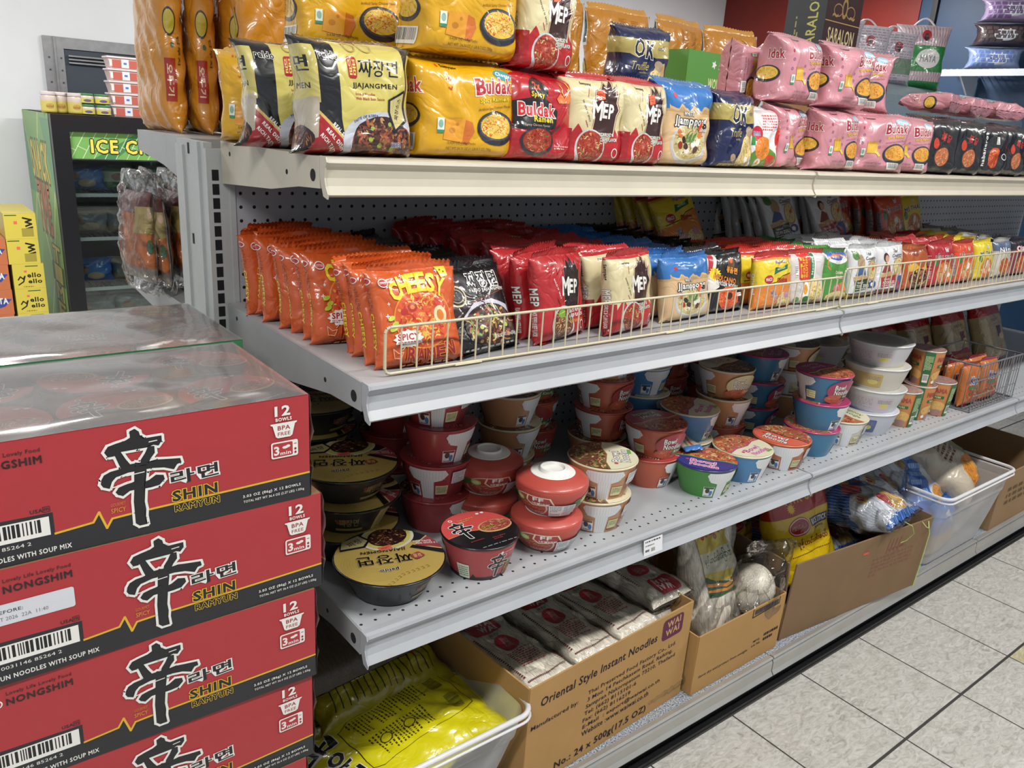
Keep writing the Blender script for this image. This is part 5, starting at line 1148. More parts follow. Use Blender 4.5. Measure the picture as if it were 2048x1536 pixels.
# ---------------------------------------------------------------- cartons of bowls at the left
CW, CD, CH = 0.438, 0.292, 0.1495
def shin_case(label=False, open_top=False):
    root = empty('noodle_carton'); m = MB(); A = art_shin_carton(label); side = '#8a6a48'
    if open_top:
        m.box(0, 0, 0, CW, CD, 0.070, side); t = 0.004
        for q in ((0, 0, CW, t), (0, CD - t, CW, CD), (0, t, t, CD - t), (CW - t, t, CW, CD - t)): m.box(q[0], q[1], 0.070, q[2], q[3], CH, '#a8333a')
    else: m.box(0, 0, 0, CW, CD, CH, side)
    m.art(face((0, 0, 0), (1, 0, 0), (0, 0, 1), CW, CH), Art().R(0, 0, CW, CH, '#b43238'), off=0.0001)
    m.art(face((0, 0, 0), (1, 0, 0), (0, 0, 1), CW, CH), A, off=.0002)
    m.art(face((CW, 0, 0), (0, 1, 0), (0, 0, 1), CD, CH), Art().R(0.002, 0.002, CD, CH, '#a2333a').R(0.002, 0.0, CD, .036, '#24252a').L([(0, .036), (CD, .036)], .002, '#e8b82c'), off=.0002)
    m.build('carton', 'wrap', root)
    # crumpled film at the right-hand end
    f = MB(); r = random.Random(7 + label); us = np.linspace(0, CD, 14); vs = np.linspace(0.0, CH, 12)
    P = np.array([[(CW + 0.0015 + r.uniform(0, 0.006) * (1 if 0 < i < 11 else 0), u, v) for u in us] for i, v in enumerate(vs)])
    f.surf(Surf(us, vs, P), WHT)
    us = np.linspace(0, CW, 30)
    for i in range(5):
        y = -0.0015
    f.build('end_film', 'shrink', root)
    return root
tops = ['closed red and black noodle bowl carton, second from the top of the stack', 'red and black noodle bowl carton in the stack, third from the top', 'red and black noodle bowl carton in the stack, fourth from the top', 'red and black noodle bowl carton in the stack, fifth from the top', 'red and black noodle bowl carton in the stack, second from the floor', 'red and black noodle bowl carton at the foot of the stack']
G = 'cartons of twelve noodle bowls'
p_case = proto(shin_case(), 'carton'); p_caseL = proto(shin_case(True), 'carton')
for k, (x, y, rz) in enumerate(((-0.100, -0.560, 0.6), (-0.113, -0.556, -0.4), (-0.117, -0.558, 0.5), (-0.130, -0.556, 0.0), (-0.118, -0.55, 0.4), (-0.112, -0.556, -0.5))):
    pp = p_caseL if k == 0 else p_case
    pp.put((x - CW, y, 0.7475 - 0.1495 * k), tops[k], G, rot=(0, 0, rz))
top = shin_case(open_top=True); top.location = (-0.116 - CW, -0.556, 0.897)
tag(top, 'open-topped red noodle bowl carton under clear film, on top of the stack', 'carton', G)
def film_over(root, w, d, h, seed, bumps, name='top_film'):
    r = random.Random(seed); nu, nv = 46, 34; us = np.linspace(0, w, nu); vs = np.linspace(0, d, nv); P = np.zeros((nv, nu, 3))
    wv = [(r.uniform(10, 60), r.uniform(10, 60), r.uniform(0, 6)) for _ in range(6)]
    for i, v in enumerate(vs):
        for j, u in enumerate(us):
            e = min(1, min(u, w - u, v, d - v) / 0.02); z = h + 0.0012 + 0.004 * e
            for bx, by in bumps: z += 0.0014 * max(0, 1 - ((u - bx) ** 2 + (v - by) ** 2) / 0.005)
            z += e * 0.0003 * sum(math.sin(a * u + b * v + c) for a, b, c in wv); P[i, j] = (u, v, z)
    m = MB(); S = Surf(us, vs, P); m.surf(S, WHT); return m.build(name, 'shrink', root)
b6 = [(0.075 + 0.144 * i, 0.076 + 0.140 * j) for j in range(2) for i in range(3)]
film_over(top, CW, CD, CH, 3, b6)
# ink strokes and stamp on the film are part of the printed wrap seen on the carton top
k_root = empty('noodle_carton'); m = MB(); m.box(0, 0, 0, CW, CD, 0.075, '#9a8464')
for q in ((0, 0, CW, .004), (0, CD - .004, CW, CD), (0, .004, .004, CD - .004), (CW - .004, .004, CW, CD - .004)): m.box(q[0], q[1], .075, q[2], q[3], CH, '#2f7a4c')
m.build('carton', 'wrap', k_root); film_over(k_root, CW, CD, CH, 5, b6)
k_root.location = (-0.099 - CW, -0.262, 0.899); tag(k_root, 'open-topped green-edged noodle bowl carton under clear film, behind the red one', 'carton', 'green cartons of noodle bowls')
m = MB(); gr = empty('noodle_carton'); m.box(0, 0, 0, CW, CD, CH, '#9a8464'); m.art(face((0, 0, 0), (1, 0, 0), (0, 0, 1), CW, CH), Art().R(0, 0, CW, CH, '#2f7a4c').R(.05, .04, .3, .11, '#e8e0c8'), off=.0002); m.build('carton', 'wrap', gr)
pg = proto(gr, 'carton')
for k in range(6): pg.put((-0.102 - CW, -0.262, 0.7485 - 0.1497 * k), 'closed green carton below the open green one, number %s down' % ORD[k], 'green cartons of noodle bowls')

# ---------------------------------------------------------------- bowls
SH = dict(r0=0.052, r1=0.0705, h=0.073)
B = {}
B['shin'] = bowl('noodle_bowl', 'noodle bowl', base='#b02a2c', side=side_shin(), lid=lid_shin(), lidcol='#cf2c22', rim='#1a191d', **SH)
B['kimchi'] = bowl('noodle_bowl', 'noodle bowl', base='#c4501f', side=bowl_side_logo('#c4501f', '#8a3014', '#a8242a', 'Kimchi', '#3a7a2c', 2), lid=lid_half('#b3242c', P_RAMEN + P_RED, '#e8b06a', 'Bowl Kimchi', '#c9dcae', '#2a5a34', 180), lidcol='#c43a22', rim='#b8402c', **SH)
B['redT'] = bowl('noodle_bowl', 'noodle bowl', base='#a81d26', side=side_T('#a81d26', '#7a1018', 3), lid=lid_half('#a81d26', P_BEEF, '#b8404a', 'Bowl Noodle', '#c86a6a', '#7a1018', -30), lidcol='#b3202a', rim='#b4202a', **SH)
B['cream'] = bowl('noodle_bowl', 'noodle bowl', base='#c98a54', side=side_T('#c98a54', '#8a5024', 4), lid=lid_half('#e9e2bd', P_BEEF + ['#8a9a3c'], '#8a5a2c', 'Bowl Noodles', WHT, '#3a2c20', 90, extra='#6fae3a'), lidcol='#d8c9a0', rim='#dfd4ae', **SH)
B['creamlogo'] = bowl('noodle_bowl', 'noodle bowl', base='#c98a54', side=bowl_side_logo('#c98a54', '#8a5024', '#dcd29c', 'Chicken', '#c8602c', 5, 6), lid=lid_half('#e9e2bd', P_BEEF + ['#8a9a3c'], '#8a5a2c', 'Bowl Noodles', WHT, '#3a2c20', 200, extra='#6fae3a', seed=5), lidcol='#d8c9a0', rim='#dfd4ae', **SH)
B['blue'] = bowl('noodle_bowl', 'noodle bowl', base='#3b83b8', side=side_T('#3b83b8', '#1f5486', 6), lid=lid_half('#e9e2bd', P_RAMEN, '#b83a8a', 'Bowl Noodles', '#c83a8a', '#f0e0e8', 0, extra='#6fae3a', seed=6), lidcol='#d8c9a0', rim='#e6dfbe', **SH)
B['green'] = bowl('noodle_bowl', 'noodle bowl', base='#3f8f32', side=side_T('#3f8f32', '#25601e', 7, ang=-12), lid=lid_half('#2c2a86', P_RAMEN + ['#e8d8a0'], '#5aa83c', 'Bowl Noodle', '#e05a9a', '#f0e8f0', -58, seed=7), lidcol='#2c2a86', rim='#2c2a78', **SH)
B['shrimp'] = bowl('noodle_bowl', 'noodle bowl', base='#24709a', side=bowl_side_logo('#24709a', '#184a70', '#a81a52', 'Shrimp', '#1c2440', 8, -8), lid=lid_half('#b01c64', P_RAMEN, '#e8c09a', 'Bowl Noodle', '#e890b8', '#5a1038', 180, seed=8), lidcol='#b01c64', rim='#c2186c', **SH)
B['shrimpT'] = bowl('noodle_bowl', 'noodle bowl', base='#2475a0', side=side_T('#2475a0', '#184a70', 9, ang=20), lid=lid_half('#b01c64', P_RAMEN, '#e8c09a', 'Bowl Noodle', '#e890b8', '#5a1038', 30, seed=9), lidcol='#b01c64', rim='#c2186c', **SH)
B['orange'] = bowl('noodle_bowl', 'noodle bowl', base='#c26a2c', side=side_T('#c26a2c', '#6a3414', 10, ang=-40), lid=lid_half('#e2521a', P_RAMEN + ['#e8e0b0', '#8a9a3c'], '#1c1814', 'Bowl Noodle', WHT, '#1c2a5a', -80, seed=10), lidcol='#e2521a', rim='#d8601c', **SH)
B['white'] = bowl('noodle_bowl', 'noodle bowl', base='#d6cfc2', side=side_T('#d6cfc2', '#8a5a2c', 11, ang=-60), lid=lid_half('#e9e2bd', P_RAMEN, '#c86a2c', 'Bowl Noodles', '#6f9a3c', '#f0ead0', 60, seed=11), lidcol='#e2dbb8', rim='#e2dbb8', **SH)
ffp = [(0.040, 0.0), (0.050, 0.004), (0.062, 0.022), (0.069, 0.040), (0.0705, 0.052), (0.0695, 0.056)]
def ff_bowl():
    root = empty('noodle_bowl'); m = MB(); S = lathe_surf(ffp, 56); m.surf(S, '#b8321a'); m.art(S, side_ff()); m.lathe([(0.0005, 0.001), (0.04, 0.0)], '#b8321a'); m.build('bowl', 'cup', root)
    l = MB(); l.lathe([(0.0695, 0.056), (0.0700, 0.059), (0.066, 0.063), (0.055, 0.0695), (0.043, 0.073)], '#b8321a', n=56)
    us = np.linspace(-1, 1, 13); P = np.array([[(x * .07, y * .07, 0.0732 - 0.0150 * max(0, (math.hypot(x, y) - 0.6) / 0.4) ** 1.1) for x in us] for y in us]); l.art(Surf(us, us, P), lid_ff(), clip=(0, 0, .95, .95, 36), off=.0004)
    l.build('shoulder', 'cup', root, link=True)
    f = MB(); f.lathe([(0.043, 0.0732), (0.041, 0.0748), (0.026, 0.0752), (0.0255, 0.0810), (0.0240, 0.0822), (0.0220, 0.0815), (0.0215, 0.0765), (0.0005, 0.0762)], '#e3e0d8', n=44); f.build('foot_ring', 'whiteplastic', root)
    return proto(root, 'noodle bowl')
B['ff'] = ff_bowl()
gp = [(0.058, 0.0), (0.062, 0.004), (0.074, 0.030), (0.086, 0.052), (0.088, 0.056)]
B['gold'] = bowl('noodle_bowl', 'noodle bowl', r0=0.06, r1=0.0935, h=0.060, base='#1d1f22', side=side_gold(), lid=lid_gold(), lidcol='#c9aa44', rim='#16171a', lidmat='foil', prof=gp, tab=None)
B['tub'] = bowl('noodle_tub', 'noodle tub', r0=0.066, r1=0.086, h=0.068, base='#c9c9cc', side=side_tub('#c8bcc4'), lid=Art().E(0, 0, .8, .8, '#b3b0a6').E(0, 0, .62, .62, '#a8a49a').RING(0, 0, .78, .78, .03, '#dcdad2').E(.1, .15, .12, .06, '#c86a3c'), lidcol='#d0cec8', rim='#e6e6e6', mat='cup', dome=-0.001)
B['tuby'] = bowl('noodle_tub', 'noodle tub', r0=0.066, r1=0.086, h=0.068, base='#cfcabc', side=side_tub('#c9a85c'), lid=Art().E(0, 0, .8, .8, '#c9bb6a').RING(0, 0, .78, .78, .03, '#dcdad2'), lidcol='#e0dccc', rim='#e6e6e6', dome=-0.001)
B['tubb'] = bowl('noodle_tub', 'noodle tub', r0=0.066, r1=0.086, h=0.068, base='#c4c8d2', side=side_tub('#4a6296'), lid=Art().E(0, 0, .8, .8, '#4a5cb0').E(.1, .0, .2, .12, '#b03a4a').RING(0, 0, .78, .78, .03, '#dcdad2'), lidcol='#d8dae4', rim='#e6e6e6', dome=-0.001)
B['mama'] = bowl('noodle_cup', 'noodle cup', r0=0.034, r1=0.046, h=0.108, base='#c97a24', side=art_mama(), lid=Art().FOOD(0, 0, .9, .9, ['#b08a80', '#c8a098', '#a84a3c'], 30, 3), lidcol='#b0706a', rim='#d8cfc0', n=40)

def stack(kinds, x, y, labels, group, dz=None, rots=None, z=ZL + 0.0005, jit=0.004, seed=1, step=None, scale=1.0, tilt=None):
    r = random.Random(seed)
    for i, k in enumerate(kinds):
        h = (step or {'ff': 0.0755, 'gold': 0.057, 'tub': 0.0655, 'tuby': 0.0655, 'tubb': 0.0655, 'mama': 0.109}.get(k, 0.0740)) * scale
        rz = rots[i] if rots else r.uniform(-40, 40)
        B[k].put((x + r.uniform(-jit, jit), y + r.uniform(-jit, jit), z), labels[i] if isinstance(labels, list) else labels, group, rot=(0, 0, rz), scale=scale)
        z += h
G1 = 'noodle bowls on the lower shelf'
def pos(i, n): return 'bottom' if i == 0 else ('top' if i == n - 1 else ORD[i] + ' from the bottom')
def labs(n, what, where): return ['%s, %s %s' % (what, pos(i, n), where) if n > 1 else '%s %s' % (what, where) for i in range(n)]
stack(['gold'], 0.068, -0.468, ['black bowl with gold foil lid and orange price sticker, alone at the front left corner'], G1, rots=[14])
stack(['gold'] * 3, 0.070, -0.300, labs(3, 'black bowl with gold foil lid', 'behind the lone gold-lidded bowl'), G1, rots=[10, -36, 6], jit=0.007, seed=4)
stack(['gold'] * 4, 0.085, -0.105, labs(4, 'dark gold-lidded bowl', 'against the back panel at the left end'), G1, jit=0.007, seed=5)
stack(['redT'] * 4, 0.262, -0.300, labs(4, 'deep red bowl with white T shape', 'in the nearest red column'), G1, rots=[26, -48, 12, -30], seed=3)
stack(['redT'] * 4, 0.262, -0.130, labs(4, 'deep red bowl', 'behind the nearest red column'), G1, seed=9)
stack(['shin'], 0.240, -0.490, ['red and black spicy noodle bowl alone at the shelf front'], G1, rots=[0])
stack(['ff', 'ff'], 0.352, -0.345, labs(2, 'upside-down orange-red bowl with white foot ring', 'of the farther pair'), G1, rots=[4, 50], jit=0.003)
stack(['ff', 'ff'], 0.405, -0.480, labs(2, 'upside-down orange-red bowl with white foot ring', 'of the front pair'), G1, rots=[30, 8], jit=0.003)
stack(['cream'] * 3, 0.500, -0.215, labs(3, 'orange bowl with cream half lid', 'behind the upside-down bowls'), G1, rots=[-20, 10, 20], jit=0.006)
stack(['cream', 'cream'], 0.545, -0.470, labs(2, 'orange bowl with cream and food-picture lid', 'beside the upside-down front bowls'), G1, rots=[-30, -38])
stack(['kimchi'] * 3, 0.660, -0.10, labs(3, 'dim orange bowl', 'against the back panel behind the cream-lidded bowls'), G1, seed=12)
stack(['cream', 'kimchi', 'kimchi', 'cream'], 0.770, -0.235, labs(4, 'red-brown bowl', 'left of the kimchi pair'), G1, rots=[8, 20, 14, 30], jit=.005)
stack(['kimchi', 'kimchi'], 0.800, -0.380, labs(2, 'red bowl with green lettering on the lid', 'in the middle of the shelf'), G1, rots=[120, -5])
stack(['blue', 'blue', 'blue', 'blue'], 0.940, -0.200, labs(4, 'sky blue bowl', 'between the red-brown column and the cream column'), G1, rots=[0, 20, -10, 30], jit=.005)
stack(['blue', 'blue'], 0.952, -0.350, labs(2, 'blue bowl with cream half lid', 'behind the green bowl'), G1, rots=[20, 30])
stack(['green'], 0.878, -0.482, ['green bowl with dark blue lid at the shelf front'], G1, rots=[0])
stack(['blue'], 1.022, -0.475, ['blue bowl with cream half lid at the shelf front, right of the green one'], G1, rots=[8])
stack(['kimchi', 'cream', 'creamlogo'], 1.120, -0.320, labs(3, 'orange-brown bowl', 'behind the orange-lidded bowl'), G1, rots=[20, 0, -15], jit=.004)
stack(['kimchi'] * 4, 1.115, -0.120, labs(4, 'dim red bowl', 'against the back panel in the middle'), G1, seed=21)
stack(['orange'], 1.174, -0.480, ['orange bowl with bright orange lid at the shelf front'], G1, rots=[0])
stack(['shrimpT', 'shrimpT', 'shrimp'], 1.325, -0.470, labs(3, 'blue bowl with magenta lid', 'in the front magenta-lidded column'), G1, rots=[40, -8, 0], jit=.006)
stack(['shrimp', 'shrimp', 'shrimpT'], 1.330, -0.275, labs(3, 'blue bowl with magenta lid', 'behind the front magenta-lidded column'), G1, rots=[30, 20, 0])
stack(['white'], 1.470, -0.465, ['white bowl with cream lid between the magenta column and the tubs'], G1, rots=[20])
stack(['cream', 'white', 'creamlogo'], 1.520, -0.250, labs(3, 'pale bowl', 'behind the white bowl'), G1, rots=[10, 0, 20], seed=8)
stack(['kimchi', 'kimchi', 'kimchi', 'kimchi'], 1.36, -0.09, labs(4, 'dim bowl', 'against the back panel behind the magenta lids'), G1, seed=31)
GT = 'white plastic noodle tubs'
stack(['tubb', 'tub', 'tuby', 'tub'], 1.630, -0.450, ['translucent tub with blue lid, bottom of the front tub stack', 'translucent white tub, second from the bottom of the front tub stack', 'translucent tub with yellow print, third from the bottom of the front tub stack', 'translucent white tub with grey lid, top of the front tub stack'], GT, rots=[0, 20, -10, 5], jit=.005)
stack(['tub', 'tub', 'tub'], 1.700, -0.22, labs(3, 'dim white tub', 'behind the front tub stack'), GT, seed=6)
GM = 'orange and green noodle cups'
stack(['mama', 'mama'], 1.872, -0.475, ['orange cup with red lettering, lower of the front pair', 'orange cup with red lettering, upper of the front pair'], GM, rots=[0, 5], jit=.002)
stack(['mama'], 1.768, -0.485, ['orange noodle cup turned to its green side, nearest the tubs'], GM, rots=[55])
stack(['mama'], 1.972, -0.490, ['orange noodle cup turned to its green side, beside the wire basket'], GM, rots=[-62])
stack(['mama', 'mama'], 1.850, -0.335, ['orange cup behind the front pair, lower one', 'orange cup behind the front pair, upper one'], GM, rots=[20, 0])
stack(['mama', 'mama', 'mama'], 1.885, -0.16, labs(3, 'orange cup', 'in the shade at the back'), GM, seed=3)
# bowls inside the two open cartons
GC = 'noodle bowls packed in the open red carton'; names = ['left', 'middle', 'right']
for i, (bx, by) in enumerate(b6):
    B['shin'].put((-0.116 - CW + bx, -0.556 + by, 0.897 + 0.0705), 'red and black bowl under film in the red carton, %s row, %s' % (('front', 'back')[i // 3], names[i % 3]), GC, rot=(0, 0, (-12, 8, 20, 170, 160, -8)[i]))
for i, (bx, by) in enumerate(b6):
    B['kimchi'].put((-0.099 - CW + bx, -0.262 + by, 0.899 + 0.0755), 'red-lidded bowl under film in the green carton, %s row, %s' % (('front', 'back')[i // 3], names[i % 3]), 'noodle bowls packed in the green carton', rot=(0, 0, (10, -8, 20, 5, 25, -20)[i]))
# soup sachet lying on the green bowl
m = MB(); S = bag_surf(0.05, 0.075, 0.010, seed=4, NU=20, NV=10, lump=.001, tmin=.0006)
m.surf(S, '#cbb49a'); m.art(S, Art().R(-3, -1.2, 3, -.6, '#2f6fb8').L([(-.4, -.5), (-.1, .6)], .2, '#7a9a3c').L([(.1, -.5), (.4, .6)], .2, '#b8402c').R(-3, .5, 3, 1.2, '#c8a8a8'), .025, 0, .0375, .0375)
o = m.build('soup_sachet', 'packs'); o.location = (0.872, -0.448, ZL + 0.0830); o.rotation_euler = (math.radians(-84), 0, math.radians(-14)); tag(o, 'small clear vegetable sachet lying on the dark blue lid of the green bowl', 'sachet')

# ---------------------------------------------------------------- middle shelf: single packs in rows
Pk = {}
def pk(key, w, h, t, base, front, side, sealcol=None, seed=1, **kw): Pk[key] = [pouch('ramen_pack', 'ramen pack', w, h, t, base, front, side, sealcol=sealcol, seed=seed + 13 * v, bend=b, **kw) for v, b in ((0, -0.004), (1, 0.009))]
pk('cheesy', .142, .146, .040, '#d2560f', art_cheesy(), side_cheesy(), seed=1)
pk('jja', .150, .146, .036, '#141216', art_jja_small(), strip([('PAIDO JJAJANGMEN', 0, 1.2, .4, WHT, None)]), seed=2)
pk('mepr', .140, .148, .042, '#b81f25', art_mep(False), SIDE_MEP_R(), seed=3)
pk('mepc', .140, .142, .042, '#dccfa2', art_mep(True), side_mep_c(), sealcol='#b8242a', seed=4)
pk('jjam', .145, .126, .040, '#d9b688', art_jjam(), Art().R(-3, .35, 3, 1.2, '#2f72b8'), sealcol='#2f6fb4', seed=5)
pk('volc', .125, .124, .038, '#18161a', art_volcano(), strip([('VOLCANO', 0, 1.0, .5, '#e07a2c', None)]), seed=6)
pk('curry', .130, .116, .036, '#e8cc28', art_curry(), strip([('Oriental', 0, .8, .5, WHT, None)]), sealcol='#c32a24', seed=7)
pk('egg', .115, .116, .036, '#d8d2d0', art_egg(), Art().LINES(-.6, -.6, .6, .6, 16, '#8a6a6a', 3), sealcol='#c83a30', seed=8)
pk('onion', .115, .114, .036, '#4a8f38', art_onion(), None, sealcol='#4a8f38', seed=9)
pk('thaig', .125, .120, .034, '#dfe0e0', art_country(False), None, sealcol='#d0d2d4', seed=10)
pk('thair', .130, .120, .034, '#e2e1e2', art_country(True), None, sealcol='#d0d2d4', seed=11)
pk('copper', .125, .108, .036, '#b5561c', art_copper(), None, sealcol='#c8682c', seed=12)
pk('laur', .135, .114, .036, '#b3202a', art_lau('#b3202a'), Art().LINES(-.7, -.7, .7, .5, 16, '#c8b8b8', 3), seed=13)
pk('lauo', .120, .112, .036, '#dd4c1e', art_lau('#dd4c1e'), Art().R(-.7, -.7, .7, .4, '#8a7a74').LINES(-.6, -.7, .6, .4, 16, '#c8b8b8', 3), sealcol='#a8242a', seed=14)
pk('yell', .110, .110, .036, '#e8d01e', art_lau('#e8d01e', 'MÌ THÁI'), None, seed=15)
pk('whit', .110, .108, .036, '#c9c6bc', art_misc('#c9c6bc', '#5a6a8a', '#2a3a6a', 'Nin'), None, seed=16)
pk('blkr', .130, .108, .036, '#2a2226', art_misc('#7a2a3c', '#1c1a20', '#c83a5a', 'Oishi'), None, seed=17)
desc = dict(cheesy='orange ramen pack with yellow CHEESY lettering', jja='black noodle pack with white Korean lettering', mepr='red ramen pack with black flame', mepc='cream and red ramen pack with brown flame',
            jjam='blue-topped seafood noodle pack', volc='black spicy chicken noodle pack', curry='yellow and orange noodle pack with red oval', egg='silver noodle pack with fried egg picture', onion='green onion noodle pack',
            thaig='white noodle pack with dark green label', thair='white noodle pack with red label', copper='copper-coloured foil noodle pack', laur='dark red hotpot noodle pack', lauo='orange hotpot noodle pack', yell='yellow hotpot noodle pack', whit='pale noodle pack', blkr='dark red and black noodle pack')
def row(key, x, y0, n, pitch, yaw, lean, z=ZM, where='', group=None, dx=0.0, seed=1, lean2=None, skip=(), first='front one', roll=0, sc=1.0):
    r = random.Random(seed * 7 + 3)
    for i in range(n):
        if i in skip: continue
        pr_ = Pk[key][r.random() < 0.45 if i else 0]; f = i / max(1, n - 1); ln = lean + ((lean2 if lean2 is not None else lean * 0.5) - lean) * f
        lab = '%s, %s %s' % (desc[key], first if i == 0 else ORD[i] + ' from the front', where)
        pr_.put((x + dx * i + (r.uniform(-.006, .006) if i else 0), y0 + pitch * i, z + 0.001), lab, group or 'rows of noodle packs on the middle shelf', rot=(-ln + (r.uniform(-2, 2) if i else 0), roll + (r.uniform(-4, 4) if i else 0), yaw + (r.uniform(-8, 8) if i else 0)), scale=sc)
w1 = 'in its row'; w2 = w1
row('cheesy', .086, -.512, 4, .036, -2, 17, where=w1, lean2=14, seed=1)
row('cheesy', .058, -.352, 4, .042, -6, 15, where='in the middle bunch', lean2=9, seed=2)
row('cheesy', .046, -.165, 4, .036, 6, 9, where='in the rear bunch', lean2=2, seed=3)
row('jja', .222, -.500, 10, .047, 12, 26, where=w1, lean2=36, seed=4)
row('mepr', .392, -.482, 10, .048, 16, 9, where=w1, lean2=14, seed=5)
row('mepc', .556, -.490, 10, .048, 12, 7, where=w1, lean2=14, seed=6)
row('jjam', .742, -.470, 9, .050, 4, 9, where=w1, seed=7)
row('volc', .880, -.455, 9, .050, 0, 10, where=w1, seed=8)
row('curry', 1.030, -.475, 5, .046, 0, 8, where=w1, seed=9)
row('egg', 1.155, -.475, 5, .046, -10, 8, where=w1, seed=10)
row('onion', 1.265, -.480, 5, .046, 0, 9, where=w1, seed=11)
row('thaig', 1.392, -.485, 5, .046, 0, 8, where=w2, seed=12)
row('thair', 1.530, -.480, 5, .046, 0, 8, where=w2, seed=13)
row('copper', 1.672, -.480, 5, .046, 0, 10, where=w2, seed=14)
row('laur', 1.815, -.480, 5, .046, 0, 8, where=w2, seed=15)
row('lauo', 1.955, -.480, 5, .046, 0, 8, where=w2, seed=16)
row('yell', 2.085, -.480, 5, .046, 0, 8, where=w2, seed=17)
row('whit', 2.215, -.480, 8, .055, 0, 8, where=w2, seed=18)
row('blkr', 2.345, -.480, 8, .055, 0, 8, where=w2, seed=19)
# a second tier at the back, standing on packs laid flat
g2 = 'second tier of noodle packs at the back of the middle shelf'
def tier(key, x, y0, n, pitch, lean, what, seed, yaw=0, where='', zup=2):
    for k in range(zup): Pk[key][0].put((x, -0.185, ZM + 0.022 + 0.040 * k), '%s, laid flat %s the upper tier' % (desc[key], ('lowest under', 'right under')[k]), 'noodle packs laid flat at the back', rot=(-90, 0, yaw))
    row(key, x, y0, n, pitch, yaw, lean, z=ZM + 0.085, where=what, group=g2, seed=seed, lean2=lean * .5, roll=-9, sc=(1.12, 1.0, 1.24))
tier('curry', 1.065, -.180, 6, .036, 24, 'in the upper tier', 31)
tier('thaig', 1.475, -.195, 6, .036, 20, 'in the upper tier', 32)
tier('thair', 1.690, -.210, 5, .040, 20, 'in the upper tier', 33)
tier('laur', 1.800, -.160, 4, .040, 16, 'in the upper tier', 34)
tier('lauo', 2.010, -.225, 6, .040, 14, 'in the upper tier beside the yellow ones', 35)
tier('yell', 2.150, -.215, 5, .040, 14, 'in the upper tier, last column', 36)
# ---------------------------------------------------------------- top shelf: family packs
T = {}
def big(key, w, h, t, base, front, side, **kw):
    kw.setdefault('n', 4.5); kw.setdefault('kb', 10); kw.setdefault('kt', 5); kw.setdefault('lump', .0028); kw.setdefault('NU', 56); kw.setdefault('NV', 26); kw.setdefault('seal', .010)
    T[key] = pouch('ramen_multipack', 'ramen multipack', w, h, t, base, front, side, mat='pack', bot=False, **kw)
big('yel', .190, .150, .105, '#e0a912', art_buldak(), side_buldak(), seed=1, bend=.02)
big('yel2', .190, .150, .105, '#e0a912', art_buldak(), side_buldak(), seed=8, bend=.02)
big('jja', .168, .158, .085, '#15161b', art_jja_big(), side_jja(), seed=2, sealcol='#1c1c20', bend=.03)
big('x2', .150, .145, .090, '#b51c26', art_2x(), strip([('Buldak', .2, .9, .7, WHT, None)]), seed=3, bend=.02)
big('mep', .125, .150, .085, '#dccfa2', sticker(art_mep(True), .12, .60, .13, 8, sy=1.4), side_mep_c(), seed=4, sealcol='#b8242a', bend=.02)
big('jjam', .150, .160, .080, '#d9b688', art_jjam(), Art().R(-3, .35, 3, 1.2, '#2f72b8'), seed=5, sealcol='#2f6fb4', bend=.02)
big('ok', .130, .150, .075, '#16204a', art_ok(), None, seed=6, sealcol='#141c40', bend=.02)
big('pink', .160, .140, .095, '#cf8e98', art_buldak('#cf8e98', '#a8283c', carb=True), side_buldak('#a8283c', False), seed=7, bend=.02)
big('pinkb', .160, .140, .095, '#cf8e98', art_buldak('#cf8e98', '#a8283c', carb=True), side_buldak('#a8283c', False), seed=17, bend=.02, lump=.004)
big('tan', .215, .385, .062, '#cf8a24', art_tan(True, 3), side_tan(), seed=9, n=3.2, blocks=4, notch=.05, NV=34, bend=.01, sealcol='#d89a3c', seal=.02, kt=8, lump=.003)
big('blk', .160, .150, .095, '#1a191c', art_black_round(), Art().L([(-.6, .3), (.4, .1)], .06, '#6a1a1c').L([(-.6, 0), (.4, -.1)], .06, '#6a1a1c'), seed=10, bend=.02)
big('blk2', .160, .145, .095, '#1a191c', art_habanero(), None, seed=11, bend=.02)
big('mamar', .125, .125, .080, '#e4e2e0', art_mamaredw(), Art().R(-1, -1, 1, 1, '#c8281c'), seed=12, bend=.015)
gt = 'family packs on the top shelf'; Z = ZT + 0.001
def top_(k, x, y, z, lab, rot=(0, 0, 0), **kw): return T[k].put((x, y, z), lab, gt, rot=rot, **kw)
top_('yel', .030, -.075, Z, 'yellow multipack showing only its narrow side, leftmost on the top shelf', (0, 0, -34), scale=(.8, .9, 1.0))
top_('jja', .022, -.215, Z, 'black and gold noodle multipack behind the foremost one', (-4, 0, -12))
top_('jja', .045, -.365, Z, 'black and gold noodle multipack standing foremost at the left shelf corner', (-2, 0, 0))
top_('yel', .246, -.345, Z, 'yellow multipack of the lower layer, right of the black and gold one', (0, 0, 0))
top_('yel2', .246, -.335, Z + .158, 'yellow multipack of the upper layer, directly over the lower one', (3, 0, 2))
top_('yel', .140, -.16, Z, 'yellow multipack hidden in the second line behind the black and gold one', (0, 0, 4))
top_('yel2', .135, -.155, Z + .155, 'yellow multipack on the upper layer, set back at the left', (0, 0, -4))
top_('yel', .345, -.15, Z, 'yellow multipack of the lower layer in the second line', (0, 0, 3))
top_('yel2', .345, -.15, Z + .155, 'yellow multipack of the upper layer in the second line', (0, 0, 3))
top_('x2', .395, -.355, Z, 'bright red multipack beside the lower yellow one', (0, 0, 6))
top_('mep', .410, -.335, Z + .152, 'cream and red multipack on top of the bright red one', (2, 0, 2))
top_('mep', .450, -.275, Z, 'cream and red multipack squeezed in behind the front pair', (0, 0, 4))
top_('mep', .520, -.365, Z, 'cream and red multipack, left of the front pair', (0, 0, -14))
top_('mep', .627, -.378, Z, 'cream and red multipack, right of the front pair, with orange sticker', (0, 0, 4))
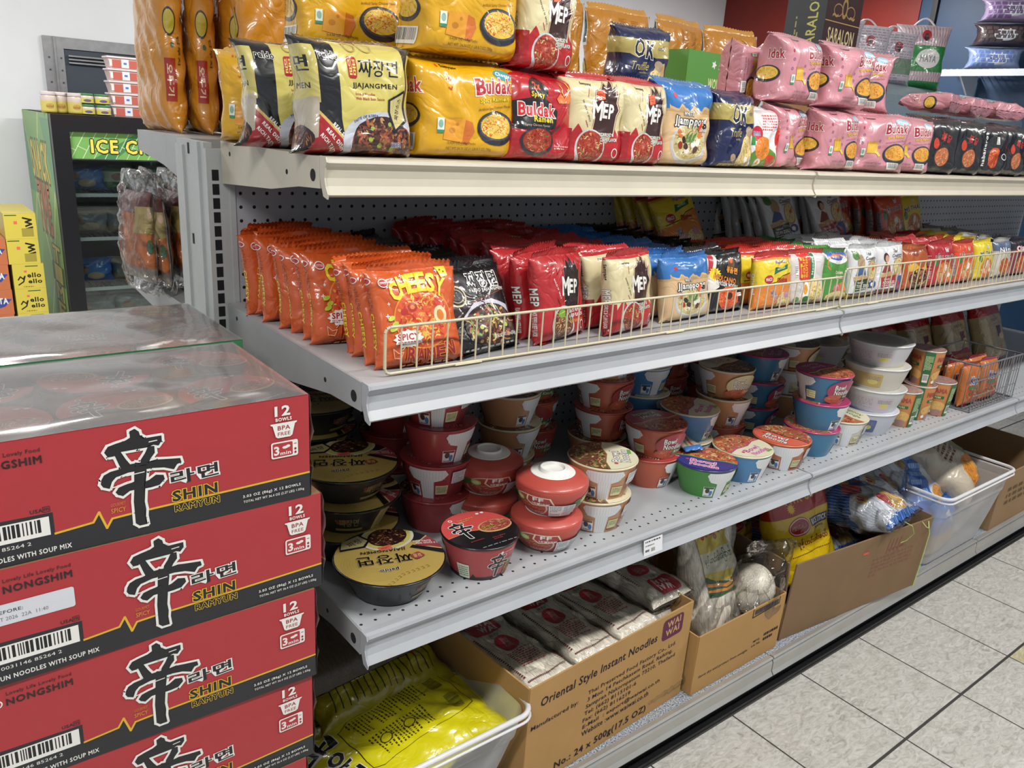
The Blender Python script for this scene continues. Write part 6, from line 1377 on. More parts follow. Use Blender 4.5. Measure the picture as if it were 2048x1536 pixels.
top_('jjam', .772, -.360, Z, 'blue and tan seafood multipack with orange sticker', (0, 0, 0))
top_('ok', .925, -.368, Z, 'navy and gold truffle noodle pack at the shelf front', (0, 0, 6))
top_('ok', .800, -.18, Z, 'navy and gold pack set back behind the seafood pack', (0, 0, 0))
top_('ok', .820, -.18, Z + .13, 'navy and gold pack on top, behind the seafood pack', (4, 0, -8), scale=(1.05, 1, .95))
top_('mamar', 1.035, -.355, Z, 'white and red noodle pack with fried egg picture', (0, 0, 0))
top_('pinkb', 1.030, -.205, Z, 'pink multipack standing in the second line, under the tipped one', (0, 0, 0))
top_('pink', 1.072, -.235, Z + .204, 'pink multipack tipped on its side, left end of the pink ones', (0, 90, -4), scale=.80)
top_('pinkb', 1.165, -.330, Z, 'pink multipack, lower layer, leftmost of the pink fronts', (0, 0, 14))
top_('pink', 1.330, -.360, Z, 'pink multipack, lower layer, second of the pink fronts', (0, 0, 0))
top_('pinkb', 1.512, -.375, Z, 'pink multipack, lower layer, third of the pink fronts', (0, 0, -26))
top_('pink', 1.710, -.345, Z, 'pink multipack, lower layer, last one before the black packs', (0, 0, -20))
top_('pink', 1.165, -.335, Z + .146, 'pink multipack of the upper layer, left one', (0, 0, 2))
top_('pinkb', 1.352, -.350, Z + .146, 'pink multipack of the upper layer, right one', (0, 0, -4))
top_('pink', 1.505, -.300, Z + .146, 'pink multipack of the upper layer, turned at the right end', (0, 0, -48))
top_('pinkb', 1.62, -.17, Z, 'pink multipack set back behind the third pink front', (0, 0, 0))
for i, (k, x, y, rz) in enumerate((('blk', 1.865, -.345, -22), ('blk', 2.020, -.350, -20), ('blk2', 2.185, -.355, -10), ('blk', 2.345, -.350, -12), ('blk2', 2.51, -.34, 0))):
    top_(k, x, y, Z, 'black glossy multipack, %s in the black line at the far end of the top shelf' % ORD[i], (0, 0, rz))
for i, (x, y, rz) in enumerate(((1.86, -.19, 8), (2.04, -.18, -6), (2.22, -.19, 4), (2.40, -.18, 0))):
    top_('pinkb', x, y, Z, 'pink multipack standing behind the black line, %s from the left' % ORD[i], (0, 0, rz))
for i, (x, y, rz) in enumerate(((2.03, -.26, 14), (2.22, -.25, 4), (2.41, -.26, -6))):
    T['pinkb'].put((x, y - .07, Z + .200), 'pink multipack laid flat on top of the black line, %s from the left' % ORD[i], gt, rot=(-90, 0, rz), scale=(1, .55, 1))
gs = 'tall amber bags on the far side of the top shelf'
for i, x in enumerate((.008, .080, .152, .224)):
    T['tan'].put((x, .505 - .01 * (i % 2), 1.347), 'tall amber bag seen edge-on, %s from the left' % ORD[i], gs, rot=(0, 0, 90 + (2, -2, 1, 3)[i]))
for i, (x, y) in enumerate(((.115, .240),)): T['tan'].put((x + .08, y, 1.347), 'tall amber bag with its printed face turned out behind the black packs', gs, rot=(0, 0, 2))
for i, (x, y, rz, ln) in enumerate(((.44, .24, 3, 0), (.66, .24, -3, 2), (.93, .25, 2, 1), (1.20, .27, -4, 2), (1.46, .26, 6, 3), (1.705, .27, -8, 2))):
    T['tan'].put((x, y, 1.347), 'tall amber bag, %s to the right of the edge-on bags' % ORD[i], gs, rot=(-ln, 0, rz))

# green cartons standing behind the tipped pink pack
def simple_box(name, w, d, h, col, arts, mat, label, cat, loc, rz=0, group=None, rot=None):
    o = carton(name, cat, w, d, h, col, arts, mat); o.location = loc; o.rotation_euler = Euler([math.radians(a) for a in (rot or (0, 0, rz))]); return tag(o, label, cat, group)
simple_box('food_box', .26, .11, .28, '#4f9a30', {'front': Art().R(0, .0, .26, .28, '#4f9a30').P([(0, 0), (.26, 0), (.26, .12), (.08, .16), (0, .1)], '#b8d84c').BURST(.12, .25, .012, .012, WHT, 5, .5).BURST(.15, .245, .01, .01, WHT, 5, .5).T('WOW', .13, .2, .06, .03, '#e8f0a0', b=.04)}, 'card', 'bright green box standing behind the tipped pink pack', 'food box', (1.22, .02, ZT + .001), 4)
simple_box('cardboard_box', .34, .20, .325, '#a8794c', {}, 'kraft', 'plain cardboard box under the dark rice box', 'box', (2.20, .28, 1.347))
sar = {'front': Art().R(0, 0, .25, .36, '#3c1a1c').L([(.0, .165), (.25, .165)], .003, '#c8a04c').L([(.0, .075), (.25, .075)], .003, '#c8a04c').T('SARALON', .125, .12, .19, .05, '#dcc88c', b=.02).T('~ * ~', .125, .2, .16, .04, '#b08a3c', b=.02).E(.125, .215, .02, .035, '#a8843c').E(.125, .215, .012, .022, '#3c1a1c').RING(.08, .205, .03, .02, .004, '#a8843c').RING(.17, .205, .03, .02, .004, '#a8843c'),
       'left': Art().R(0, 0, .16, .36, '#1c2024').BIT(Art().T('SARALON', 0, 0, .2, .04, '#c8c04c', b=.02), .11, .16, rot=90).BIT(Art().LINES(-.1, -.01, .1, .01, 2, '#a89a3c'), .05, .17, rot=90).R(.09, .3, .12, .34, WHT)}
simple_box('rice_box', .25, .16, .36, '#2a1416', sar, 'card', 'tall dark maroon box with gold SARALON lettering', 'rice box', (2.245, .30, 1.674), 3)

# ---------------------------------------------------------------- rice bags, display case and wall shelf beyond
hood = tag(empty('display_case'), 'silver-topped display case standing beyond the gondola', 'display case')
m = MB(); m.box(0, 0, 0, 2.0, .62, 1.30, '#8a9096'); m.build('body', 'steel', hood)
prof = [(0, 1.30), (0, 1.42)] + [(.30 - .30 * math.cos(t), 1.42 + .17 * math.sin(t)) for t in np.linspace(.1, math.pi - .1, 14)] + [(.60, 1.30)]
m = MB(); m.prism(prof, 0, 2.0); m.build('curved_top', 'hood', hood); hood.location = (3.4, .80, .18)
m = MB()
def rice_bag(key, c1, art):
    S = bag_surf(.22, .28, .11, seed=hash(key) % 50 if False else len(key) + 3, NU=40, NV=18, lump=.003); root = empty('rice_bag'); m = MB(); m.surf(S, c1); m.art(S, art, .11, 0, .14, .14); m.build('pouch', 'pack', root)
    h = MB(); h.tube([(-.05 + .1 * k / 8, 0, .275 + .035 * math.sin(math.pi * k / 8)) for k in range(9)], .004, '#e8e0e4'); h.build('carry_handle', 'cup', root); return proto(root, 'rice bag')
rb = Art()
for i in range(-9, 10):
    rb.L([(i * .12, -1), (i * .12 + .3, 1)], .015, '#c88a9a').L([(i * .12 + .3, -1), (i * .12, 1)], .015, '#c88a9a')
rb.R(-.8, -.45, .9, .35, '#1f8a3c').E(.2, -.05, .5, .3, WHT).T('MAYA', .2, -.05, .7, .22, '#8a8a8e', b=.03).E(0, .66, .18, .16, '#b8202c').E(0, .6, .1, .12, '#3a1c1c').R(-.8, -1, .9, -.75, '#1f8a3c')
rbp = rice_bag('maya', '#dccfd4', rb)
rbp.put((4.45, 1.08, 1.76), 'white rice bag with green band and oval label', 'bags of rice by the display case', rot=(0, 0, -40), scale=1.25)
rb2 = Art().R(-1, -.6, 1, .0, '#7a9a7c').E(.1, .4, .2, .2, '#a82a34').E(.1, .34, .1, .12, '#2a1c1c').LINES(-.8, -.9, .8, .9, 18, '#a88a9a', 4, .3)
rb2p = rice_bag('other', '#cfc8d2', rb2)
for i, (x, rz) in enumerate(((3.55, -30), (3.83, -34), (4.12, -28))):
    rb2p.put((x, 1.08, 1.76), 'patterned rice bag, %s from the maroon box' % ORD[i], 'rice bags in a row', rot=(0, 0, rz), scale=(1.2, 1.1, 1.0))
sh = tag(empty('wall_shelf'), 'white wire shelf on the blue wall', 'wall shelf')
m = MB(); xw = XW - .02
for k in range(34): m.tube([(xw - .36, 0.05 + k * .045, 1.985), (xw, .05 + k * .045, 1.985)], .0035, n=4)
for xx in (xw - .36, xw - .18, xw - .02): m.tube([(xx, .0, 1.98), (xx, 1.62, 1.98)], .005)
m.box(xw - .365, .0, 1.94, xw - .36, 1.62, 1.985); m.build('wire_deck', 'whitewire', sh)
for y in (1.45, .35): m = MB(); m.prism([(xw, 1.975), (xw - .30, 1.975), (xw, 1.74)], y, y + .012, axis='y'); m.build('bracket', 'whitewire', sh)
fa = {k: Art().R(0, 0, .5, .16, c).E(.28, .08, .12, .045, '#e0e4ea').T('FAVIA', .28, .08, .16, .05, '#3a3a5a', b=.03).LINES(.02, .02, .45, .14, 4, c2, 5, .8) for k, c, c2 in (('b', '#8fa2cc', '#6a86c8'), ('k', '#3a2a2c', '#5a4a4a'), ('p', '#a896b8', '#7a5a90'))}
def favia(c, art, w=.46, h=.15):
    S = bag_surf(.32, h, .20, seed=4, NU=36, NV=12, kt=3, kb=3, lump=.003); root = empty('tissue_pack'); m = MB(); m.surf(S, c); m.art(S, art, .62, -.16, .9, .0); m.build('pouch', 'pack', root); return proto(root, 'tissue pack')
for k, (c, nm) in enumerate((('#8fa2cc', 'blue'), ('#3a2a2c', 'dark brown'), ('#a896b8', 'lilac'))):
    favia(c, fa['bkp'[k]]).put((xw - .20, 1.28 - k * .02, 1.99 + .155 * k), '%s patterned pack in the stack on the wire wall shelf' % nm, 'packs stacked on the wall shelf', rot=(0, 0, -60))

# ---------------------------------------------------------------- cellophane bags on the far side of the gondola
cel = empty('snack_bag'); S = bag_surf(.17, .205, .050, seed=21, lump=.003, NU=36, NV=16, n=2.6, kt=3, kb=3)
A = Art().R(-3, -1.2, 3, 1.2, '#d8762c').R(-3, .55, 3, 1.2, '#7a3a34').E(0, .0, .5, .4, '#c9c4c0').E(0, -.0, .42, .3, '#3f6a34').R(-3, -1.2, 3, -.7, '#a89a90').LINES(-.7, -.6, .7, -.4, 3, '#e8d88a', 3)
As = Art().R(-3, .1, .2, .7, '#c9b06a').L([(.5, -1), (.5, .8)], .5, '#cfcac4').L([(.5, -.8), (.5, .7)], .2, '#4a4a44').E(-.3, -.2, .4, .16, '#3f6a34').E(-.2, .55, .3, .1, '#e8c0a0')
m = MB(); m.surf(S, '#d8762c'); m.art(S, A, .085, 0, .1, .1025); 
for sx in (-1, 1): m.art(S, As, .02, sx * S.L / 4, .1, .1025, off=.0009)
m.build('inner_pack', 'packs', cel)
S2 = bag_surf(.185, .285, .066, seed=23, lump=.007, NU=40, NV=26, n=2.4, kt=2, kb=3, pleat=.006); m = MB(); S2.P[:, :, 2] -= .03; m.surf(S2, WHT); m.build('cellophane', 'cello', cel)
cp = proto(cel, 'snack bag')
for i, (y, z, rx, ry) in enumerate(((-.078, 1.010, 2, 3), (-.036, 1.008, -3, -2), (.006, 1.012, 0, 2), (.050, 1.010, -4, -1), (.094, 1.010, 2, 0), (.138, 1.008, 0, 0))):
    cp.put((y + .01, .485, z), 'orange snack pack in crumpled cellophane, %s from the left' % ORD[i], 'snack packs in cellophane on the far side', rot=(rx, ry, 90 + (4, -3, 2, -8, 3, 0)[i]), scale=(1, 1, .98))

# ---------------------------------------------------------------- base deck
def crate(name, x0, x1, y0, y1, z0, h, t, col, arts=None, mat='kraft', flare=0.0, label='', cat='carton', lowfront=None, rz=0, loc=None):
    root = empty(name); m = MB(); W_, D_ = x1 - x0, y1 - y0
    def wall(p0, p1, hh=h):
        (ax, ay), (bx, by) = p0, p1; dx, dy = bx - ax, by - ay; L_ = math.hypot(dx, dy); nx, ny = dy / L_, -dx / L_
        o0, o1 = (ax + nx * flare, ay + ny * flare), (bx + nx * flare, by + ny * flare)
        q = [(ax, ay, 0), (bx, by, 0), (o1[0], o1[1], hh), (o0[0], o0[1], hh)]; q2 = [(a - nx * t, b - ny * t, c) for a, b, c in q]
        T_ = [[q[0], q[1], q[2]], [q[0], q[2], q[3]], [q2[2], q2[1], q2[0]], [q2[3], q2[2], q2[0]], [q[3], q[2], q2[2]], [q[3], q2[2], q2[3]], [q[1], q2[1], q2[2]], [q[1], q2[2], q[2]], [q2[0], q[0], q[3]], [q2[0], q[3], q2[3]]]
        m.flat(np.array(T_), col); return q
    f = wall((0, 0), (W_, 0), lowfront or h); wall((W_, 0), (W_, D_)); wall((W_, D_), (0, D_)); wall((0, D_), (0, 0)); m.box(0, 0, 0, W_, D_, t, col)
    if arts:
        o = np.array(f[0]); uy = np.array(f[3]) - o; hh = np.linalg.norm(uy); m.art(face(f[0], (1, 0, 0), uy / hh, W_, hh), arts, off=.0004)
    m.build('walls', mat, root); root.location = (x0, y0, z0); root.rotation_euler = (0, 0, math.radians(rz)); tag(root, label, cat); return root
INK = '#2a2430'
wa = Art()
wa.T('Oriental Style Instant Noodles', .215, .212, .365, .028, INK, b=.02, sh=.1)
for i, (s_, x, w_) in enumerate((('Thai Preserved Food Factory Co., Ltd.', .305, .300), ('3 Moo 14 Petchkasem Road, Raiking,', .300, .290), ('Sampran Nakornpatom 73210, Thailand', .305, .305), ('Tel: (662) 8115101-6', .235, .170), ('Fax: (662) 8116219', .225, .155), ('E-Mail  : export@waiwai.co.th', .280, .262), ('Website :www.waiwai.co.th', .260, .225))):
    wa.T(s_, x + .02, .168 - .0172 * i, w_, .0135, INK, b=.01)
wa.T('Manufactured by:', .078, .160, .135, .0135, INK, b=.01).T('No.: 24 x 500g(17.5 OZ)', .24, .022, .30, .024, INK, b=.02)
wa.RR(.415, .195, .490, .250, .01, '#6a2a4a').T('WAI', .455, .235, .05, .018, '#c9a25c', b=.04, rot=4).T('WAI', .452, .213, .05, .018, '#c9a25c', b=.04, rot=4)
crate('cardboard_carton', .337, .862, -.545, -.08, ZB + .001, .262, .004, '#b78a48', wa, label='open tan carton printed Oriental Style Instant Noodles, full of noodle bags', rz=3.5, flare=.002)
c2 = Art().T('Store dry and protect from sunlight', .12, .045, .20, .010, INK, b=.01, sh=.2).T('MFG.', .255, .062, .03, .007, INK).T('Lot No.', .255, .050, .04, .007, INK).LINES(.285, .045, .35, .075, 2, INK, 3).L([(.215, .172), (.215, .145), (.33, .150), (.33, .172)], .003, '#3a302c').LINES(.222, .152, .322, .165, 1, '#55505a', 6, .9)
for k in range(22): c2.R(.224 + k * .0046, .150, .2262 + k * .0046, .166, '#4a4452')
crate('cardboard_carton', .874, 1.232, -.535, -.10, ZB + .001, .170, .004, '#b78a48', c2, label='open tan carton with torn edge holding rice noodle bags', rz=0.6, flare=.003)
c3 = Art().LINES(.36, .10, .56, .17, 5, '#8a5a48', 8, .45).R(.42, .18, .50, .185, '#8a4a3c').R(.30, .195, .325, .203, '#e8482c')
for k in range(4): c3.L([(.42 + k * .018, .175), (.426 + k * .018, .215)], .006, '#8f5b47')
crate('cardboard_carton', 1.262, 1.895, -.520, -.06, ZB + .001, .245, .005, '#8a6c4a', c3, label='large brown carton holding blue net bags of noodles', rz=-5.5, flare=.014)
crate('cardboard_carton', 2.52, 3.05, -.545, -.06, ZB + .001, .22, .005, '#9a7a52', Art().LINES(.08, .08, .4, .16, 3, '#6a5238', 5), label='brown carton at the far right end of the base deck', rz=0, flare=.004)

def bin_(x0, x1, y0, y1, z0, h, label, taper=.05, rz=0):
    """see-through tapered storage bin with rolled rim"""
    root = empty('storage_bin'); W_, D_ = x1 - x0, y1 - y0; m = MB()
    def ring(z, ins, r=.035):
        pts = []; a0, b0, a1, b1 = ins, ins, W_ - ins, D_ - ins
        for cx, cy, s_ in ((a1 - r, b1 - r, 0), (a0 + r, b1 - r, 90), (a0 + r, b0 + r, 180), (a1 - r, b0 + r, 270)):
            for k in range(7): t_ = math.radians(s_ + k * 15); pts.append((cx + r * math.cos(t_), cy + r * math.sin(t_), z))
        return np.array(pts + pts[:1])
    zs = [0.002, .01, h * .45, h * .72, h * .73, h * .97]; ins = [taper + .004, taper, taper * .55, taper * .28, taper * .22, taper * .02 + .004]
    P = np.array([ring(z, i) for z, i in zip(zs, ins)]); m.surf(Surf(np.arange(P.shape[1]), np.arange(len(zs)), P, wrap=True), '#ffffff')
    fl = ring(.002, taper + .004); c = np.array([W_ / 2, D_ / 2, .002]); m.flat(np.array([[c, a, b] for a, b in zip(fl[:-1], fl[1:])]), '#ffffff'); m.build('tub', 'binplastic', root)
    r_ = MB(); q = ring(h, -.004)[:-1]; r_.tube(q, .0055, closed=True, n=8); q = ring(h - .014, -.007)[:-1]; r_.tube(q, .003, closed=True, n=6); r_.build('rim', 'binrim', root)
    root.location = (x0, y0, z0); root.rotation_euler = (0, 0, math.radians(rz)); return tag(root, label, 'storage bin')
M['binrim'] = film_mat('bin_rim_plastic', base=0.08, edge=0.5, rough=0.2, bump=0.0, haze=0.62, hazecol=(0.86, 0.86, 0.88))
bin_(-.215, .335, -.560, -.10, ZB + .001, .225, 'clear plastic bin of yellow noodle bags at the left end of the base deck')
bin_(1.985, 2.480, -.590, -.12, ZB + .001, .275, 'clear plastic bin with blue and gold bags, right of the brown carton', taper=.045)

# --- noodle bags
def strand_mat():
    m, nt, b = mat_new('dry_rice_noodles'); tc = N(nt, 'ShaderNodeTexCoord'); oi = N(nt, 'ShaderNodeObjectInfo')
    mp = N(nt, 'ShaderNodeMapping'); mp.inputs['Scale'].default_value = (1, 1, .10); nt.links.new(tc.outputs['Object'], mp.inputs['Vector'])
    t = N(nt, 'ShaderNodeTexNoise', i_Scale=160.0, i_Detail=4.0, i_Distortion=2.2); nt.links.new(mp.outputs[0], t.inputs['Vector'])
    r = N(nt, 'ShaderNodeValToRGB'); e = r.color_ramp.elements; e[0].position = .36; e[0].color = (*lin('#cdc4b6'), 1); e[1].position = .62; e[1].color = (*lin('#fff9ee'), 1); nt.links.new(t.outputs['Fac'], r.inputs[0])
    at = N(nt, 'ShaderNodeAttribute', attribute_name='Col'); mx = N(nt, 'ShaderNodeMix', data_type='RGBA', blend_type='MULTIPLY', i_Factor=1.0)
    nt.links.new(r.outputs[0], mx.inputs['A']); nt.links.new(at.outputs['Color'], mx.inputs['B']); nt.links.new(mx.outputs['Result'], b.inputs['Base Color'])
    b.inputs['Roughness'].default_value = .45; b.inputs['Coat Weight'].default_value = .25; b.inputs['Coat Roughness'].default_value = .15
    bp = N(nt, 'ShaderNodeBump', i_Strength=.5, i_Distance=.002); nt.links.new(t.outputs['Fac'], bp.inputs['Height']); nt.links.new(bp.outputs[0], b.inputs['Normal'])
    nrm, _ = crinkle(nt, tc.outputs['Object'], 22, .8, .01, detail=2.5); nt.links.new(nrm, b.inputs['Coat Normal']); return m
M['noodle'] = strand_mat()
def noodle_slab(key, w, h, t, art, clear_extra=.02, n=5.0, strands=26, sc='#d8d0c2', seed=1):
    root = empty('rice_noodle_bag'); S = bag_surf(w, h, t, n=n, kt=12, kb=12, seed=seed, NU=48, NV=20, lump=.003, pleat=0, sag=0); m = MB(); m.surf(S, WHT)
    r = random.Random(seed)
    for k in range(strands):   # loose strands bedded in the surface of the block
        u0 = r.uniform(-S.L / 2, S.L / 2); v0 = r.uniform(.1 * h, .6 * h); q = np.array([[np.clip(u0 + .012 * math.sin(j * .5 + k) + r.uniform(-.001, .001), -S.L / 2, S.L / 2), min(v0 + j * h * .03, h * .97)] for j in range(12)]); p, nn = S.ev(q); m.tube(p + nn * .0004, .0006, sc, n=4)
    m.build('noodles', 'noodle', root)
    if art:
        a = MB(); a.art(S, art, w / 2, 0, h / 2, h / 2, off=.0014); a.build('printed_panel', 'packs', root)
    S2 = bag_surf(w + .006, h + clear_extra, t + .007, n=n, kt=7, kb=7, seed=seed + 5, NU=44, NV=22, lump=.0045, pleat=.004, sag=0); S2.P[:, :, 2] -= clear_extra / 2; f = MB(); f.surf(S2, WHT); f.build('clear_film', 'film', root)
    return proto(root, 'rice noodle bag')
wai = Art().RR(-.72, .52, .45, .92, .12, '#cc2433').T('WAI', -.02, .80, .66, .15, WHT, b=.06, rot=-4).T('WAI', -.06, .64, .66, .15, WHT, b=.06, rot=-4)
wai.T('伟力', -.12, .44, .3, .08, '#5a5a50', b=.01).E(-.02, .16, .44, .2, '#cc2433').T('即食米粉', -.02, .18, .3, .24, '#d8d0c4', b=.02).LINES(-.5, -.5, .55, -.08, 9, '#b8484c', 3, .5)
for k in range(28): wai.R(.80, .5 - k * .045, .86, .5 - k * .045 + .025, '#6a2a2c').R(-.86 + k * .06, -.80, -.86 + k * .06 + .035, -.77, '#6a2a2c').R(-.88, .5 - k * .045, -.82, .5 - k * .045 + .025, '#6a2a2c')
NB = {'wai': noodle_slab('wai', .125, .270, .050, wai, seed=3)}
gw = 'noodle bags in the printed tan carton'
zt_ = ZB + .262 - .03
for i, (x, y, z, rz, rx, lab) in enumerate((
    (.425, -.530, zt_ - .015, 4, -92, 'clear noodle bag with red oval, nearest the left carton wall'), (.563, -.518, zt_ - .012, 2, -90, 'clear noodle bag with red oval, second from the left carton wall'),
    (.700, -.500, zt_ - .062, 4, -90, 'clear noodle bag, lower one of the middle pile'), (.700, -.505, zt_ - .006, 6, -91, 'clear noodle bag, upper one of the middle pile'),
    (.812, -.460, zt_ - .085, 3, -90, 'clear noodle bag, lowest of the right pile'), (.812, -.465, zt_ - .032, 5, -90, 'clear noodle bag, second of the right pile'), (.815, -.470, zt_ + .022, 184, 90, 'clear noodle bag with lettering upside down, top of the right pile'),
    (.735, -.250, zt_ + .040, 8, -94, 'clear noodle bag laid over the piles at the back'), (.44, -.255, zt_ - .01, 4, -85, 'clear noodle bag at the back left of the printed carton'))):
    NB['wai'].put((x, y if rx < 0 else y + .265, z), lab, gw, rot=(rx, 0, rz) if rx < 0 else (-90, 0, rz))
# bags carrying the upper ones, below the carton's edge
for i, (x, zz) in enumerate(((.42, .105), (.42, .157), (.56, .105), (.56, .157), (.70, .105), (.81, .105))):
    NB['wai'].put((x, -.51, zz + .027), 'clear noodle bag buried in the printed carton, %s layer, %s column' % ('lower' if zz < .12 else 'upper', {.42: 'first', .56: 'second', .70: 'third', .81: 'fourth'}[x]), 'noodle bags hidden deep in the printed carton', rot=(-90, 0, 3))
# rice vermicelli bag with a Burmese label, and a small round one
vl = Art().R(-.72, -.35, .72, .95, '#e2c824').P([(-.72, .3), (.72, .28), (.72, -.2), (-.72, -.1)], '#e4dcc0').T('ခင်ထွေး', 0, .62, 1.05, .34, '#c8401c', b=.05, ol='#6a2010', ow=.02).T('မုန့်ဟင်းခါးခြောက်', 0, .12, 1.2, .26, '#24501e', b=.03).LINES(-.4, .84, .5, .9, 1, '#3a5a2c', 3)
vl.P([(-.72, -.15), (-.3, -.3), (.4, -.4), (.72, -.3), (.72, -.62), (-.72, -.55)], '#2a5a34').L([(-.72, -.3), (.1, -.44), (.72, -.4)], .06, '#d8842c').L([(-.72, -.42), (.1, -.52), (.72, -.5)], .05, '#d8842c').E(-.55, .86, .08, .06, '#c8281c')
root = empty('rice_noodle_bag'); S = bag_surf(.165, .33, .085, n=2.6, kt=2.5, kb=4, seed=8, NU=44, NV=26, lump=.006, pleat=.003, sag=.5); m = MB(); m.surf(S, WHT)
m.build('noodles', 'noodle', root); a = MB(); a.art(S, vl, .068, 0, .12, .20, off=.0025); a.build('printed_panel', 'packs', root)
S2 = bag_surf(.180, .375, .095, n=2.6, kt=2, kb=4, seed=9, NU=44, NV=26, lump=.010, pleat=.008, sag=.3); f = MB(); f.surf(S2, WHT); f.build('clear_film', 'film', root)
NB['verm'] = proto(root, 'rice noodle bag')
gv = 'rice noodle bags in the torn-edged carton'
NB['verm'].put((1.075, -.440, ZB + .030), 'tall clear rice noodle bag with yellow and green Burmese label', gv, rot=(-14, -3, 0), scale=1.12)
NB['verm'].put((.965, -.24, ZB + .03), 'rice noodle bag with Burmese label in the shade behind the tall one', gv, rot=(-12, 8, 20))
root = empty('rice_noodle_bag')
th = np.linspace(.02, math.pi - .02, 22); m = MB(); m.lathe([(.062 * math.sin(t_), .072 - .070 * math.cos(t_)) for t_ in th], WHT, n=40)
r = random.Random(4)
for k in range(70):
    a0, b0 = r.uniform(0, 6.28), r.uniform(.6, 2.3); q = []
    for j in range(9):
        a_, b_ = a0 + j * .10 * math.cos(k), b0 + j * .10 * math.sin(k); q.append((.0625 * math.sin(b_) * math.cos(a_), .0625 * math.sin(b_) * math.sin(a_), .072 - .0705 * math.cos(b_)))
    m.tube(q, .0007, '#d8d0c0', n=4)
m.build('noodles', 'noodle', root)
S2 = bag_surf(.145, .225, .135, n=2.2, kt=1.8, kb=4, seed=19, NU=44, NV=26, lump=.012, pleat=.010, sag=.4); f = MB(); f.surf(S2, WHT); f.build('clear_film', 'film', root)
NB['ball'] = proto(root, 'rice noodle bag')
NB['ball'].put((1.160, -.448, ZB + .095), 'round clear bag of pale rice noodles leaning at the right carton edge', gv, rot=(10, 14, 0))
# rice stick pack
rs = Art().R(-3, -1.2, 3, .38, '#e0bc1c').R(-3, .38, 3, 1.2, '#a8241c')
for k, ch in enumerate('YAKUZA'): rs.T(ch, -.62 + k * .25, .72, .18, .22, '#d8a82c', b=.04)
rs.BURST(-.5, .52, .16, .11, '#e8b82c', 12, .6).E(-.35, .16, .42, .18, '#a8202c').RING(-.35, .16, .38, .15, .02, '#e8d0c0').T('MINGALA', -.35, .16, .6, .10, '#e8c8b0', b=.03)
rs.R(.12, .08, .86, .24, '#1c1c60').T('RICE STICK', .49, .16, .66, .11, WHT, b=.05).T('(MONHINGA)', .45, .03, .4, .05, BLK)
rs.T('မုန့်ဟင်းခါးဖတ်', .1, -.18, 1.2, .20, '#7a2418', b=.03)
for k in range(26): rs.R(-.8 + k * .062, -.38, -.8 + k * .062 + .03, -.36, '#6a2a2c')
rs.P([(-.9, -1.1), (-.6, -.72), (-.1, -.56), (.5, -.6), (.9, -.9), (.9, -1.1)], '#a89a84').FOOD(0, -.95, .7, .3, ['#a89a84', '#c8baa4', '#8a7c68'], 60, 4, noodle=.95)
NB['stick'] = pouch('rice_stick_pack', 'rice noodle pack', .185, .235, .075, '#e0bc1c', rs, None, mat='pack', seal=.012, sealcol='#a8241c', seed=21, bot=False, n=3.0, lump=.004)
NB['stick'].put((1.480, -.440, ZB + .085), 'yellow and red RICE STICK pack standing at the left of the brown carton', None, rot=(-18, -6, -6), scale=1.3)
NB['stick'].put((1.36, -.27, ZB + .085), 'yellow rice stick pack in the shade behind the standing one', None, rot=(-10, 0, 10))
# blue net bags
net = Art().R(-3, -1.2, 3, 1.2, '#cdd0d4').P([(-1.2, .15), (-.4, .3), (.3, .0), (1.2, .2), (1.2, -.5), (.4, -.3), (-.5, -.5), (-1.2, -.3)], '#2a68c0').P([(-.5, .4), (.1, .5), (.25, .8), (-.2, .95), (-.55, .75)], '#d8a82c').E(.15, .62, .22, .16, '#b8281c').E(-.6, .55, .14, .1, '#b8281c').R(-1.2, .92, 1.2, 1.2, '#2a68c0').P([(-1, .2), (-.7, .35), (-.5, -.5), (-.9, -.9)], '#2a68c0').E(.6, .3, .2, .12, '#d8a82c').E(.62, .28, .1, .07, '#b8281c').P([(-.2, -.2), (.3, -.1), (.5, -.5), (.2, -.7), (-.3, -.6)], '#d8a82c').E(.35, .0, .3, .2, '#c23a34').P([(-3, -.8), (-.2, -.75), (3, -.9), (3, -1.2), (-3, -1.2)], '#2760b4').E(-.5, -.1, .2, .16, '#b83a3c').T('SAGU', .1, -.4, .5, .14, '#b8281c', b=.05)
for k in range(-24, 25):
    if k % 2: net.L([(k * .09, -1.1), (k * .09 + .5, 1.1)], .010, '#8fb0dc').L([(k * .09 + .5, -1.1), (k * .09, 1.1)], .010, '#dfe2e8')
root = empty('net_bag'); S = bag_surf(.17, .30, .130, n=2.3, kt=2.6, kb=3, seed=31, NU=48, NV=26, lump=.009, pleat=.004, sag=.1); m = MB(); m.surf(S, '#c4c7cc'); [m.art(S, net, .1, bx_, .15, .15, off=.0008) for bx_ in (0, -S.L / 2, S.L / 2)]; m.build('pouch', 'pack', root)
f = MB(); S2 = bag_surf(.178, .318, .138, n=2.3, kt=2.4, kb=3, seed=33, NU=40, NV=22, lump=.008, pleat=.006); S2.P[:, :, 2] -= .008; f.surf(S2, WHT); f.build('net_film', 'film', root)
f = MB(); f.tube([(0, -.01, .30), (.01, -.02, .32), (.03, -.05, .32), (.035, -.08, .30), (.02, -.09, .285)], .0014, '#b9c86a', n=5); f.build('tie_string', 'cup', root)
NB['net'] = proto(root, 'net bag')
gn = 'blue and white net bags in the brown carton'
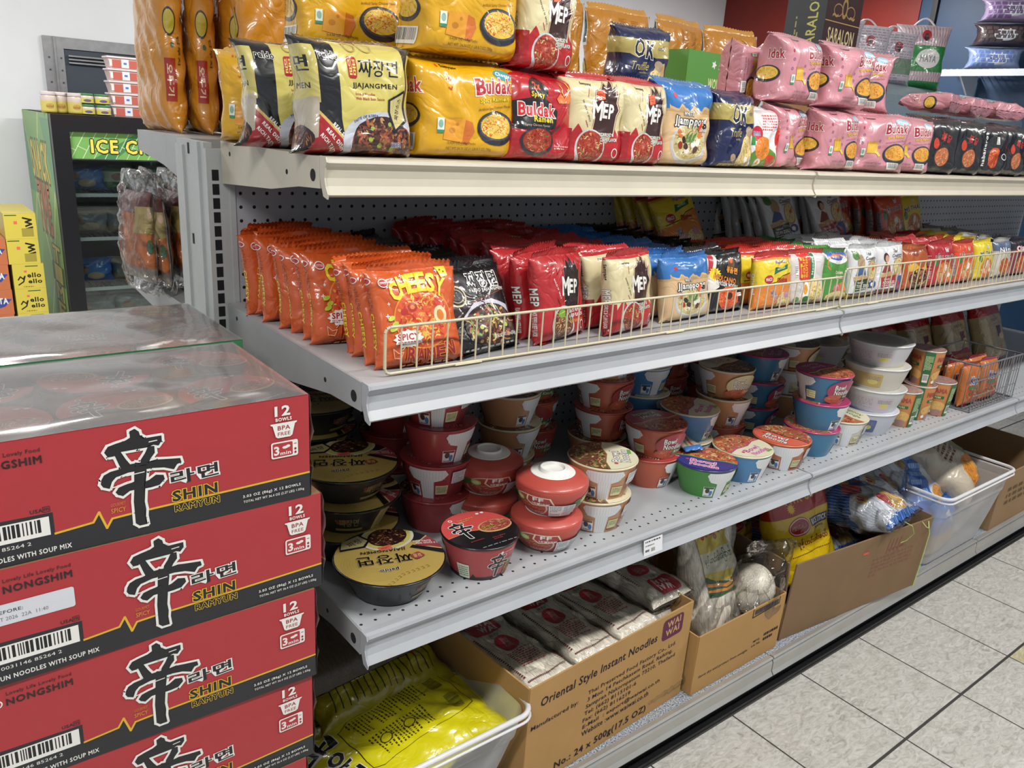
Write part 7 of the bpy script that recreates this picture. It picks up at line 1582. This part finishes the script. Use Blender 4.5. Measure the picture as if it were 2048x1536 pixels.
for x, y, z, rot, lab in ((1.690, -.285, .350, (84, 0, 6), 'silvery net bag bulging beside the rice stick pack'), (1.735, -.225, .415, (100, 0, 30), 'blue net bag sloping down to the carton front'), (1.860, -.175, .440, (99, 0, 26), 'silvery net bag on top of the heap at the right'),
    (1.865, -.215, .285, (90, 0, 6), 'silvery net bag under the top one, against the right carton wall'), (1.52, -.08, .42, (96, 0, 30), 'blue net bag at the back of the heap'), (1.50, -.12, .21, (88, 0, 10), 'net bag at the back left of the brown carton'), (1.72, -.14, .19, (88, 0, 0), 'net bag deep under the heap')):
    NB['net'].put((x, y, z), lab, gn, rot=rot)
m = MB(); m.tube([(1.868, -.590, .34), (1.872, -.600, .30), (1.866, -.600, .24), (1.862, -.598, .17), (1.852, -.597, .115)], .0016, '#b9c86a', n=5); m.tube([(1.83, -.588, .345), (1.838, -.60, .33), (1.85, -.603, .325), (1.868, -.590, .34)], .0016, '#b9c86a', n=5)
o = m.build('hanging_string', 'cup'); tag(o, 'pale green tie string hanging over the brown carton front', 'string')
# bags in the right bin
def snack(key, w, h, t, base, art, mat='pack', **kw): return pouch('snack_pouch', 'food pouch', w, h, t, base, art, None, mat=mat, seal=.015, seed=hash_(key), bot=False, n=2.8, lump=.006, **kw)
def hash_(s_): return sum(ord(c) for c in s_) % 97
bl = Art().R(-3, -1.2, 3, 1.2, '#1c62b8').P([(-.2, 1), (3, 1), (3, -1.2), (.3, -1.2)], '#ccd2da').LINES(-.75, -.7, .0, .7, 8, '#8ab4e8', 4).FOOD(.5, -.6, .3, .3, ['#c88a3c', '#a8602c', '#e0b06c'], 30, 4)
snack('blue', .22, .34, .07, '#1c62b8', bl).put((2.120, -.500, ZB + .130), 'blue and white pouch leaning in the right-hand bin', 'pouches in the right-hand bin', rot=(-46, 10, -12))
gc = Art().R(-3, -1.2, 3, 1.2, '#c4b8a2').P([(-.9, 1.1), (.9, 1.1), (.9, .5), (-.9, .7)], '#b8862c').LINES(-.7, -.3, .4, .5, 9, '#6a3a2c', 4).R(.5, -1, 1, 1, '#a89a3c').FOOD(.2, -.75, .7, .3, ['#d88a1c', '#e8a83c', '#b86a14'], 70, 4, noodle=.2, size=1.6)
snack('gold', .21, .36, .10, '#c4b8a2', gc).put((2.375, -.505, ZB + .185), 'white and gold clear-faced pouch leaning in the right-hand bin', 'pouches in the right-hand bin', rot=(-52, -14, 22), scale=1.12)
snack('bb', .2, .26, .08, '#2a6ab8', Art().R(-3, -1, 3, -.2, '#c8a05c').FOOD(0, -.5, .5, .3, ['#d8a04c', '#b8742c'], 40, 3)).put((2.20, -.50, ZB + .012), 'pouch low at the front of the right-hand bin', 'pouches in the right-hand bin', rot=(-4, 0, 6), scale=(1, .8, .7))
snack('dd', .2, .30, .09, '#c8bca8', Art().R(-3, .2, 3, .8, '#b8862c').LINES(-.7, -.6, .6, .1, 8, '#7a5a4c', 4)).put((2.34, -.36, ZB + .14), 'pale gold-banded pouch behind the leaning ones in the right-hand bin', 'pouches in the right-hand bin', rot=(-40, 0, 8))
snack('cc', .2, .30, .08, '#7a90b0', None).put((2.23, -.24, ZB + .012), 'grey-blue clear pouch at the back of the right-hand bin', 'pouches in the right-hand bin', rot=(-6, 0, 0))
# yellow bags in the left bin
yb = Art().R(-3, -1.2, 3, 1.2, '#d9cf12')
yb.P([(-.66, .84), (.50, .84), (.62, .62), (.62, -.40), (.55, -.52), (-.55, -.50), (-.66, -.34)], '#241f10').P([(-.65, .83), (.49, .83), (.61, .61), (.61, -.39), (.54, -.51), (-.54, -.49), (-.65, -.33)], '#d9cf12')
yb.LINES(-.60, -.40, -.12, .5, 22, '#4a4410', 3, .45).LINES(.0, -.36, .5, .34, 16, '#4a4410', 5, .45).E(.2, .1, .1, .07, '#4a4410').E(.2, .1, .08, .055, '#d9cf12').E(.2, -.2, .1, .07, '#4a4410').E(.2, -.2, .08, .055, '#d9cf12').BAR(.1, .55, .5, .76, 5, bg='#d9cf12').BAR(-.5, .55, -.12, .76, 6, bg='#d9cf12')
yb.T('곰', -.52, -.74, .42, .36, BLK, b=.03, ol=WHT, ow=.028).T('양', -.02, -.76, .38, .34, BLK, b=.03, ol=WHT, ow=.028).T('족', .46, -.76, .44, .38, BLK, b=.03, ol=WHT, ow=.028).RR(.76, -.92, 1.12, -.6, .04, '#e8e4dc').RR(.79, -.90, 1.09, -.62, .03, '#b8282c').T('李', .94, -.76, .22, .22, WHT, b=.03)
pY = pouch('noodle_pouch', 'noodle pouch', .30, .38, .085, '#d9cf12', yb, None, mat='pack', seal=.02, seed=41, bot=False, n=2.4, kt=3, kb=3, lump=.004, NU=52, NV=30)
gy = 'yellow pouches in the left-hand bin'
pY.put((-.065, -.435, .232), 'yellow pouch with black Korean letters lying on top in the left-hand bin', gy, rot=(-86, 0, -80), scale=(.85, 1, 1))
pY.put((.045, -.350, .225), 'yellow pouch on the right of the left-hand bin, with bar code', gy, rot=(-86, 0, -72), scale=(.6, .8, .66))
pY.put((.00, -.50, .125), 'yellow pouch underneath at the bottom of the left-hand bin', gy, rot=(-88, 0, -6))
st = Art().R(-3, -1.2, 3, 1.2, '#9c9212')
for k in range(16): st.L([(-.9 + k * .12, -.8), (-.82 + k * .12, .6)], .02, '#2a2610')
st.P([(-1, .75), (1, .55), (1, 1.1), (-1, 1.1)], '#a8161c').P([(.2, .3), (.75, .6), (.7, -.5), (.35, -.3)], '#a8161c').LINES(-.5, -.5, .1, -.3, 2, '#e8e0c0', 3)
pS = pouch('noodle_pouch', 'noodle pouch', .30, .27, .07, '#9c9212', st, None, mat='pack', seal=.015, seed=43, bot=False, n=2.6, lump=.006)
pS.put((.150, -.335, .262), 'striped yellow and red pouch, upper one at the back of the left-hand bin', 'striped pouches in the left-hand bin', rot=(-68, 0, 4))
pS.put((.060, -.345, .195), 'striped yellow and red pouch, lower one at the back of the left-hand bin', 'striped pouches in the left-hand bin', rot=(-72, 0, -2))
sb = NB['wai']
root = empty('noodle_pack'); m = MB(); S = bag_surf(.26, .24, .06, n=5, seed=5, NU=40, NV=16, lump=.002); m.surf(S, '#4a4036'); m.build('noodles', 'noodle', root); tag(root, 'pack of dark brown dry noodles lying behind the striped pouches', 'noodle pack'); root.location = (.09, -.30, .335); root.rotation_euler = (math.radians(-74), 0, math.radians(6))

# ---------------------------------------------------------------- right end of the lower shelf
ck = Art().R(-3, -1.2, 3, 1.2, '#a8946e').R(-3, .52, 3, 1.2, '#a01a20').R(-3, -1.2, 3, -.92, '#a01a20')
for k in range(5): ck.L([(-1, -.7 + k * .3), (1, -.66 + k * .3)], .015, '#8f7f62')
for k in range(4): ck.L([(-.75 + k * .5, -.9), (-.75 + k * .5, .6)], .012, '#8f7f62')
ck.R(-.1, -.2, .4, .14, '#5a2032').E(.35, -.2, .3, .1, '#d8b488').E(.1, -.62, .16, .18, '#c07a3c').LINES(-.6, .3, .4, .4, 2, '#6a5a4a', 3)
pC = pouch('cracker_bag', 'cracker bag', .20, .29, .10, '#b9a888', ck, None, mat='pack', seal=.03, sealcol='#a01a20', seed=51, bend=.03, bot=False, n=4)
gk = 'red-topped cracker bags on the lower shelf'
for i, (x, y, ln) in enumerate(((2.16, -.10, 6), (2.30, -.14, 8), (2.46, -.19, 10), (2.63, -.25, 12), (2.84, -.30, 14))):
    pC.put((x, y, ZL + .001), 'red and cream cracker bag, %s from the noodle cups' % ORD[i], gk, rot=(-ln - 8, 0, 4), scale=(.95, .8, (.60, .63, .68, .76, .84)[i]))
wb = tag(empty('wire_basket'), 'grey wire basket of noodle packs at the far end of the lower shelf', 'wire basket'); bx0, bx1, by0, by1, bz = 2.075, 2.395, -.548, -.36, ZL + .003
m = MB()
for z in (0.0, .15): m.tube([(bx0, by0, bz + z), (bx1, by0, bz + z), (bx1, by1, bz + z), (bx0, by1, bz + z)], .003, closed=False); m.tube([(bx0, by1, bz + z), (bx0, by0, bz + z)], .003)
for z in (.05, .10): m.tube([(bx0, by0, bz + z), (bx1, by0, bz + z)], .0016)
m.build('frame', 'steelwire', wb); m = MB()
for k in range(17): x = bx0 + (bx1 - bx0) * k / 16; m.tube([(x, by1, bz), (x, by0, bz), (x, by0 - .0, bz + .15)], .0015, n=4)
for k in range(9): y = by0 + (by1 - by0) * k / 8; m.tube([(bx0, y, bz + .15), (bx0, y, bz), (bx1, y, bz), (bx1, y, bz + .15)], .0015, n=4)
m.build('grid', 'steelwire', wb)
pk('kiss', .115, .125, .034, '#c8702c', Art().R(-3, -1.2, 3, 1.2, '#c8702c').FOOD(0, -.4, .9, .5, P_RAMEN + ['#e8d82c', '#c83a8a'], 90, 4, noodle=.4).T('Kiss', .1, .25, 1.1, .4, '#2a3a8a', b=.05, ol=WHT, ow=.06).R(-.6, -.2, .5, -.05, '#2f8a4c'), None, sealcol='#a82a4c', seed=61)
desc['kiss'] = 'orange pack with blue lettering'
row('kiss', 2.150, -.505, 3, .044, 0, 6, z=ZL + .006, where='in the basket, left row', group='packs in the wire basket', seed=41)
row('kiss', 2.290, -.505, 3, .044, 0, 8, z=ZL + .006, where='in the basket, right row', group='packs in the wire basket', seed=42)
pk('rsm', .105, .12, .034, '#7a1a24', Art().R(-3, -1.2, 3, 0, '#c8a088').FOOD(0, -.5, .7, .4, P_RAMEN, 60, 4), None, seed=62); desc['rsm'] = 'small dark red noodle pack'
row('rsm', 2.040, -.415, 3, .05, 10, 12, z=ZL, where='behind the noodle cups', group='small packs behind the cups', seed=43)
# ---------------------------------------------------------------- fridge and things around it
YF = 3.0; fx0, fx1, fz = .164, .86, 1.325
fr = tag(empty('display_fridge'), 'upright glass-door freezer with green ICE CREAM header', 'freezer')
sd = Art().R(0, 0, .8, fz, '#7fae5a')
for p in (((.0, 1.3), (.25, .9), (.5, 1.32)), ((.1, .0), (.5, .5), (.2, .9)), ((.8, .2), (.5, .5), (.8, 1.0)), ((.25, .9), (.6, .6)), ((.2, .9), (.0, .6))): sd.L(p, .02, '#cfd98a')
sd.P([(.0, .9), (.25, .9), (.0, 1.3)], '#5f9a6a').P([(.55, 1.3), (.8, 1.3), (.8, .9)], '#5f9a6a').P([(.3, .0), (.5, .5), (.8, .2), (.8, 0)], '#5a9a4c')
sd.T('SNACK', .42, 1.08, .5, .20, '#e8c82c', b=.08, ol='#4a5a1c', ow=.05).T('TIME', .42, .84, .36, .26, '#c86a2c', b=.08, ol='#6a3a1c', ow=.05)
for i, ch in enumerate('TIME'): sd.T(ch, .62, .62 - i * .1, .2, .09, '#e8d22c', b=.06, ol='#3a4a1c', ow=.05)
m = MB(); m.box(fx0, YF + .03, .04, fx0 + .03, YF + .83, fz); m.box(fx1 - .03, YF + .03, .04, fx1, YF + .83, fz); m.box(fx0, YF + .80, .04, fx1, YF + .83, fz); m.box(fx0, YF + .03, .04, fx1, YF + .83, .14); m.box(fx0, YF + .03, fz - .05, fx1, YF + .83, fz, '#101010')
m.build('cabinet', 'fridgeblk', fr)
m = MB(); F_ = face((fx0 - .001, YF + .83, 0), (0, -1, 0), (0, 0, 1), .8, fz); m.art(F_, sd, off=.0); m.build('side_graphic', 'sign', fr)
m = MB(); m.box(fx0 + .03, YF + .76, .14, fx1 - .03, YF + .78, fz - .05); m.build('liner', 'dim', fr)
d = MB(); t = .075
d.box(fx0, YF - .03, .10, fx0 + t, YF + .03, fz); d.box(fx1 - t, YF - .03, .10, fx1, YF + .03, fz); d.box(fx0 + t, YF - .03, fz - .075, fx1 - t, YF + .03, fz); d.box(fx0 + t, YF - .03, .10, fx1 - t, YF + .03, .17); d.build('door_frame', 'fridgeblk', fr)
d = MB(); d.box(fx0 + t, YF - .004, .17, fx1 - t, YF, fz - .20); d.build('door_glass', 'glass', fr)
hd = Art().R(0, 0, .55, .125, '#6fae4c').P([(.1, 0), (.3, .125), (.35, .125), (.2, 0)], '#3f8a4c')
for k in range(-2, 12): hd.L([(k * .05, 0), (k * .05 + .07, .125)], .003, '#cfe8b0'); hd.L([(k * .05 + .03, .06), (k * .05 + .07, .04)], .003, '#cfe8b0')
hd.T('ICE CREAM', .31, .06, .44, .068, '#ecd82c', b=.10, ol='#1c1c10', ow=.05)
d = MB(); d.box(fx0 + t, YF - .012, fz - .205, fx1 - t, YF - .002, fz - .075); d.art(face((fx0 + t, YF - .012, fz - .203), (1, 0, 0), (0, 0, 1), .55, .125), hd, off=.0006); d.build('header_sign', 'sign', fr)
for k, z in enumerate((.93, .71, .45, .25)):
    d = MB(); d.box(fx0 + .04, YF + .06, z, fx1 - .04, YF + .065, z + .018)
    for j in range(24): x = fx0 + .05 + j * .025; d.tube([(x, YF + .06, z), (x, YF + .70, z)], .002, n=4)
    d.build('shelf', 'whitewire', fr)
d = MB(); d.box(fx1 - t - .02, YF + .02, .2, fx1 - t - .012, YF + .028, fz - .22); _m, _nt, _b = mat_new('fridge_light'); _b.inputs['Emission Color'].default_value = (.75, .8, 1, 1); _b.inputs['Emission Strength'].default_value = 1.6; M['ledm'] = _m
d.build('light_strip', 'ledm', fr)
fp = {}
def frozen(key, c1, c2, w=.20, h=.13):
    S = bag_surf(w, h, .09, n=2.6, seed=hash_(key), NU=28, NV=12, lump=.006, kt=3, kb=3); root = empty('frozen_bag'); m = MB(); m.surf(S, c1); m.art(S, Art().R(-3, -.3, 3, .5, c2).E(.2, -.4, .4, .3, '#b8a088').E(-.4, .1, .3, .3, '#8a5a4a'), w / 2, 0, h / 2, h / 2); m.build('pouch', 'pack', root); return proto(root, 'frozen food bag')
for k, c1, c2 in (('aa', '#2a5aa8', '#3f78c8'), ('bb', '#8a7a68', '#5a6a7a'), ('cd', '#4a5a64', '#6a7a80'), ('de', '#3f6a4c', '#a8b0a0')): fp[k] = frozen(k, c1, c2)
lev = ((.95, ('aa', 'de', 'de')), (.73, ('bb', 'bb', 'cd')), (.47, ('aa', 'bb', 'aa')), (.27, ('cd', 'cd', 'cd')))
for a_, (z, ks) in enumerate(lev):
    for b_, k in enumerate(ks):
        fp[k].put((fx0 + .15 + b_ * .20, YF + .20, z + .002), 'frozen food bag on freezer shelf %s from the top, place %s from the left' % (ORD[a_], ORD[b_]), 'bags in the freezer', rot=(0, 0, (b_ - 1) * 8))
for i in range(3):
    for k in range(2): fp[('cd', 'bb')[k]].put((fx0 + .15 + i * .2, YF + .45, .27 + k * .1), 'frozen food bag piled at the back of the bottom freezer shelf, %s, %s layer' % (names[i], ('lower', 'upper')[k]), 'bags at the back of the freezer', rot=(0, 0, 0))
# jars and tubs on the freezer
def jar(name, cat, r, h, c1, c2, lidc, lh=.02, lr=None):
    root = empty(name); m = MB(); m.lathe([(.001, 0), (r * .9, 0), (r, .006), (r, h * .12)], c2, n=24); S = lathe_surf([(r, h * .12), (r, h * .66)], 24); m.surf(S, c1); m.art(S, Art().E(0, .5, 30, .3, c2).E(90, .5, 30, .3, c2).T('salad', 0, .5, 50, .3, '#a83a2c', b=.03)); m.lathe([(r, h * .66), (r, h * .9), (r * .85, h)], '#c9b8a8', n=24); m.build('jar', 'cup', root)
    l = MB(); l.lathe([(r * .85, h), (r * .95, h), (r * .95, h + lh), (r * .9, h + lh + .002), (.001, h + lh + .002)], lidc, n=24); l.build('lid', 'cup', root); return proto(root, cat)
j1 = jar('condiment_jar', 'jar', .048, .115, '#cdbc4c', '#b8a02c', '#d8ccc8')
for i, x in enumerate((.172, .228, .288)): j1.put((x + .012, 3.10 + .035 * (i % 2), fz + .001), 'jar with yellow label and pale lid on the freezer, %s from the left' % ORD[i], 'jars on the freezer', scale=.72)
j2 = jar('spice_tub', 'tub', .046, .052, '#d2c42c', '#2a5a8a', '#3f8a4a', .010)
for i, (x, z) in enumerate(((.352, 0), (.424, 0), (.350, .052), (.422, .052))): j2.put((x, 3.10, fz + .001 + z), 'small yellow tub with green lid on the freezer, %s layer, %s' % (('lower', 'upper')[z > 0], ('left', 'right')[i % 2]), 'green-lidded tubs', scale=.76)
root = empty('food_container'); m = MB(); m.prism([(-.07, 0), (.07, 0), (.082, .048), (-.082, .048)], -.05, .05, '#d8b8b0', axis='y'); m.art(face((-.075, -.051, .004), (1, 0, 0), (0, 0, 1), .15, .04), Art().R(.01, .0, .13, .036, '#c2503c').R(.055, 0, .09, .04, '#dfe2ea').R(.065, .015, .08, .025, '#3a6ac0').R(.0, .005, .012, .035, '#e8e4e0'), off=.001); m.build('tray', 'cup', root)
m = MB(); m.box(-.086, -.055, .048, .086, .055, .056, '#e6d4d4'); m.build('lid', 'cup', root); pt = proto(root, 'food container')
zz = fz + .001
for lay in range(6):
    for c_, x in enumerate((.548, .735)): 
        if lay > 4 and c_ == 0: continue
        pt.put((x, 3.16, zz + lay * .0575), 'white-lidded tub of pink food, %s layer from the freezer top, %s pile' % (ORD[lay], ('left', 'right')[c_]), 'tubs of pink food on the freezer')
# soda cartons left of the freezer
sy = Art().R(0, 0, .135, .122, '#dcc81c').R(.055, .108, .11, .113, '#2a6a2c').L([(.02, .045), (.03, .06), (.042, .048), (.05, .062), (.042, .035), (.02, .02)], .006, '#1c1c10').T('ello', .09, .066, .06, .024, '#1c1c10', b=.05).T('ello', .092, .036, .06, .022, '#1c1c10', b=.05).R(.048, .08, .06, .09, '#e8562c').LINES(.04, .006, .12, .014, 1, '#8a7a10')
sy2 = Art().R(0, 0, .135, .122, '#dcc81c').R(.005, .11, .055, .115, '#2a6a2c').L([(.08, .10), (.115, .09), (.09, .08), (.115, .07), (.09, .06)], .008, '#1c1c10').L([(.118, .055), (.085, .045), (.1, .03)], .008, '#1c1c10').R(.04, .07, .055, .085, '#e8562c').R(.07, .01, .12, .05, '#a8981c')
oj = Art().R(0, 0, .135, .122, '#c8641c').P([(.0, .04), (.06, .085), (.13, .075), (.10, .04), (.03, .02)], '#1c3a9a').T('FANTA', .065, .068, .10, .03, WHT, b=.06)
ps = {k: proto(carton('soda_carton', 'soda carton', .135, .40, .122, c, {'front': a, 'top': Art().R(0, 0, .135, .40, c), 'left': Art().R(.01, .01, .39, .11, c)}), 'soda carton') for k, c, a in (('y', '#cdb91c', sy), ('y2', '#cdb91c', sy2), ('o', '#b8601c', oj))}
for k in range(7):
    z = .001 + .1225 * k
    ps['y2' if k >= 5 else 'y'].put((-.070 + (.006 if k < 5 else -.004), 3.02, z), 'yellow soda carton beside the freezer, %s from the floor' % ORD[k], 'yellow soda cartons', rot=(0, 0, 0))
for k in range(6): ps['o'].put((-.215 + .003 * (k % 2), 3.02, .001 + .1225 * k), 'orange soda carton left of the yellow ones, %s from the floor' % ORD[k], 'orange soda cartons', rot=(0, 0, 0))
for p in PROTOS: p.drop()
